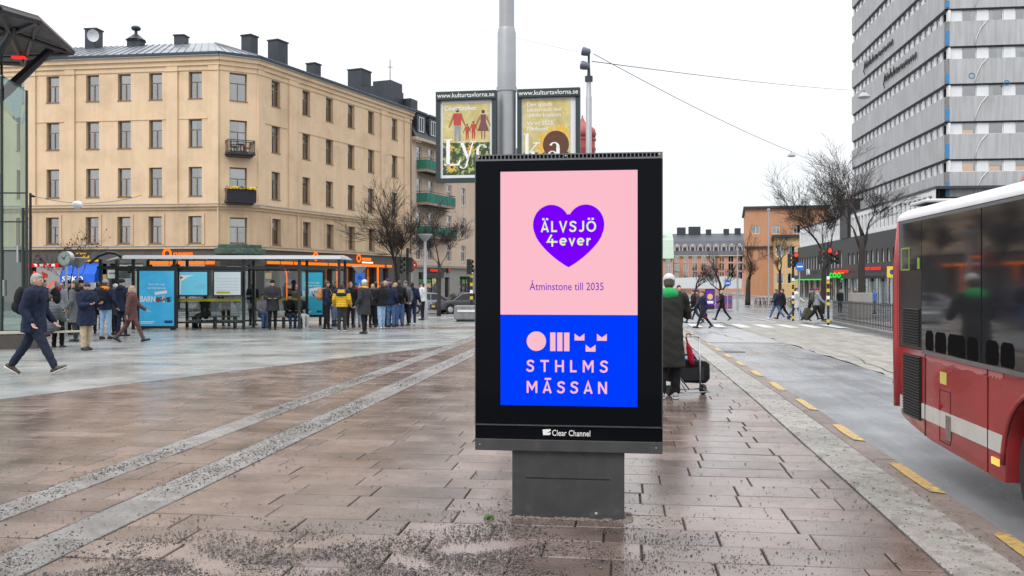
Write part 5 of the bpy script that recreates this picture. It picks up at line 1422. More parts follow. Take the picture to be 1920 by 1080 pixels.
for z, r in ((hz(502), .05),):
    q = MB(); q.box(hx(190), hx(636), -.35, -.28, z - r, z + r); q.build("beam", M_sframe, shel)
for px in (196, 256, 331, 459, 562, 636):
    for y in (-.31, 1.2):
        q = MB(); q.box(hx(px) - .05, hx(px) + .05, y - .05, y + .05, -.05, hz(486.5)); q.build("post", M_sframe, shel)
for px in (284, 300, 345, 367, 394, 408, 470, 500, 520):
    q = MB(); q.box(hx(px) - .03, hx(px) + .03, -.3, 1.2, hz(488.5), hz(486.5)); q.build("rafter", M_sframe, shel)
for x0_, x1_, y in ((333, 457, -.3), (196, 254, 1.2), (333, 457, 1.2), (461, 560, 1.2), (610, 634, 1.2)):
    q = MB(); q.box(hx(x0_) + .03, hx(x1_) - .03, y - .006, y + .006, .28, hz(504)); q.build("glass_wall", M_clear, shel)
    for z in (.26, hz(505.5)):
        q = MB(); q.box(hx(x0_) + .03, hx(x1_) - .03, y - .03, y + .03, z - .03, z + .03) ; q.build("glazing_bar", M_sframe, shel)
M_yb = mat("yellow_band", (.42, .36, .03), .6)
for z in (hz(561), hz(563.6)):
    q = MB(); q.box(hx(333) + .05, hx(457) - .05, -.315, -.308, z - .025, z + .025); q.build("yellow_band", M_yb, shel)
    q = MB(); q.box(hx(461), hx(560), 1.18, 1.187, z - .02, z + .02); q.build("yellow_band", M_yb, shel)
q = MB(); q.box(hx(345), hx(437), .5, .85, .43, .47); be = q.build("bench_seat", mat("bench_wood", (.3, .2, .12), .6, var=.2), shel)
for px in (352, 392, 430):
    q = MB(); q.box(hx(px) - .04, hx(px) + .04, .55, .8, 0, .43); q.build("bench_leg", M_sframe, shel)
q = MB(); q.box(hx(480), hx(562), .55, .9, .42, .46); q.build("bench_seat", MATS["bench_wood"], shel)
for px in (486, 522, 557):
    q = MB(); q.box(hx(px) - .04, hx(px) + .04, .6, .85, 0, .42); q.build("bench_leg", M_sframe, shel)
# advertising cases: each a thing of its own
M_cyan = mat("cyan_poster", (0.035, 0.32, 0.56), 0.45, var=.12, scale=1.5, col2=(.10, .45, .64), c2scale=1.2, c2lo=.5, c2hi=.7, emit=(.03, .27, .5), estr=.35)
M_teal = mat("teal_poster", (0.02, 0.30, 0.42), 0.45, var=.08, scale=1.5, emit=(.015, .22, .32), estr=.35)
def ad_case(label, px0, px1, py0, py1, Y, m, big=True):
    g = GY((px0 + px1) / 2, Y); kk = Y / F; W = (px1 - px0) * kk; z0, z1 = CAMH + (HY - py1) * kk, CAMH + (HY - py0) * kk
    t = thing("advert_case", label, "advert case", g, R(2))
    q = MB(); q.box(-W/2 - .1, W/2 + .1, -.06, .1, z0 - .1, z1 + .14); q.build("case", M_sframe, t, bevel=.01)
    for x in (-W/2 + .1, W/2 - .1):
        q = MB(); q.box(x - .05, x + .05, -.04, .08, -.02, z0 - .1); q.build("leg", M_sframe, t)
    q = MB(); q.box(-W/2, W/2, -.066, -.0605, z0, z1); p_ = q.build("poster", m, t)
    H_ = z1 - z0
    for j, s in enumerate(("Barn och unga", "hör inte hemma")): lettering(s, .12, E_print, p_, (0, -.069, z0 + H_ * (.74 - .07 * j)), sx=.85)
    lettering("BARN", .3, E_print, p_, (-W * .48, -.069, z0 + H_ * .44), bold=.03, align='LEFT', sx=.72)
    lettering("& GÄNG" if big else "& G", .24, MATS["poster_dark"], p_, (-W * .02, -.069, z0 + H_ * .445), bold=.03, align='LEFT', sx=.62)
    for j in range(3):
        q = MB(); x = W * (.02 + .14 * j); q.box(x, x + .1, -.0685, -.0665, z0 + H_ * .43, z0 + H_ * (.52 + .03 * (j % 2))); q.build("print_block", (M_pr, E_print, MATS["poster_dark"])[j], p_)
    q = MB(); q.T = Matrix.Translation((W * .1, 0, z0 + H_ * .6)) @ Matrix.Rotation(R(-8), 4, 'Y'); q.box(-.2, .25, -.0685, -.0665, -.05, .06); q.build("print_slip", E_print, p_)
    q = MB(); q.box(-W * .46, -W * .05, -.0685, -.0665, z0 + H_ * .07, z0 + H_ * .085); q.box(-W * .46, -W * .12, -.0685, -.0665, z0 + H_ * .045, z0 + H_ * .06); q.build("print_line", E_print, p_)
    q = MB(); q.box(W * .22, W * .46, -.0685, -.0665, z0 + H_ * .05, z0 + H_ * .1); q.build("print_mark", mat("poster_navy", (.01, .05, .2), .5), p_)
    return t
ad_case("large cyan poster case at the left end of the bus shelter", 263, 327, 508, 611, SY - .62, M_cyan)
ad_case("teal poster case at the right end of the bus shelter", 567, 605, 511, 590, 37.2, M_teal, False)
def info_panel(label, px0, px1, py0, py1, m, kind):
    kk = (SY - .42) / F; W = (px1 - px0) * kk; H_ = (py1 - py0) * kk; c = P((px0 + px1) / 2, py1, SY - .42)
    t = thing("notice_panel", label, "notice panel", c, R(2))
    q = MB(); q.box(-W/2 - .06, W/2 + .06, 0, .05, -.06, H_ + .06); q.build("frame", M_sframe, t, bevel=.008)
    q = MB(); q.box(-W/2, W/2, -.006, -.0005, 0, H_); s = q.build("sheet", m, t)
    if kind:
        q = MB(); q.prism([(-W/2, H_ * .86), (-W/2 + .55, H_ * .86), (-W/2 + .3, H_ * .78), (-W/2 + .06, H_ * .58), (-W/2 + .04, .04), (-W/2, .0)], -.008, -.0062, 'y'); q.build("print_corner", E_print, s)
        q = MB(); q.prism([(-W/2 + .02, H_ * .82), (-W/2 + .14, H_ * .76), (-W/2 + .03, H_ * .68)], -.01, -.0081, 'y'); q.build("print_mark", M_pr, s)
        for j in range(4):
            q = MB(); q.box(.05 + .05 * j, .4 + .02 * j, -.008, -.0062, H_ * (.3 + .05 * j), H_ * (.31 + .05 * j)); q.build("print_line", MATS["poster_grey_blue"], s)
    else:
        for j in range(5):
            q = MB(); q.box(-W * .4, W * .42, -.008, -.0062, H_ * (.2 + .13 * j), H_ * (.21 + .13 * j)); q.build("print_line", MATS["poster_grey_blue"], s)
        q = MB(); q.box(-W * .42, W * .1, -.008, -.0062, H_ * .06, H_ * .15); q.build("print_block", MATS["yellow_band"], s)
info_panel("cyan route map with a white corner inside the bus shelter", 337, 388, 510, 553, mat("map_cyan", (.10, .42, .58), .5, var=.06, emit=(.12, .4, .5), estr=.35), True)
info_panel("pale grey timetable sheet inside the bus shelter", 402, 451, 510, 553, mat("timetable_grey", (.42, .48, .5), .5, var=.06, emit=(.3, .36, .4), estr=.35), False)
# bus stop flag with its letter
t = thing("bus_stop_sign", "white and dark red bus stop sign marked C beside the shelter", "sign", GY(222, 35.6))
kk = 35.6 / F
q = MB(); q.lathe([(.04, 0), (.04, 2.9)], 8); q.build("post", M_sframe, t)
q = MB(); q.box((203 - 222) * kk, (246 - 222) * kk, -.06, -.042, CAMH + (HY - 522) * kk, CAMH + (HY - 506) * kk); f_ = q.build("flag", E_print, t)
q = MB(); q.box((203 - 222) * kk, (240 - 222) * kk, -.064, -.0605, CAMH + (HY - 506) * kk, CAMH + (HY - 501) * kk); q.build("red_header", mat("dark_red_paint", (.2, .015, .03), .5), f_)
q = MB(); q.box((241 - 222) * kk, (251 - 222) * kk, -.07, -.061, CAMH + (HY - 512) * kk, CAMH + (HY - 498) * kk); q.build("letter_plate", M_sframe, f_)
lettering("C", .27, E_print, f_, ((246 - 222) * kk, -.072, CAMH + (HY - 510) * kk), bold=.02)
for j in range(3):
    q = MB(); q.box((206 + 4 * j - 222) * kk, (208.5 + 4 * j - 222) * kk, -.064, -.0605, CAMH + (HY - 514) * kk, CAMH + (HY - 511) * kk); q.build("line_number", MATS["poster_navy"], f_)

# street clock, speaker box
t = thing("street_clock", "round white street clock tilted on a post near the blue awning", "clock", GY(124, 30.2))
kk = 30.2 / F; cz_ = CAMH + (HY - 485) * kk
q = MB(); q.lathe([(.05, 0), (.045, cz_ - .25)], 8); q.build("post", M_alu, t)
q = MB(); q.T = Matrix.Translation((0, 0, cz_)) @ Matrix.Rotation(R(-12), 4, 'Z') @ Matrix.Rotation(R(90), 4, 'X'); q.lathe([(.24, -.1), (.25, -.1), (.25, .1), (.235, .1)], 24); hd = q.build("housing", M_alu, t)
q = MB(); q.T = Matrix.Translation((0, 0, cz_)) @ Matrix.Rotation(R(-12), 4, 'Z') @ Matrix.Rotation(R(90), 4, 'X'); q.lathe([(.225, .1), (.225, .106)], 24); q.build("dial", E_print, hd)
q = MB(); q.T = Matrix.Translation((0, 0, cz_)) @ Matrix.Rotation(R(-12), 4, 'Z') @ Matrix.Rotation(R(90), 4, 'X')
for a, L_, w in ((.9, .17, .014), (2.6, .13, .018)):
    d = Vector((math.cos(a), math.sin(a), 0)); s_ = Vector((-d.y, d.x, 0)) * w
    q._a([-d * .04 - s_ + Vector((0, 0, .108)), -d * .04 + s_ + Vector((0, 0, .108)), d * L_ + s_ * .6 + Vector((0, 0, .108)), d * L_ - s_ * .6 + Vector((0, 0, .108))], [(0, 1, 2, 3)])
for j in range(12):
    a = j * math.pi / 6; d = Vector((math.cos(a), math.sin(a), 0)); s_ = Vector((-d.y, d.x, 0)) * .008
    q._a([d * .19 - s_ + Vector((0, 0, .107)), d * .19 + s_ + Vector((0, 0, .107)), d * .215 + s_ + Vector((0, 0, .107)), d * .215 - s_ + Vector((0, 0, .107))], [(0, 1, 2, 3)])
q.build("hands", M_iron, hd, recalc=False)
def lantern_post(label, px, py_top, Y, r=.05):
    t = thing("lamp_post", label, "lamp post", GY(px, Y)); kk = Y / F; zt = CAMH + (HY - py_top) * kk - gz((px - 960) * kk, Y)
    q = MB(); q.lathe([(r * 1.6, 0), (r * 1.6, .9), (r, 1.0), (r * .8, zt - .3)], 10); q.build("shaft", M_galv, t, smooth='auto')
    q = MB(); q.lathe([(.06, zt - .32), (.12, zt - .28), (.34, zt - .02), (.36, zt), (.34, zt + .02), (.05, zt + .03)], 14); q.build("lamp_head", mat("lantern_grey", (.33, .34, .35), .4), t, smooth='auto')
    return t
lantern_post("grey lamp post with conical lantern behind the waiting crowd", 797, 440, 43.2, .09)
lantern_post("short lantern post before the blue awning", 146, 484, 31.0, .035)
lantern_post("short lantern post in front of the orange lit shop", 674, 500, 44.0, .04)

# ================================================================== glass pavilion and canopy, upper left
M_tint = glassmat("green_tinted_glass", (0.40, 0.62, 0.56), base=.13)
M_truss = mat("black_canopy_steel", (0.022, 0.018, 0.024), 0.45, var=.15)
pav = thing("glass_pavilion", "green tinted glass pavilion wall at the left picture edge", "pavilion", GY(20, 27.5))
kk = 27.5 / F
def vx(px): return (px - 20) * kk
def vz(py): return CAMH + (HY - py) * kk
ztop0, ztop1 = vz(136), vz(170)
q = MB(); q._a([(vx(-220), .0, .3), (vx(50), .0, .3), (vx(50), 0, ztop1), (vx(-30), 0, ztop0 + .3), (vx(-220), 0, ztop0 + 1)], [(0, 1, 2, 3, 4)]); q.build("glass_wall", M_tint, pav, recalc=False)
q = MB(); q._a([(vx(50), 0, .3), (vx(50) - 2.9, 5, .3), (vx(50) - 2.9, 5, ztop1 - .2), (vx(50), 0, ztop1)], [(0, 1, 2, 3)]); q.build("glass_wall", M_tint, pav, recalc=False)
q = MB(); q._a([(vx(-220), -.3, ztop0 + 1), (vx(-30), -.3, ztop0 + .3), (vx(50), -.2, ztop1), (vx(50) - 2.9, 5, ztop1 - .2), (vx(-220), 5, ztop0 + .7)], [(0, 1, 2, 3, 4)]); q.build("glass_roof", M_tint, pav, recalc=False)
for px, z1 in ((4, vz(100)), (44, vz(390)), (51, ztop1)):
    q = MB(); q.box(vx(px) - .03, vx(px) + .03, -.05, -.005, .2, z1); q.build("mullion", M_sframe, pav)
for py in (362, 416, 470): 
    q = MB(); q.box(vx(-220), vx(50), -.04, -.005, vz(py) - .02, vz(py) + .02); q.build("transom", M_sframe, pav)
q = MB(); q.box(vx(-220), vx(52), -.15, .15, 0, .3); q.build("plinth", mat("dark_granite", (.06, .05, .045), .5, var=.2, scale=5), pav)
q = MB(); q.box(vx(34) , vx(37), -.09, -.06, vz(492), vz(460)); q.box(vx(8), vx(10), -.09, -.06, vz(555), vz(525)); q.build("door_handle", M_alu, pav)
q = MB(); q.box(vx(-220), vx(30) - 2.4, 3.5, 3.6, .0, vz(300)); q.build("inner_wall", mat("pavilion_inner", (.3, .34, .28), .7, var=.3, scale=.8, col2=(.05, .1, .08), c2scale=1.2), pav)
# canopy: hexagon of dark steel on slanted struts
CY = 27.0
can = thing("canopy_roof", "dark steel canopy with slanted struts at the upper left corner", "canopy", GY(-40, 29))
def cw(px, py, Y): return P(px, py, Y) - Vector(can.location)
rim = [cw(-260, 60, 33), cw(-160, -10, 22), cw(0, 17, 22), cw(72, 38, 23.5), cw(136, 96, 28), cw(44, 119, 33), cw(-120, 112, 35)]
q = MB(); q._a([p for p in rim] + [p + Vector((0, 0, .12)) for p in rim], [tuple(range(6, -1, -1)), tuple(range(7, 14))] + [(i, (i + 1) % 7, (i + 1) % 7 + 7, i + 7) for i in range(7)])
q.build("deck", mat("perforated_soffit", (.12, .105, .11), .6, var=.25, scale=12), can)
for i in range(7):
    q = MB(); q.tube([rim[i] + Vector((0, 0, -.02)), rim[(i + 1) % 7] + Vector((0, 0, -.02))], .09, 6); q.build("rim_beam", M_truss, can)
for a, b in ((2, 5), (3, 5), (3, 6), (4, 1), (4, 6), (2, 6)):
    q = MB(); q.tube([rim[a] + Vector((0, 0, -.08)), rim[b] + Vector((0, 0, -.08))], .055, 6); q.build("joist", M_truss, can)
for a, b, r0, r1 in ((cw(95, 93, 28.5), cw(10, 172, 27.8), .12, .16), (cw(30, 47, 25), cw(-25, 130, 27.5), .1, .15), (cw(-60, 175, 27.6), Vector((vx(-60) - 0.2, -1.4, 0)), .16, .2), (cw(10, 172, 27.8), cw(-60, 235, 27.6), .16, .16), (cw(-25, 130, 27.5), cw(-60, 175, 27.6), .15, .16)):
    q = MB(); q.tube([a, b], [r0, r1], 8); q.build("strut", M_truss, can, smooth='auto')
q = MB(); q.box(*sorted((cw(24, 108, 30).x, cw(48, 108, 30).x)), cw(24, 108, 30).y - .1, cw(24, 108, 30).y + .1, cw(24, 109.5, 30).z, cw(24, 106, 30).z); q.build("heater_lamp", E_red, can)
# bench in front of the pavilion
bn = thing("stone_bench", "pale topped bench with stone base at the left edge", "bench", G(0, 655), R(20))
q = MB()
q._a([(-3.0, -.28, .46), (2.0, -.15, .46), (2.05, .12, .46), (-3.0, .3, .46), (-3.0, -.28, .38), (2.0, -.15, .42), (2.05, .12, .42), (-3, .3, .38)], [(0, 1, 2, 3), (7, 6, 5, 4), (0, 4, 5, 1), (1, 5, 6, 2), (2, 6, 7, 3), (3, 7, 4, 0)]); q.build("seat", mat("bench_pale_wood", (.42, .38, .3), .6, var=.2, scale=5), bn)
q = MB(); q.box(-3, .9, -.2, .2, -.02, .379); q.build("base", MATS["dark_granite"], bn)
# concrete seat block right of the crowd
sbp = GY(875, 41.0)
cb = thing("concrete_bench", "grey concrete bench block with pale slat beside the sign", "bench", sbp, R(-4))
q = MB(); q.box(-.52, 1.6, -.45, .45, .1, .72); q.build("block", mat("cast_concrete", (.2, .2, .2), .6, var=.2, scale=4, streak=.15), cb, bevel=.05)
q = MB(); q.box(-.36, 1.5, -.48, -.451, .44, .54); q.build("slat", M_wpanel, cb)
q = MB(); q.box(-.42, 1.5, -.38, .38, -.02, .099); q.build("plinth", M_tband, cb)
# ================================================================== the red bus
BV = 2.89
def bus_x(px, v=BV):
    kx = (px - 960) / F; Y = v / (cS * kx - sS); X = kx * Y
    return BU - (X * sS + Y * cS)
BU = 0.0; BU = -bus_x(1684)
bp = UV(BU, BV); bp.z = gz(bp.x, bp.y) - .105
bus = thing("city_bus", "red city bus with black window band passing at the right edge", "bus", bp, math.atan2(-cS, -sS))
M_red = mat("bus_red_paint", (0.33, 0.022, 0.026), 0.32, var=0.12, scale=1.5, coat=.5, rvar=.08, col2=(.21, .032, .032), c2scale=1.1, c2lo=.45, c2hi=.75)
M_bglass = mat("bus_black_glass", (0.018, 0.019, 0.022), 0.04, var=.2, scale=3, spec=.55, coat=.5, rvar=.03)
M_bpanel = mat("bus_black_panel", (0.014, 0.014, 0.015), 0.22, var=.1)
M_bwhite = mat("bus_white_stripe", (0.50, 0.48, 0.45), 0.5, var=.12, scale=4, col2=(.3, .27, .23), c2scale=3, c2lo=.6, c2hi=.75)
M_broof = mat("bus_white_roof", (0.6, 0.6, 0.62), 0.4, var=.08)
M_rub = mat("tyre_rubber", (0.018, 0.018, 0.019), 0.8, var=.2, scale=12, bump=.2, bscale=60)
M_seam = mat("panel_seam", (0.01, 0.006, 0.006), 0.7, var=0)
WX, FX, WR = 3.30, 9.4, .58
BL, BW = 12.0, 2.55
def arch(cx): return [(cx + WR * math.cos(a), .46 + WR * 1.02 * math.sin(a)) for a in np.linspace(math.pi, 0, 13)]
low = [(0.10, .47), (.42, .42), (1.02, .355), (WX - WR, .32)] + arch(WX)[1:-1] + [(WX + WR, .32), (FX - WR, .32)] + arch(FX)[1:-1] + [(FX + WR, .32), (BL, .34)]
side = low + [(BL + .05, 1.19), (0.0, 1.19), (0.0, .68)]
q = MB(); q.prism(side, 0, BW, 'y'); q.build("lower_body", M_red, bus, bevel=.02, smooth='auto')
# upper body with a curved rear corner and roof
up = []
for (y, z) in ((0.0, 1.191), (0.0, 2.50), (.03, 2.56), (.12, 2.62), (.4, 2.68), (BW / 2, 2.71), (BW - .4, 2.68), (BW - .12, 2.62), (BW - .03, 2.56), (BW, 2.5), (BW, 1.191)): up.append((y, z))
q = MB(); q.prism(up, .012, BL, 'x'); q.build("upper_body", M_bpanel, bus, smooth='auto')
q = MB(); q.prism([(-.006, 2.50), (-.004, 2.53), (.03, 2.575), (.1, 2.62), (.1, 2.59), (.05, 2.56), (.02, 2.5)], -.02, BL, 'x'); q.build("roof_edge", M_broof, bus, smooth='auto')
q = MB(); q.tube([(.0, .015, .55), (-.03, .02, 1.2), (-.03, .02, 2.0), (.0, .03, 2.5)], [.06, .065, .065, .04], 10); q.build("rear_corner", M_red, bus, smooth=True)
# window band: separate panes
g = bus_x
pan = [(.06, g(1729)), (g(1729) + .012, g(1841)), (g(1843.5), 3.4), (3.42, 5.0), (5.02, 6.6), (6.62, 8.2), (8.22, 11.8)]
for i, (a, b) in enumerate(pan):
    z0 = 1.46 if i else 1.78
    q = MB(); q.box(a, b, -.008, .0, 1.20 if i else 1.98, 2.465); q.build("window", M_bglass, bus)
q = MB(); q.box(.06, g(1729), -.007, 0, 1.20, 1.975); up_ = q.build("engine_panel", M_bpanel, bus)
q = MB(); q.box(g(1722), g(1726), -.012, -.0085, 1.99, 2.1); q.box(g(1691.5), g(1707), -.0105, -.0085, 1.98, 1.995); q.box(g(1691.5), g(1693), -.0105, -.0085, 1.995, 2.2); q.box(g(1705.5), g(1707), -.0105, -.0085, 1.995, 2.2); q.box(g(1691.5), g(1707), -.0105, -.0085, 2.2, 2.215); q.build("green_sticker", mat("lime_sticker", (.2, .32, .03), .5), up_)
def grille(name, x0, x1, z0, z1, n):
    q = MB(); q.box(x0, x1, -.010, -.0075, z0, z1); gr = q.build(name, M_seam, bus)
    q = MB(); h = (z1 - z0) / n
    for j in range(n):
        zz_ = z0 + h * j; q._a([(x0 + .01, -.011, zz_ + h * .15), (x1 - .01, -.011, zz_ + h * .15), (x1 - .01, -.026, zz_ + h * .62), (x0 + .01, -.026, zz_ + h * .62), (x0 + .01, -.011, zz_ + h * .8), (x1 - .01, -.011, zz_ + h * .8)], [(0, 1, 2, 3), (3, 2, 5, 4)])
    q.build("louvres", mat("louvre_grey", (.035, .035, .036), .45), gr)
grille("upper_grille", g(1694), g(1727), 1.22, 1.6, 14)
grille("lower_grille", g(1695), g(1728), .50, 1.13, 22)
q = MB(); q.box(.05, g(1693), -.004, -.001, .43, 1.18); q.build("rear_trim", M_bpanel, bus) if False else None
# sill line, stripe, seams
q = MB(); q.box(g(1730), 11.9, -.014, 0, 1.165, 1.20); q.build("sill_rail", mat("grimy_sill", (.13, .11, .11), .5, var=.2), bus)
q = MB(); q.box(.08, g(1694), -.004, .0, .535, .68); q.build("stripe", M_bwhite, bus)
q = MB(); q.box(g(1728.5), g(1734), -.004, 0, .535, .68); q.build("stripe", M_bwhite, bus)
q = MB(); q.box(g(1736), g(1852), -.004, 0, .535, .68); q.build("stripe", M_bwhite, bus)
q = MB(); q.box(g(1853.5), WX - WR - .01, -.004, 0, .535, .68); q.build("stripe", M_bwhite, bus)
q = MB(); q.box(WX + WR + .06, FX - WR - .06, -.004, 0, .535, .68); q.build("stripe", M_bwhite, bus)
for px, z0, z1 in ((1735, .375, 1.16), (1852.5, .34, 1.16)):
    q = MB(); q.box(g(px) - .006, g(px) + .006, -.0055, -.001, z0, z1); q.build("seam", M_seam, bus)
for cx in (WX, FX):
    q = MB(); pts = [(cx + (WR + .015) * math.cos(a), -.006, .46 + (WR * 1.02 + .015) * math.sin(a)) for a in np.linspace(math.pi, 0, 17)]
    q.tube(pts, .022, 6); q.build("arch_rim", M_red, bus, smooth=True)
    q = MB(); q.T = Matrix.Translation((cx, .05, .47)) @ Matrix.Rotation(R(-90), 4, 'X'); q.lathe([(.27, .03), (.44, .0), (.475, .03), (.48, .08), (.48, .24), (.46, .28), (.3, .28)], 36); w = q.build("wheel", M_rub, bus, smooth='auto')
    q = MB(); q.T = Matrix.Translation((cx, .05, .47)) @ Matrix.Rotation(R(-90), 4, 'X'); q.lathe([(.28, .02), (.26, .05), (.2, .12), (.12, .1), (.11, .03), (.0, .02)], 24); q.build("rim", M_alu, w, smooth='auto')
    q = MB(); q.T = Matrix.Translation((0, 0, 0)); q.prism([(cx + (WR - .01) * math.cos(a), .46 + (WR * 1.02 - .01) * math.sin(a)) for a in np.linspace(math.pi, 0, 13)], .4, .42, 'y'); q.build("wheel_well", M_seam, bus)
# seats and grab poles show as dark shapes at the foot of the panes; grime along the sill
M_seatb = mat("seat_silhouette", (.003, .003, .0035), .8, var=0, spec=.05)
for a, b in ((g(1737), g(1752)), (g(1755), g(1776)), (g(1779), g(1812)), (g(1815), g(1836)), (g(1850), g(1875)), (g(1878), g(1905))):
    q = MB(); q.prism([(a + .02, 1.21), (b - .02, 1.21), (b, 1.25), (b - .01, 1.37), (b - .05, 1.40), (a + .05, 1.40), (a + .01, 1.37), (a, 1.25)], -.0098, -.0083, 'y'); q.build("seat_back", M_seatb, bus)
M_grime = mat("road_grime", (.16, .13, .12), .7, var=.3, scale=12)
q = MB(); q.box(g(1774), g(1784), -.0062, -.0045, .44, .66); q.build("grime_patch", M_grime, bus)
for i, (a, b) in enumerate(((g(1736), g(1851)), (g(1854), WX - WR - .02))):
    n = 14; top_ = [(a + (b - a) * j / n, 1.158) for j in range(n + 1)]; lo_p = [(a + (b - a) * j / n, 1.13 - .03 * abs(math.sin(j * .9 + i))) for j in range(n + 1)]
    q = MB(); q._a([(x, -.003, z) for x, z in top_] + [(x, -.003, z) for x, z in lo_p], [(j, j + 1, j + n + 2, j + n + 1) for j in range(n)]); q.build("washed_edge", mat("faded_red", (.42, .13, .13), .5, var=.1), bus, recalc=False)
# small fittings
def boxp(name, px0, px1, z0, z1, d, m):
    q = MB(); q.box(g(px0), g(px1), -d, -.001, z0, z1); return q.build(name, m, bus, bevel=.003)
boxp("marker_lamp", 1861, 1875, .43, .485, .012, mat("amber_lamp", (.6, .25, .03), .3, emit=(1, .5, .1), estr=.9))
boxp("notice_sticker", 1763, 1775, .93, 1.04, .004, mat("yellow_sticker", (.55, .48, .12), .5))
q = MB(); 
for (a, b, c, d) in ((g(1762), g(1782), .40, .405), (g(1762), g(1782), .87, .875)): q.box(a, b, -.004, -.001, c, d)
for x in (g(1762), g(1782)): q.box(x - .003, x + .003, -.004, -.001, .4, .87)
q.build("hatch_outline", M_seam, bus)
boxp("hatch_handle", 1761, 1764, .70, .74, .02, M_red)
boxp("tail_lamp", 1676.5, 1681, .98, 1.24, .01, mat("tail_lamp_red", (.25, .01, .01), .2, coat=.5)) 
q = MB(); q.T = Matrix.Translation((-.035, .03, .80)) @ Matrix.Rotation(R(-90), 4, 'Y'); q.lathe([(.07, -.02), (.075, .02), (.05, .05), (.0, .06)], 14); q.build("reversing_lamp", mat("lamp_clear", (.35, .33, .28), .15, coat=.5), bus, smooth='auto')
q = MB(); q.box(-.06, .02, .05, BW - .05, .5, .68); q.build("rear_bumper", M_red, bus, bevel=.03)
q = MB(); q.prism([(.9, 2.66), (1.15, 2.86), (1.5, 2.93), (4.6, 2.93), (5.0, 2.85), (5.1, 2.66)], .75, 1.9, 'y'); q.build("roof_pod", mat("pod_red", (.45, .05, .07), .35, coat=.3), bus, bevel=.08, smooth='auto')
q = MB(); q.box(-.02, .5, .12, 1.6, 2.66, 2.70); q.build("roof_hatch", M_broof, bus, bevel=.02)

# ================================================================== cars parked down the side street
def car(label, loc, rz, m, plate):
    t = thing("parked_car", label, "car", loc, rz)
    prof = [(-2.1, .35), (-2.15, .62), (-2.0, .82), (-1.1, .95), (-.45, 1.38), (.3, 1.46), (1.1, 1.40), (1.85, .98), (2.1, .9), (2.15, .5), (2.1, .3)]
    bot = []
    for cx in (1.3, -1.3): bot += [(cx + .36 * math.cos(a), .3 + .36 * math.sin(a)) for a in np.linspace(0, math.pi, 9)]
    q = MB(); q.prism(prof + [(2.0, .28)] + bot + [(-2.05, .28)], -.86, .86, 'y'); b = q.build("body", m, t, bevel=.07, smooth='auto')
    gl = mat("car_glass", (.02, .025, .03), .05, var=0, spec=.7, coat=.5)
    for s in (-1, 1):
        q = MB(); q.prism([(-.98, .97), (-.42, 1.33), (.22, 1.38), (.22, .97)], .865 * s, .872 * s, 'y'); q.build("side_window", gl, t)
        q = MB(); q.prism([(.28, .97), (.28, 1.38), (1.02, 1.34), (1.55, .97)], .865 * s, .872 * s, 'y'); q.build("side_window", gl, t)
        q = MB(); q.ell((-2.0, .62 * s, .68), (.1, .2, .09), 10, 6); q.build("headlight", mat("headlight", (.55, .55, .55), .15), t, smooth=True)
    q = MB(); q._a([(-1.13, -.7, .985), (-1.13, .7, .985), (-.5, .62, 1.385), (-.5, -.62, 1.385)], [(0, 1, 2, 3)]); q.build("windscreen", gl, t)
    q = MB(); q.box(-2.17, -2.13, -.5, .5, .4, .6); q.build("grille", M_seam, t)
    q = MB(); q.box(-2.2, -2.171, -.26, .26, .46, .58); q.build("number_plate", plate, t)
    for x in (-1.3, 1.3):
        for s in (-1, 1):
            q = MB(); q.T = Matrix.Translation((x, .7 * s, .31)) @ Matrix.Rotation(R(-90 * s), 4, 'X'); q.lathe([(.15, .14), (.29, .16), (.31, .12), (.31, -.05)], 20); w = q.build("wheel", M_rub, t, smooth='auto')
            q = MB(); q.T = Matrix.Translation((x, .7 * s, .31)) @ Matrix.Rotation(R(-90 * s), 4, 'X'); q.lathe([(.19, .155), (.17, .17), (.05, .175), (0, .18)], 12); q.build("rim", M_alu, w)
def gsub(px, Y):
    p = GY(px, Y); p.z -= .12; return p
car("dark grey parked car with yellow number plate facing the square", gsub(868, 62), R(28), mat("dark_car_paint", (.03, .032, .04), .2, coat=.8, var=.05), mat("plate_yellow", (.6, .45, .05), .5))
car("silver blue parked car half hidden by the lamp post", gsub(806, 62.5), R(205), mat("silver_car_paint", (.23, .25, .3), .25, coat=.8, var=.05), E_print)

# ================================================================== traffic lights, signs, island fence
M_tl = mat("traffic_light_black", (0.010, 0.011, 0.011), 0.5, var=.1)
E_tlred = glow("red_signal", s2l((255, 60, 40)), 2.0)
M_ylw = mat("yellow_tape", (.6, .42, .03), .6)
def signal_head(t, x, y, z, s, rz, lit=True):
    T_ = Matrix.Translation((x, y, z)) @ Matrix.Rotation(rz, 4, 'Z')
    q = MB(); q.T = T_; q.box(-.15 * s, .15 * s, -.1 * s, .1 * s, -.45 * s, .45 * s); h = q.build("signal_head", M_tl, t, bevel=.02)
    for j, zz_ in enumerate((.29, 0, -.29)):
        q = MB(); q.T = T_ @ Matrix.Translation((0, -.1 * s, zz_ * s)) @ Matrix.Rotation(R(90), 4, 'X')
        q.lathe([(.105 * s, 0), (.11 * s, .015)], 16); q.build("lens", E_tlred if (lit and j == 0) else mat("dark_lens", (.02, .02, .018), .2), h)
        q = MB(); q.T = T_; n = 8
        pts = [(.125 * s * math.cos(a), -.1 * s, zz_ * s + .125 * s * math.sin(a)) for a in np.linspace(-.3, math.pi + .3, n)]
        V = pts + [(p[0], p[1] - .16 * s, p[2] - .02 * s) for p in pts]
        q._a(V, [(i, i + 1, i + 1 + n, i + n) for i in range(n - 1)]); q.build("visor", M_tl, h, recalc=False)
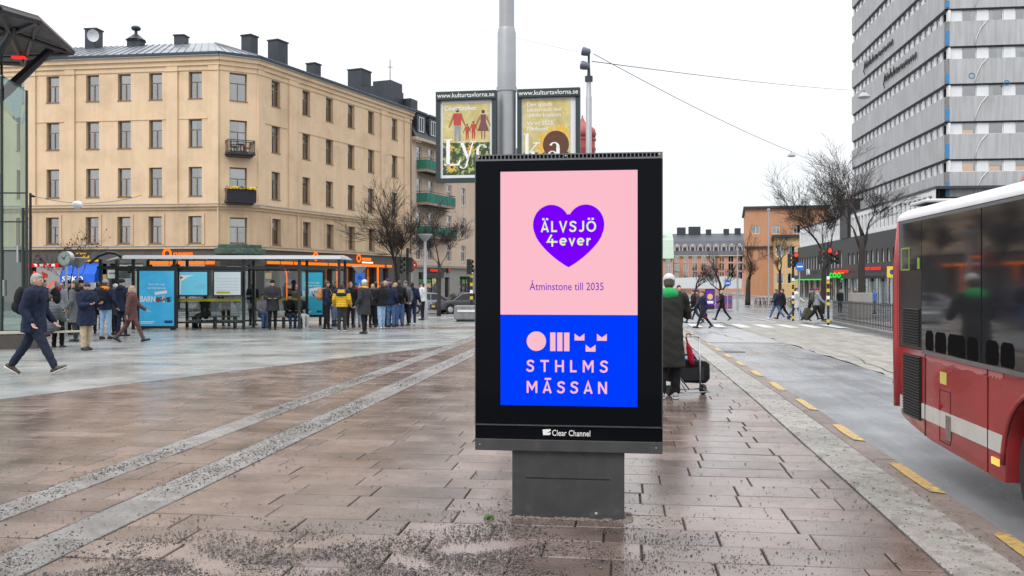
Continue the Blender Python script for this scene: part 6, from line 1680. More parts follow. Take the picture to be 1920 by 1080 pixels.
def traffic_light(label, px, Y, heads, ztop, lit, bands=False, extra=None):
    t = thing("traffic_light", label, "traffic light", GY(px, Y))
    q = MB(); q.lathe([(.06, 0), (.06, ztop)], 10); q.build("post", M_tl, t)
    for (x, z, s, rz) in heads: signal_head(t, x, -.12, z, s, rz, lit)
    if bands:
        for z, c in ((.12, M_ylw), (.95, M_ylw), (1.25, E_print), (1.6, M_ylw), (2.0, M_ylw), (2.2, E_print)):
            q = MB(); q.lathe([(.075, z), (.075, z + .16)], 10); q.build("sticker_band", c, t)
    return t
k55 = 46 / F
def tz(py, px, Y): return CAMH + (HY - py) * Y / F - gz((px - 960) * Y / F, Y)
traffic_light("traffic light showing red at the fence end, yellow banded post", 1553, 44, [(0, tz(480, 1553, 44), .9, 0), (-.42, tz(482, 1553, 44), .75, R(70)), (.45, tz(482, 1553, 44), .75, R(-70))], tz(455, 1553, 44), True, True)
traffic_light("red traffic light left of the fence beside a blue round sign", 1487, 50, [(.12, tz(487, 1487, 50), .9, R(-8)), (-.25, tz(489, 1487, 50), .85, R(75))], tz(470, 1487, 50), True, True)
traffic_light("dark unlit traffic light behind the crowd by the bare tree", 764, 43.5, [(-.35, tz(497, 764, 43.5), .9, R(70)), (.12, tz(497, 764, 43.5), .8, R(150))], tz(465, 764, 43.5), False, False)
traffic_light("dark traffic light close to the sign's left edge", 884, 44, [(-.1, tz(500, 884, 44), .8, R(60))], tz(488, 884, 44), False, True)
def round_sign(label, px, py, Y, m, r, py_foot=None, square=False):
    t = thing("road_sign", label, "road sign", GY(px, Y)); z = tz(py, px, Y)
    q = MB(); q.lathe([(.035, 0), (.035, z + .1)], 8); q.build("post", M_galv, t)
    q = MB()
    if square: q.box(-r, r, -.06, -.04, z - r * 1.1, z + r * 1.1)
    else: q.T = Matrix.Translation((0, -.05, z)) @ Matrix.Rotation(R(90), 4, 'X'); q.lathe([(r, 0), (r, .02)], 20)
    f = q.build("plate", m, t)
    q = MB()
    if square: q.T = Matrix.Translation((0, -.061, z)) @ Matrix.Rotation(R(90), 4, 'X'); q.lathe([(r * .5, 0), (r * .5, .004)], 16); q.build("emblem", MATS["poster_navy"], f)
    else: q.box(-r * .65, r * .65, -.078, -.0705, z - r * .14, z + r * .14); q.build("emblem", E_print, f)
    return t
M_sblue = mat("sign_blue", (.02, .13, .5), .45)
round_sign("blue round road sign on a post beyond the crossing", 1364, 531, 78, M_sblue, .28)
round_sign("blue cycle road sign under the left red traffic light", 1499, 500, 49.5, M_sblue, .24)
round_sign("yellow square parking sign beside the bus", 1672, 510, 46, mat("sign_yellow", (.65, .5, .05), .5), .26, square=True)
round_sign("small red round sign behind the traffic light by the tree", 772, 497, 46, mat("sign_red", (.4, .04, .02), .5), .28)
round_sign("small blue square sign on the short lantern post", 675, 521, 43.0, M_sblue, .22, square=True)
for px, Y in ((1383, 75), (1441, 82)):
    t = thing("lamp_mast", "tall thin grey mast between the far bare trees" if px == 1441 else "thin mast by the far bare trees, nearer the blue sign", "mast", GY(px, Y)); q = MB(); q.lathe([(.09, 0), (.06, tz(395 if px == 1441 else 470, px, Y))], 8); q.build("shaft", M_galv, t)
    q = MB(); q.box(-.1, .1, -.1, .1, tz(395 if px == 1441 else 470, px, Y), tz(393 if px == 1441 else 468, px, Y) + .1); q.build("cap", M_galv, t)
# dark poster wall far along the street
t = thing("advert_column", "purple lit advert stand beyond the crossing", "advert stand", GY(1331, 80), 0); t.scale = (.7, .7, .75)
q = MB(); q.box(-.6, .6, -.1, .1, 0, 2.4); q.build("case", M_sframe, t, bevel=.02)
q = MB(); q.box(-.5, .5, -.112, -.101, .5, 2.25); f_ = q.build("poster", glow("purple_poster", s2l((120, 60, 190)), .8), t)
q = MB(); q.T = Matrix.Translation((0, -.113, 1.5)) @ Matrix.Rotation(R(90), 4, 'X'); q.lathe([(.34, 0), (.34, .004)], 20); q.build("print_disc", glow("yellow_disc", s2l((240, 210, 110)), .8), f_)
q = MB(); q.box(-.4, .4, -.118, -.113, .7, 1.0); q.build("print_block", E_print, f_)
t = thing("hoarding", "low purple hoarding right of the purple advert stand", "hoarding", GY(1342, 82)); q = MB()
q.box(0, 1.5, 0, .1, 0, 1.2); q.build("panel", mat("purple_paint", (.12, .06, .25), .6, var=.2, scale=2, col2=(.3, .1, .12), c2scale=2), t)
q = MB(); q.box(0, .1, .1, .2, 0, 1.5); q.box(1.4, 1.5, .1, .2, 0, 1.15); q.build("posts", M_galv, t)
# traffic island with its fence
fa = G(1562, 601, -.0); fb = G(1684, 624, -.0)
d_ = (fb - fa); d_.z = 0; Lf = d_.length; d_.normalize(); n_ = Vector((-d_.y, d_.x, 0))
is_ = []
A = fa - d_ * 1.9; B = fb + d_ * 9
wv = Vector((d_.y, -d_.x, 0)); 
if wv.x < 0: wv = -wv
rows = [[((A + d_ * ((B - A).length) * t_ / 8 + wv * w_).x, (A + d_ * ((B - A).length) * t_ / 8 + wv * w_).y) for w_ in (-.35, .8, 2.0)] for t_ in range(9)]
sheet("traffic_island", rows, mat("island_concrete", (.17, .165, .155), .5, var=.2, scale=2), dz=.02, skirt=.16)
fence = thing("railing_fence", "black upright bar railing on the traffic island left of the bus", "fence", (fa.x, fa.y, gz(fa.x, fa.y) + .02), math.atan2(d_.y, d_.x))
NB_ = 62; LT = Lf + 5.0; slope = (gz(*(fa + d_ * LT).xy) - gz(fa.x, fa.y)) / LT
barm = MB(); barm.box(-.017, .017, -.015, .015, .0, 1.12); bm_ = barm.mesh("bar", mat("fence_black", (.012, .012, .013), .4))
for j in range(NB_ + 1): put("bar", bm_, fence, (LT * j / NB_, 0, slope * LT * j / NB_))
for z in (.12, 1.0):
    q = MB(); q._a([(0, -.03, z), (LT, -.03, z + slope * LT), (LT, .03, z + slope * LT), (0, .03, z), (0, -.03, z + .05), (LT, -.03, z + .05 + slope * LT), (LT, .03, z + .05 + slope * LT), (0, .03, z + .05)], [(3, 2, 1, 0), (4, 5, 6, 7), (0, 1, 5, 4), (2, 3, 7, 6), (1, 2, 6, 5), (3, 0, 4, 7)]); q.build("rail", MATS["fence_black"], fence)
# bicycles massed in racks before the ochre building: dark tangle of wheels, each a thing
def bicycle(label, loc, rz, frame_m):
    t = thing("bicycle", label, "bicycle", loc, rz, "bicycles parked beyond the crossing")
    for x in (-.52, .52):
        q = MB(); q.tube([(x + .33 * math.cos(a), 0, .34 + .33 * math.sin(a)) for a in np.linspace(0, 2 * math.pi, 17)], .018, 5); q.build("wheel", M_rub, t)
    q = MB(); q.tube([(-.52, 0, .34), (-.15, 0, .32), (.38, 0, .85), (.52, 0, .34)], .02, 5); q.tube([(-.15, 0, .32), (-.28, 0, .9)], .02, 5); q.tube([(-.25, 0, .8), (.36, 0, .8)], .02, 5); q.build("frame", frame_m, t)
    q = MB(); q.box(-.4, -.16, -.07, .07, .9, .96); q.build("saddle", M_rub, t)
    q = MB(); q.tube([(.36, -.25, 1.02), (.38, 0, 1.0), (.36, .25, 1.02)], .018, 5); q.tube([(.38, 0, .82), (.38, 0, 1.0)], .018, 5); q.build("handlebar", M_alu, t)
random.seed(44)
for j in range(12):
    px = 1418 + j * 7.2
    bicycle("dark bicycle in the row beyond the crossing, " + ("leftmost", "second from left", "third from left", "fourth from left", "fifth from left", "sixth from left", "sixth from right", "fifth from right", "fourth from right", "third from right", "second from right", "rightmost")[j], GY(px, 84 + random.uniform(-1.5, 1.5)), R(random.uniform(60, 110)), mat("bike_black", (.02, .02, .024), .4))
# shelter behind the fence
t = thing("bus_shelter", "small dark glazed shelter behind the railing fence", "bus shelter", GY(1665, 62)); kk = 62 / F
q = MB(); q.box(-2.2, 4, -.8, .8, 2.55, 2.7); q.build("roof", M_sframe, t)
for x in (-2.0, .9, 3.8):
    for y in (-.7, .7):
        q = MB(); q.box(x - .05, x + .05, y - .05, y + .05, 0, 2.55); q.build("post", M_galv, t)
q = MB(); q.box(-2, 3.8, .68, .7, .3, 2.3); q.build("glass_wall", M_clear, t)
t = thing("electrical_cabinet", "grey street cabinet behind the railing fence by the tree", "cabinet", GY(1613, 56)); q = MB(); q.box(-.65, .65, -.3, .3, 0, 1.55); q.build("case", M_greys, t, bevel=.03)
q = MB(); q.box(-.6, -.01, -.312, -.301, .15, 1.45); q.build("door", M_greys, t); q = MB(); q.box(.01, .6, -.312, -.301, .15, 1.45); q.build("door", M_greys, t)
# ================================================================== bare trees
M_bark = mat("dark_bark", (0.028, 0.022, 0.019), 0.85, var=.3, scale=10, bump=.4, bscale=25)
M_twig = mat("twig_bark", (0.026, 0.019, 0.016), 0.85, var=.2, scale=10)
def tree(name, label, px, Y, py_top, tr, seed, fork=.3, spread=1.0, levels=6, group=None, lean=0.0, leaves=False, twig=1.0):
    rnd = random.Random(seed)
    g_ = GY(px, Y); H = CAMH + (HY - py_top) * Y / F - g_.z
    t = thing(name, label, "tree", g_, 0, group)
    trunk = MB(); crown = MB(); lv = []
    def grow(mb, p, d, L, r, lev, n_seg=4):
        pts = [p.copy()]; rad = [r]; q_ = p.copy(); dd = d.copy()
        r1 = r * (.62 if lev else .72)
        for i in range(n_seg):
            w = .16 if lev else .022
            dd = (dd + Vector((rnd.gauss(0, w), rnd.gauss(0, w), rnd.gauss(.03, w * .6)))).normalized()
            q_ = q_ + dd * (L / n_seg); pts.append(q_.copy()); rad.append(r + (r1 - r) * (i + 1) / n_seg)
        mb.tube(pts, rad, 8 if lev == 0 else (6 if lev == 1 else (5 if lev == 2 else 3)), caps=lev < 2)
        if lev >= levels:
            lv.append(pts[-1]); return
        nch = {0: 3, 1: 4, 2: 4, 3: 4, 4: 3}.get(lev, 2)
        for c in range(nch + (1 if lev >= 1 else 0)):
            f = 1.0 if c == 0 else rnd.uniform(.38 if lev else .72, 1.0)
            i = min(n_seg - 1, int(f * n_seg)); a = pts[i].lerp(pts[i + 1], f * n_seg - i) if f < 1 else pts[-1]
            az = rnd.uniform(0, 6.28); sp = (rnd.uniform(.25, .75) if c else rnd.uniform(.05, .25)) * spread
            o = dd.orthogonal().normalized(); o2 = dd.cross(o)
            nd = (dd * math.cos(sp) + (o * math.cos(az) + o2 * math.sin(az)) * math.sin(sp))
            nd = (nd + Vector((0, 0, .28 if lev < 3 else .08))).normalized()
            k_ = rnd.uniform(.62, .86) if c == 0 else rnd.uniform(.45, .78)
            grow(crown, a, nd, L * k_ * (1.35 if lev == 0 else 1), max(.006 * twig, rad[i + 1 if f < 1 else -1] * (.74 if c == 0 else rnd.uniform(.34, .55))), lev + 1, 4 if lev < 3 else 3)
    grow(trunk, Vector((0, 0, -.05)), Vector((lean, 0, 1)).normalized(), H * fork, tr, 0, 5)
    zs = max(v[2] for v in crown.v); k_ = (H - H * fork) / (zs - H * fork)
    crown.v = [(v[0] * (k_ ** .5), v[1] * (k_ ** .5), H * fork + (v[2] - H * fork) * k_) if v[2] > H * fork else (v[0], v[1], v[2]) for v in crown.v]
    trunk.build("trunk", M_bark, t, smooth=True, recalc=False); crown.build("crown", M_twig, t, smooth=True, recalc=False)
    if leaves:
        q = MB(); lv = [(v[0] * (k_ ** .5), v[1] * (k_ ** .5), H * fork + (v[2] - H * fork) * k_) if v[2] > H * fork else v for v in lv]
        for p in lv:
            for _ in range(1):
                if rnd.random() < .4:
                    c = Vector(p) + Vector((rnd.gauss(0, .05), rnd.gauss(0, .05), rnd.gauss(0, .05))); a = Vector((rnd.gauss(0, 1), rnd.gauss(0, 1), rnd.gauss(0, 1))).normalized() * .045; b = a.orthogonal().normalized() * .03
                    q._a([c - a, c + b, c + a, c - b], [(0, 1, 2, 3)])
        q.build("leaves", mat("brown_leaf", (.16, .06, .035), .7, var=.3), t, recalc=False)
    return t
tree("bare_tree", "large bare tree standing before the right end of the tan building", 744, 44.5, 318, .21, 6, fork=.3, spread=.95, twig=1.25)
tree("bare_tree", "smaller bare tree in front of the balcony building beside the sign", 823, 52, 362, .13, 9, fork=.42, spread=.9, twig=1.6)
tree("bare_tree", "tall dark bare tree rising before the grey tower left of the bus", 1616, 58, 228, .27, 14, fork=.42, spread=.72, twig=1.9)
tree("bare_tree", "bare tree behind the traffic lights, second left of the bus", 1541, 68, 296, .22, 23, fork=.36, spread=.82, twig=1.9)
tree("bare_tree", "far bare tree left of the thin mast before the orange building", 1402, 96, 408, .3, 31, fork=.3, spread=1.0, twig=1.6, levels=5)
tree("bare_tree", "far spreading bare tree before the terracotta block", 1352, 104, 462, .3, 37, fork=.22, spread=1.3, twig=1.6, levels=5)
tree("bare_tree", "slim bare tree before the ochre wall", 1462, 92, 418, .2, 41, fork=.4, spread=.8, twig=1.5, levels=5)
tree("bare_tree", "far small bare tree left of the blue round sign", 1305, 130, 488, .25, 45, fork=.3, spread=1.1, levels=5)
tree("young_tree", "young thin tree with a few brown leaves by the clock", 128, 32.0, 416, .045, 51, fork=.45, spread=1.1, levels=4, leaves=True)
# ================================================================== people
def cloth(name, col, rough=.85, bump=.5, bs=16): return mat("cloth_" + name, col, rough, var=.14, scale=5, bump=bump, bscale=bs, spec=.25)
K_navy = cloth("navy", (.012, .018, .042)); K_black = cloth("black", (.010, .010, .012)); K_char = cloth("charcoal", (.03, .032, .036)); K_grey = cloth("grey", (.10, .105, .115))
K_lgrey = cloth("light_grey", (.24, .25, .28)); K_white = cloth("white", (.55, .55, .55)); K_yellow = cloth("yellow", (.55, .33, .02)); K_jean = cloth("blue_denim", (.06, .12, .26)); K_ljean = cloth("light_denim", (.24, .36, .52))
K_djean = cloth("dark_denim", (.02, .04, .09)); K_beige = cloth("beige", (.42, .34, .23)); K_brown = cloth("brown", (.10, .05, .045)); K_olive = cloth("olive", (.07, .07, .05)); K_orange = cloth("orange", (.65, .2, .02)); K_red = cloth("red", (.35, .02, .02))
K_green = cloth("bright_green", (.02, .30, .085)); K_blue = cloth("bright_blue", (.01, .12, .5)); K_purple = cloth("purple", (.05, .02, .12)); K_coat = cloth("dark_olive_coat", (.022, .022, .020)); K_pink = cloth("pink", (.5, .08, .2)); K_mid = cloth("slate_blue", (.045, .06, .095))
S_brown = mat("shoe_brown", (.045, .026, .018), .5); S_black = mat("shoe_black", (.01, .01, .011), .5); S_white = mat("shoe_white", (.5, .5, .5), .6); S_grey = mat("shoe_grey", (.3, .3, .32), .7, var=.3, scale=20); S_sole = mat("shoe_sole", (.6, .6, .58), .6)
SK = mat("skin", (.52, .31, .23), .55, var=.08, scale=12); SKE = mat("eye_dark", (.03, .02, .02), .3, var=0); SKM = mat("lips", (.38, .14, .12), .5, var=0)
H_bk = mat("hair_black", (.010, .008, .007), .5, var=.4, scale=40, bump=.6, bscale=60); H_br = mat("hair_brown", (.045, .026, .016), .5, var=.4, scale=40, bump=.6, bscale=60); H_bl = mat("hair_blond", (.34, .25, .15), .5, var=.3, scale=40, bump=.6, bscale=60); H_gr = mat("hair_grey", (.28, .26, .24), .5, var=.3, scale=40, bump=.6, bscale=60)
JOBS = []
def remesh_part(mb, name, mats_, parent, voxel, sm_it=4, puff=0.0, extra=None, clamp=None):
    JOBS.append((mb, name, mats_, parent, voxel, sm_it, puff, extra, clamp))
def flush_people():
    tmp = []
    for (mb, name, mats_, parent, voxel, it, puff, extra, clamp) in JOBS:
        me = bpy.data.meshes.new("t"); me.from_pydata(mb.v, [], mb.f)
        bm = bmesh.new(); bm.from_mesh(me); bmesh.ops.recalc_face_normals(bm, faces=bm.faces); bm.to_mesh(me); bm.free()
        o = bpy.data.objects.new("t", me); COL.objects.link(o)
        r = o.modifiers.new("r", 'REMESH'); r.mode = 'VOXEL'; r.voxel_size = voxel; r.use_smooth_shade = True
        s = o.modifiers.new("s", 'SMOOTH'); s.factor = .5; s.iterations = it
        tmp.append(o)
    dg = bpy.context.evaluated_depsgraph_get()
    for o, (mb, name, mats_, parent, voxel, it, puff, extra, clamp) in zip(tmp, JOBS):
        me = bpy.data.meshes.new_from_object(o.evaluated_get(dg))
        n = len(me.vertices); co = np.empty(n * 3); me.vertices.foreach_get("co", co); co = co.reshape(-1, 3)
        no = np.empty(n * 3); me.vertices.foreach_get("normal", no); no = no.reshape(-1, 3)
        if clamp is not None:
            zc0, xl = clamp; k0 = (co[:, 2] < zc0) & (np.abs(co[:, 0]) < xl); co[k0, 2] = zc0 + .1 * (co[k0, 2] - zc0)
        if puff > 0:
            co = co + no * (np.abs(np.sin(co[:, 2:3] * math.pi / .085)) - .6) * puff
        elif puff < 0:     # folds in plain cloth
            w = np.sin(co[:, 2:3] * 31 + co[:, 0:1] * 23 + 2.5 * np.sin(co[:, 1:2] * 19)) * np.sin(co[:, 2:3] * 11 + co[:, 1:2] * 17)
            co = co + no * w * -puff
        me.vertices.foreach_set("co", co.reshape(-1))
        me.materials.clear()
        for m in mats_: me.materials.append(m)
        if extra is not None:      # add unremeshed fingers, eyes, lips to the same mesh
            bm = bmesh.new(); bm.from_mesh(me)
            vs = [bm.verts.new(v) for v in extra.v]
            for f, mi in zip(extra.f, extra.m):
                fc = bm.faces.new([vs[i] for i in f]); fc.material_index = mi; fc.smooth = True
            bm.to_mesh(me); bm.free()
        me.polygons.foreach_set("use_smooth", [True] * len(me.polygons)); me.update()
        put(name, me, parent)
    for o in tmp:
        me = o.data; bpy.data.objects.remove(o); bpy.data.meshes.remove(me)
    JOBS.clear()
POSES = {
 'stand': dict(legs=((.03, .02, 0), (-.03, .02, 0)), arms=((.05, .12, .25), (.0, .12, .25))),
 'pockets': dict(legs=((.06, .03, 0), (-.05, .06, 0)), arms=((-.15, .28, .75), (-.15, .28, .75))),
 'front': dict(legs=((.04, .02, 0), (-.04, .03, 0)), arms=((.1, .18, 1.35), (.1, .18, 1.35)), inw=.55),
 'phone': dict(legs=((.03, .02, 0), (-.06, .1, 0)), arms=((.35, .1, 1.35), (.3, .12, 1.45)), inw=.35, headp=-.5),
 'walk': dict(legs=((.48, .12, .25), (-.36, .32, -.5)), arms=((-.4, .1, .35), (.45, .1, .5)), lean=.06),
 'stride': dict(legs=((.52, .06, .4), (-.46, .16, -.5)), arms=((-.35, .2, .95), (-.1, .2, .75)), lean=.08),
 'walk2': dict(legs=((-.34, .34, -.5), (.46, .10, .25)), arms=((.4, .1, .5), (-.35, .1, .3)), lean=.06),
 'sit': dict(legs=((1.45, 1.45, 0), (1.4, 1.5, 0)), arms=((.35, .12, 1.0), (.35, .12, 1.0)), lean=.12, inw=.3),
 'hunch': dict(legs=((.04, .05, 0), (-.08, .08, 0)), arms=((.3, .2, 1.5), (.25, .2, 1.5)), lean=.2, inw=.4, headp=-.35),
}
def person(label, loc, heading, pose='stand', H=1.75, top=K_navy, bot=K_black, shoe=S_black, hair=H_br, hem=.1, hat=None, hood=None, scarf=None, puff=0.0, longhair=False,
           headyaw=0.0, headp=None, vox=.021, wide=1.0, bulk=1.0, group=None, sole=False, yoke=None, seat=None, cuff=True, dress=None):
    H *= 1.025; bulk = bulk * 1.14; s = H / 1.75; ps = POSES[pose]
    lean = ps.get('lean', 0.0); inw = ps.get('inw', 0.0); hp = ps.get('headp', 0.0) if headp is None else headp
    V3 = Vector
    pel = V3((0, 0, 0)); sp = V3((0, math.sin(lean), math.cos(lean)))
    J = {}
    feet = []
    for sd_, (p, b, fp) in zip((1, -1), ps['legs']):
        hip = pel + V3((.088 * sd_, 0, -.03)) * 1.0
        kn = hip + V3((.012 * sd_, math.sin(p), -math.cos(p))) * .43
        an = kn + V3((.0, math.sin(p - b), -math.cos(p - b))) * .42
        feet.append((hip, kn, an, fp, sd_))
    def footpts(an, fp):
        fd = V3((0, math.cos(fp), math.sin(fp))); dn = V3((0, math.sin(fp), -math.cos(fp)))
        return an + dn * .06 - fd * .055, an + dn * .06 + fd * .165, fd, dn
    zmin = min(min((footpts(f[2], f[3])[0] + footpts(f[2], f[3])[3] * .035).z, (footpts(f[2], f[3])[1] + footpts(f[2], f[3])[3] * .03).z) for f in feet)
    up = V3((0, 0, -zmin))
    if seat is not None: up = V3((0, 0, seat / s + .10))
    o3 = lambda v: (v + up) * s
    waist = pel + sp * .14; chest = pel + sp * .36; nb = pel + sp * .50
    hdir = V3((0, math.sin(lean * .5 - hp * .25), math.cos(lean * .5 - hp * .25)))
    hc = nb + hdir * .155
    HM = Matrix.Rotation(headyaw, 3, 'Z') @ Matrix.Rotation(hp, 3, 'X')
    root = thing("person", label, "person", loc, -R(heading), group)
    arms = []
    for sd_, (p, ab, el) in zip((1, -1), ps['arms']):
        sh = nb + V3((.175 * sd_ * (bulk * .5 + .5), 0, 0)) - sp * .055
        d = V3((math.sin(ab) * sd_, math.sin(p + lean) * math.cos(ab), -math.cos(p + lean) * math.cos(ab))).normalized()
        e = sh + d * .285
        f = V3((-math.sin(inw) * sd_ + math.sin(ab) * sd_ * .3, math.sin(p + el) * math.cos(inw), -math.cos(p + el))).normalized()
        w = e + f * .245
        arms.append((sh, e, w, f, sd_))
    ax = (0, 1, 0)
    # body: one continuous surface from head to ankles
    b = MB(); r_ = s
    b.ell(o3(hc), (.074 * s, .092 * s, .112 * s), 12, 9, rot=HM)
    hl = lambda x, y, z: o3(hc + HM @ V3((x, y, z)))
    b.ell(hl(0, .022, -.062), (.054 * s, .062 * s, .055 * s), 10, 7, rot=HM); b.cap(hl(0, .088, .012), .010 * s, hl(0, .104, -.02), .015 * s, 7)
    for e_ in (-1, 1): b.ell(hl(.075 * e_, -.005, -.008), (.012 * s, .022 * s, .03 * s), 7, 6, rot=HM)
    b.cap(o3(nb - sp * .03), .056 * s, o3(hc - hdir * .05), .052 * s)
    b.cap(o3(pel), .135 * s, o3(waist), .125 * s, fl=.72, ax=ax); b.cap(o3(waist), .125 * s, o3(chest), .15 * s, fl=.68, ax=ax); b.cap(o3(chest), .145 * s, o3(nb - sp * .09), .12 * s, fl=.66, ax=ax)
    b.cap(o3(arms[0][0]), .052 * s, o3(arms[1][0]), .052 * s)
    for hip, kn, an, fp, sd_ in feet:
        b.cap(o3(hip), .080 * s, o3(kn), .055 * s); b.cap(o3(kn), .052 * s, o3(an), .036 * s)
        h_, t_, fd, dn = footpts(an, fp); b.cap(o3(h_ + dn * -.01), .03 * s, o3(t_), .026 * s)
    x_ = MB()
    for sh, e, w, f, sd_ in arms:
        b.cap(o3(sh), .046 * s, o3(e), .038 * s); b.cap(o3(e), .036 * s, o3(w), .026 * s)
        side_ = V3((-sd_, 0, 0)); side_ = (side_ - f * side_.dot(f)).normalized(); bend = f.cross(side_) * sd_
        if bend.y < 0 and pose in ('stand', 'walk', 'walk2'): bend = -bend
        pm = w + f * .05; b.cap(o3(w), .026 * s, o3(pm + f * .02), .030 * s, fl=.6, ax=bend)
        for j, (offs, ln) in enumerate(((-.027, .068), (-.009, .08), (.009, .075), (.026, .058))):
            st = pm + f * .035 + V3(bend.cross(f)) * offs; k1 = st + (f + bend * .25).normalized() * ln * .5; k2 = k1 + (f + bend * .9).normalized() * ln * .5
            x_.cap(o3(st), .0088 * s, o3(k1), .0085 * s, 6); x_.cap(o3(k1), .0085 * s, o3(k2), .007 * s, 6)
        th = w + f * .03 + side_ * .02; k1 = th + (f * .6 + side_ * .8).normalized() * .035; k2 = k1 + (f + bend * .3).normalized() * .03
        x_.cap(o3(th), .011 * s, o3(k1), .010 * s, 6); x_.cap(o3(k1), .010 * s, o3(k2), .008 * s, 6)
    for e_ in (-1, 1): x_.ell(hl(.03 * e_, .083, .012), (.013 * s, .008 * s, .007 * s), 7, 5, mi=1, rot=HM)
    x_.ell(hl(0, .083, -.066), (.022 * s, .008 * s, .007 * s), 7, 5, mi=2, rot=HM)
    remesh_part(b, "body", [SK, SKE, SKM], root, vox * .8, 2, extra=x_)
    # trousers
    t = MB(); t.cap(o3(pel + V3((0, 0, -.05))), .15 * s * bulk ** .5, o3(pel + sp * .06), .145 * s, fl=.74, ax=ax)
    for hip, kn, an, fp, sd_ in feet:
        t.cap(o3(hip), .098 * s, o3(kn), .072 * s * wide); t.cap(o3(kn), .070 * s * wide, o3(kn.lerp(an, .97)), .054 * s * wide)
    remesh_part(t, "trousers", [bot], root, vox, 3, puff=-.006)
    # jacket
    j_ = MB(); B = bulk; clampz = None
    j_.cap(o3(pel + sp * .0), .165 * s * B, o3(waist), .158 * s * B, fl=.76, ax=ax); j_.cap(o3(waist), .158 * s * B, o3(chest), .178 * s * B, fl=.74, ax=ax); j_.cap(o3(chest), .175 * s * B, o3(nb - sp * .085), .135 * s * B, fl=.72, ax=ax)
    j_.cap(o3(arms[0][0] - sp * .01), .066 * s * B, o3(arms[1][0] - sp * .01), .066 * s * B); j_.cap(o3(nb - sp * .05), .075 * s, o3(nb + hdir * .03), .07 * s)
    if hem > 0:
        if seat is None:
            kavg = (feet[0][1] + feet[1][1]) / 2; dv = V3((0, (kavg.y) * .5, -1)).normalized()
            j_.cap(o3(pel), .165 * s * B, o3(pel + dv * hem), (.165 + .07 * hem) * s * B, fl=.84, ax=ax); clampz = (o3(pel + dv * hem).z, .225 * s * B)
        else:
            for hip, kn, *_ in feet: j_.cap(o3(hip), .105 * s * B, o3(hip.lerp(kn, min(.9, hem * 1.6))), .1 * s)
    for sh, e, w, f, sd_ in arms:
        j_.cap(o3(sh), .070 * s * B, o3(e), .058 * s * B); j_.cap(o3(e), .056 * s * B, o3(w - f * .015), .045 * s * B)
    remesh_part(j_, "jacket", [top], root, vox, 4, puff=puff if puff else -.006, clamp=clampz)
    if yoke:
        y_ = MB(); y_.cap(o3(arms[0][0]), .088 * s * B, o3(arms[1][0]), .088 * s * B); y_.cap(o3(nb - sp * .13), .185 * s * B, o3(nb - sp * .06), .14 * s * B, fl=.80, ax=ax); remesh_part(y_, "shoulder_yoke", [yoke], root, vox, 3)
    if dress:
        zq = o3(pel).z - hem * s; y_ = MB(); y_.lathe([(.15 * s, zq + .03), (.19 * s, zq - .07), (.17 * s, zq - .07)], 14); y_.build("skirt", dress, root, smooth=True)
    # shoes
    for hip, kn, an, fp, sd_ in feet:
        h_, t_, fd, dn = footpts(an, fp)
        sh_ = MB(); sh_.cap(o3(h_ - dn * .012), .043 * s, o3(t_ + dn * .006), .036 * s, fl=1.0); sh_.cap(o3(an + dn * .0), .047 * s, o3(an + dn * .05 + fd * .03), .047 * s); sh_.cap(o3(an + dn * .045), .04 * s, o3(an + dn * .05 + fd * .1), .036 * s)
        remesh_part(sh_, "shoe", [shoe], root, min(vox, .016), 2)
        if sole:
            so = MB(); c0 = o3(h_ + dn * .022); c1 = o3(t_ + dn * .022); so.cap(c0, .046 * s, c1, .041 * s, fl=.3, ax=dn); so.build("sole", S_sole, root, smooth=True)
    # hair, hat, hood, scarf
    if hair is not None:
        h_ = MB(); h_.ell(hl(0, -.014, .020), (.082 * s, .096 * s, .108 * s), 12, 9, rot=HM)
        h_.ell(hl(0, -.045, -.03), (.07 * s, .06 * s, .07 * s), 10, 7, rot=HM); h_.ell(hl(0, .045, .078), (.055 * s, .045 * s, .035 * s), 9, 6, rot=HM)
        if longhair: h_.cap(hl(0, -.055, .0), .075 * s, hl(0, -.075, -.2), .06 * s)
        remesh_part(h_, "hair", [hair], root, .016, 2)
    if hat is not None:
        h_ = MB(); h_.ell(hl(0, -.008, .055), (.088 * s, .104 * s, .085 * s), 14, 9, rot=HM); h_.ell(hl(0, -.004, .035), (.092 * s, .108 * s, .035 * s), 14, 6, rot=HM)
        remesh_part(h_, "hat", [hat], root, .016, 2)
    if hood is not None:
        B = min(bulk, 1.12); h_ = MB(); h_.ell(o3(nb + V3((0, -.075, .0))), (.125 * s * B, .085 * s * B, .085 * s * B), 12, 8); h_.ell(o3(nb + V3((0, -.01, .02))), (.105 * s * B, .1 * s * B, .058 * s * B), 12, 8); remesh_part(h_, "hood", [hood], root, vox, 3)
    if scarf is not None:
        h_ = MB(); h_.ell(o3(nb + V3((0, .0, .02))), (.105 * s * B, .105 * s * B, .055 * s * B), 14, 7); h_.cap(o3(nb + V3((.05, .11 * B, 0))), .04 * s, o3(nb + V3((.07, .17 * B, -.22))), .04 * s); remesh_part(h_, "scarf", [scarf], root, vox, 3)
    root["_h"] = [o3(nb).z, o3(chest).y, o3(chest).z, s]
    root["_hand"] = list(o3(arms[0][2] + arms[0][3] * .09))
    return root
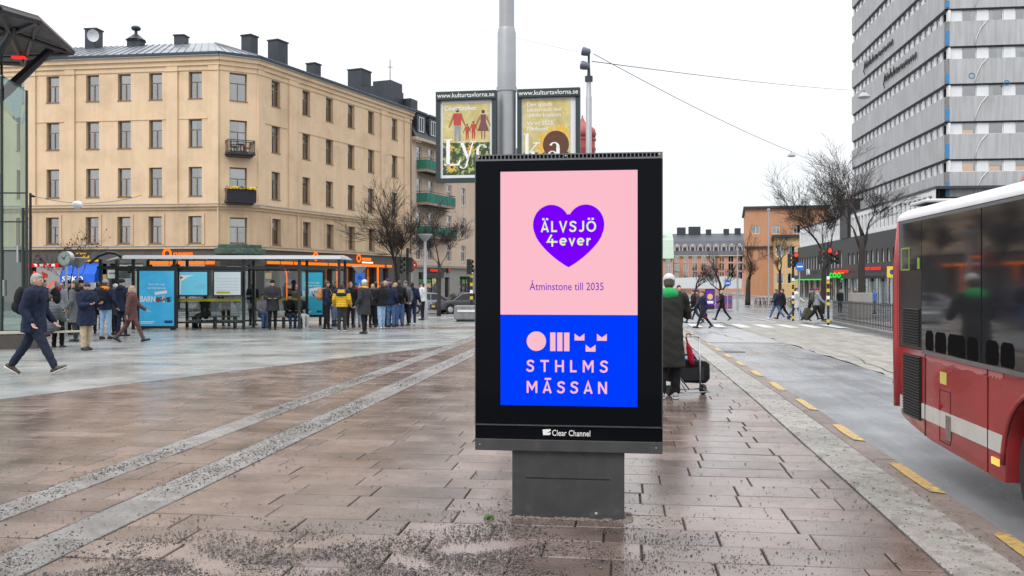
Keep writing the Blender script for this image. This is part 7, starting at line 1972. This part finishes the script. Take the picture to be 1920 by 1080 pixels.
def backpack(label, root, m, back=.24, size=1.0):
    nbz, cy, cz, s = root["_h"]
    t = thing("backpack", label, "backpack", root.location, root.rotation_euler.z)
    q = MB(); q.ell((0, cy - back * s, cz - .05), (.15 * s * size, .10 * s * size, .24 * s * size), 12, 9); q.ell((0, cy - back * s, cz - .15), (.155 * s * size, .115 * s * size, .15 * s * size), 12, 8)
    q.ell((0, cy - (back + .09) * s * size, cz - .16), (.11 * s * size, .05 * s, .10 * s), 10, 7); q.build("bag", m, t, smooth=True)
    for e in (-1, 1):
        q = MB(); q.tube([(.1 * e * s, cy - .18 * s, cz + .12), (.11 * e * s, cy - .08 * s, nbz + .015), (.115 * e * s, cy + .10 * s, nbz - .05), (.12 * e * s, cy + .16 * s, cz - .05), (.15 * e * s, cy - .02, cz - .2)], .018, 6); q.build("strap", m, t, smooth=True)
    return t
GW = "people waiting around the bus shelter"; GC = "crowd waiting right of the bus shelter"; GX = "people crossing the far street"
# ---- left
w_ = person("blurred stride of a man in navy jacket and brown shoes, nearest left", G(64, 702), 92, 'stride', 1.95, K_navy, cloth("night_blue", (.015, .02, .038)), S_brown, H_gr, hem=.2, vox=.015, bulk=1.16, sole=True, headp=-.1, wide=1.15)
backpack("black backpack on the striding man's back", w_, K_black, .25)
person("seated person in grey puffer jacket seen from behind", GY(89, 24.2), 8, 'sit', 1.84, K_grey, K_black, S_black, H_br, hem=.3, puff=.012, bulk=1.3, seat=.5, hood=K_grey)
b_ = person("boy in navy parka and beige trousers looking at a phone", G(162, 657), 118, 'phone', 1.72, K_navy, K_beige, S_black, H_bk, hem=.32, vox=.016, bulk=1.22, hood=K_navy, wide=1.15)
hx_, hy_, hz_ = b_["_hand"]
ph = thing("mobile_phone", "mobile phone held by the boy in beige trousers", "phone", b_.location, b_.rotation_euler.z)
q = MB(); q.T = Matrix.Translation((0.0, hy_ + .03, hz_ + .03)) @ Matrix.Rotation(R(-50), 4, 'X'); q.box(-.037, .037, -.004, .004, -.075, .075); q.build("case", M_blackgloss, ph, bevel=.003)
q = MB(); q.T = Matrix.Translation((0.0, hy_ + .03, hz_ + .03)) @ Matrix.Rotation(R(-50), 4, 'X'); q.box(-.033, .033, -.0055, -.0041, -.068, .068); q.build("screen", glow("phone_screen", (.5, .55, .6), .8), ph)
p_ = person("grey haired person in pale grey jacket and red scarf, left", GY(108, 28.6), -12, 'stand', 1.78, K_lgrey, K_black, S_black, H_gr, scarf=K_red, bulk=1.08)
backpack("dark backpack of the person in pale grey jacket", p_, K_black, .24)
person("dark haired person in navy jacket behind the striding man", GY(82, 29.5), 100, 'stand', 1.8, K_navy, K_black, hair=H_bk)
person("person in black jacket left of the grey coat", GY(126, 30.5), 40, 'pockets', 1.78, K_black, K_black, hair=H_bk, hat=K_black)
person("man in long grey coat facing left beside the boy with the phone", GY(141, 27.0), -85, 'pockets', 1.78, K_grey, K_char, S_black, H_br, hem=.42, hood=K_black)
p_ = person("man in grey beanie, orange hood and light blue jeans", G(198, 636), 5, 'pockets', 1.8, K_navy, K_ljean, S_black, H_br, hat=K_lgrey, hood=K_orange, vox=.018, bulk=1.05)
backpack("black backpack of the man in light blue jeans", p_, K_black, .24)
person("person in white beanie and dark coat near the stop sign", GY(216, 30.5), -60, 'front', 1.66, K_char, K_black, hair=H_bl, hat=K_white, hem=.3)
person("tall person in raised navy hood near the stop sign", GY(229, 29.6), 20, 'pockets', 1.82, K_navy, K_navy, hair=None, hat=K_navy, hood=K_navy, hem=.2)
p_ = person("blonde woman in brown padded coat walking right past the poster", G(246, 642), 75, 'walk', 1.68, K_brown, K_brown, S_black, H_bl, hem=.26, vox=.017, hood=K_brown, longhair=True, bulk=1.12)
person("person in black hat behind the grey coat", GY(152, 31), 170, 'stand', 1.8, K_black, K_black, hair=None, hat=K_black)
person("person in mid blue jacket left of the orange hood", GY(184, 31.2), -20, 'stand', 1.74, K_mid, K_black, hair=H_br, hood=K_mid)
person("short person in charcoal behind the pale grey jacket", GY(118, 31.5), 100, 'stand', 1.66, K_char, K_black, hair=H_bl)
# ---- shelter
person("person in olive coat seated behind the shelter glass", GY(386, 34.95), -60, 'sit', 1.75, K_olive, K_char, hair=H_bk, hem=.3, seat=.47, bulk=1.1)
person("dark figure standing behind the timetable sheet", GY(424, 36.6), 0, 'pockets', 1.75, K_black, K_black, hair=H_bk)
p_ = person("person in navy seen through the shelter's right glass", GY(474, 37.2), 15, 'stand', 1.74, K_navy, K_navy, hair=H_br)
backpack("dark backpack seen through the shelter's right glass", p_, K_black)
person("man in black hat and dark quilted jacket standing in the shelter", GY(511, 33.75), 165, 'front', 1.8, K_char, K_black, hair=None, hat=K_black, hem=.3, puff=.008, bulk=1.12, headyaw=.3)
person("seated figure in black hat on the shelter bench", GY(543, 35.1), 150, 'sit', 1.7, K_black, K_djean, hair=None, hat=K_black, seat=.46)
person("seated figure in white trousers on the shelter bench", GY(561, 35.0), 130, 'sit', 1.66, K_black, K_white, S_white, hair=H_bk, seat=.46, scarf=K_char)
person("person in bright pink hat behind the shelter bench", GY(557, 38.5), 170, 'stand', 1.6, K_olive, K_black, hair=H_br, hat=K_pink)
person("person in grey jacket and jeans seated left on the bench", GY(492, 35.2), 150, 'sit', 1.7, K_lgrey, K_jean, hair=H_br, seat=.46)
# ---- crowd
p_ = person("brown haired boy in navy jacket at the crowd's left end", G(613, 619), 70, 'pockets', 1.78, K_navy, K_black, S_black, H_br, vox=.018, sole=True)
backpack("tan backpack of the boy at the crowd's left end", p_, cloth("tan", (.36, .17, .08)), .24)
person("boy in yellow puffer jacket with navy shoulders, seen from behind", G(641, 620), 2, 'pockets', 1.7, K_yellow, K_char, S_black, H_br, puff=.014, bulk=1.2, yoke=K_navy, vox=.018, sole=True, wide=1.2)
person("blond youth facing the camera behind the yellow jacket", GY(657, 35.2), 165, 'pockets', 1.74, K_black, K_black, hair=H_bl, longhair=True)
person("person in bright blue beanie and light jeans in the crowd", GY(669, 35.6), 0, 'pockets', 1.72, K_grey, K_ljean, hair=None, hat=K_blue, hood=K_red)
person("man in white beanie, yellow scarf and charcoal parka", G(683, 626), -62, 'pockets', 1.8, K_char, K_black, S_black, H_gr, hem=.34, hat=K_white, scarf=K_yellow, bulk=1.15, vox=.017)
person("fair haired youth in black behind the charcoal parka", GY(699, 35.4), 10, 'pockets', 1.66, K_black, K_black, hair=H_bl)
person("youth in black puffer jacket and pale blue jeans", G(715, 617), -50, 'front', 1.72, K_black, K_ljean, S_white, H_br, puff=.013, bulk=1.16, vox=.018, wide=1.3)
person("youth in navy jacket and blue jeans, crowd middle", GY(733, 35.6), 20, 'pockets', 1.74, K_navy, K_jean, hair=H_br)
person("tall youth in purple cap at the back of the crowd", GY(727, 38.2), 150, 'stand', 1.86, K_purple, K_black, hair=H_br, hat=K_purple)
p_ = person("youth in black jacket and blue jeans near the crowd's right end", G(749, 612), 0, 'pockets', 1.8, K_black, K_jean, S_brown, H_br, vox=.018, wide=1.25)
backpack("large black backpack near the crowd's right end", p_, K_black, .25, 1.15)
person("youth in navy puffer and white shoes, rightmost of the crowd", G(773, 610), 5, 'pockets', 1.74, K_navy, K_djean, S_white, H_bk, puff=.008, bulk=1.1, vox=.018, hood=K_navy)
person("person in white jacket and black trousers by the lamp post", GY(792, 42.6), -70, 'stand', 1.72, K_white, K_black, hair=H_br)
person("bareheaded youth half hidden behind the blue beanie", GY(704, 37.2), -30, 'stand', 1.75, K_mid, K_black, hair=H_bk)
person("youth in dark blue, second row behind the black puffer", GY(741, 36.9), -120, 'stand', 1.7, K_mid, K_djean, hair=H_bl)
person("dark haired youth between the yellow jacket and the shelter poster", GY(627, 36.5), 120, 'stand', 1.76, K_char, K_jean, hair=H_bk)
person("youth in grey hood behind the backpack at the crowd's right", GY(760, 37.0), -160, 'pockets', 1.78, K_grey, K_black, hair=None, hat=K_grey, hood=K_grey)
person("fair youth facing left behind the pale jeans", GY(722, 36.3), -90, 'stand', 1.78, K_black, K_djean, hair=H_bl)
# ---- right pavement
lady = person("person in long dark coat, green hood and white beanie beside the sign", G(1254, 747), 12, 'hunch', 1.84, K_coat, K_black, S_grey, H_br, hem=.52, hat=K_white, hood=K_green, bulk=1.06, vox=.014, wide=1.2, sole=True)
tp = G(1297, 741)
tr = thing("shopping_trolley", "black bag trolley with grey frame beside the long coat", "trolley", tp, R(14)); tr.scale = (1.3, 1.1, .94)
q = MB()
for x in (-.22, .12): q.tube([(x, .02, .1), (x, .05, .95)], .012, 8)
q.tube([(-.22, .05, .95), (-.18, .055, .97), (.08, .055, .97), (.12, .05, .95)], .012, 8); q.tube([(-.22, .02, .1), (.12, .02, .1)], .012, 8); q.tube([(-.22, .02, .12), (-.24, -.22, .08), (.14, -.22, .08), (.12, .02, .12)], .01, 6); q.tube([(-.15, -.2, .08), (-.2, -.05, .35), (-.05, -.05, .1)], .01, 6); q.build("frame", M_alu, tr, smooth=True)
for x in (-.27, .17):
    q = MB(); q.T = Matrix.Translation((x, .06, .085)) @ Matrix.Rotation(R(90), 4, 'Y'); q.lathe([(.03, -.018), (.08, -.02), (.088, 0), (.08, .02), (.03, .018)], 18); q.build("wheel", M_rub, tr, smooth='auto')
bg = thing("holdall", "black holdall strapped on the trolley", "bag", tp, R(14)); bg.scale = (1.35, 1.2, 1.0)
q = MB(); q.prism([(-.25, .2), (-.28, .46), (-.23, .52), (.22, .52), (.27, .47), (.27, .24), (.22, .16)], .07, .36, 'y'); q.build("bag", K_black, bg, bevel=.045, smooth='auto')
q = MB(); q.tube([(-.2, .2, .52), (-.18, .2, .61), (.1, .2, .61), (.14, .2, .52)], .016, 6); q.build("handle", K_black, bg, smooth=True)
q = MB(); q.box(-.14, .1, .1, .25, .52, .55); q.build("blue_packet", K_blue, bg, bevel=.012)
q = MB(); q.box(-.15, .18, .058, .069, .22, .42); q.build("pocket", K_char, bg, bevel=.004)
um = thing("folded_umbrella", "folded red umbrella with curved handle standing in the trolley", "umbrella", tp, R(14)); um.scale = (1.2, 1.1, .94)
q = MB(); q.tube([(.03, .06, .5), (.015, .065, .6), (-.01, .07, .78), (-.03, .075, .86)], [.035, .045, .04, .014], 8); q.build("cloth", cloth("umbrella_red", (.42, .012, .03)), um, smooth=True)
q = MB(); q.tube([(-.03, .075, .86), (-.045, .08, .95), (-.04, .08, 1.0), (-.005, .08, 1.02), (.02, .08, .99), (.02, .08, .95)], .012, 7); q.build("handle", mat("amber_wood", (.25, .1, .03), .35), um, smooth=True)
# ---- far crossing
person("dark haired man in black coat behind the long coat", GY(1273, 34), 175, 'pockets', 1.82, K_black, K_black, hair=H_bk, vox=.025)
person("person in black walking left just right of the sign", G(1301, 607), -95, 'walk', 1.72, K_black, K_djean, hair=H_bk, vox=.025, hem=.25)
person("person in purple hat behind the walker in black", GY(1309, 52), -90, 'walk2', 1.72, K_brown, K_black, hair=H_br, hat=K_purple, vox=.025)
person("woman in navy coat with red skirt hem crossing, nearest", G(1319, 616), -100, 'walk2', 1.66, K_navy, K_black, hair=H_br, hem=.38, dress=K_red, vox=.022, longhair=True)
person("fair haired person in black mid stride on the crossing", G(1354, 601), -92, 'walk', 1.72, K_black, K_black, hair=H_bl, vox=.025)
person("person in navy puffer, blue jeans and white shoes crossing", G(1456, 600), -92, 'walk', 1.78, K_navy, K_jean, S_white, H_br, puff=.012, bulk=1.12, vox=.024)
person("person in black beside the navy puffer on the crossing", G(1468, 599), -90, 'walk2', 1.8, K_black, K_black, hair=H_bk, vox=.025)
person("person in white hooded coat and blue jeans crossing", GY(1492, 52), 115, 'walk', 1.86, K_white, K_jean, S_brown, H_bk, hem=.28, hood=K_white, bulk=1.2, vox=.024)
sc_ = GY(1508, 51.0); t = thing("suitcase", "dark suitcase rolling behind the white hooded coat", "suitcase", sc_, R(15))
q = MB(); q.T = Matrix.Translation((0, 0, .1)) @ Matrix.Rotation(R(28), 4, 'Y'); q.box(-.2, .2, -.13, .13, .0, .62); q.build("shell", K_olive, t, bevel=.04)
q = MB(); q.T = Matrix.Translation((0, 0, .1)) @ Matrix.Rotation(R(28), 4, 'Y'); q.tube([(-.1, 0, .62), (-.1, 0, 1.0), (.1, 0, 1.0), (.1, 0, .62)], .015, 6); q.build("handle", M_iron, t)
q = MB()
for x in (-.16, .16): q.ell((x, 0, .05), (.05, .12, .05), 8, 6)
q.build("wheels", M_rub, t)
p_ = person("person in pale grey jacket and dark red hat by the post", GY(1531, 50), 95, 'walk2', 1.82, K_lgrey, K_black, hair=None, hat=cloth("dark_red", (.2, .02, .06)), vox=.024, wide=1.4, bulk=1.1)
backpack("dark green backpack of the person in dark red hat", p_, K_olive, .24)
person("person in purple hat left of the dark red hat", GY(1521, 52), 80, 'walk', 1.82, K_black, K_black, hair=None, hat=K_purple, vox=.025)
person("dark figure at the shop door behind the railing", GY(1575, 70), 180, 'stand', 1.75, K_black, K_black, hair=H_bk, vox=.03)
person("grey haired person in black behind the railing by the tree", GY(1604, 62), 10, 'stand', 1.8, K_black, K_black, hair=H_gr, vox=.03)
person("person in bright blue jacket behind the railing near the bus", GY(1640, 66), -60, 'stand', 1.8, K_blue, K_black, hair=H_br, vox=.03, bulk=1.1)
flush_people()
flush_lettering()
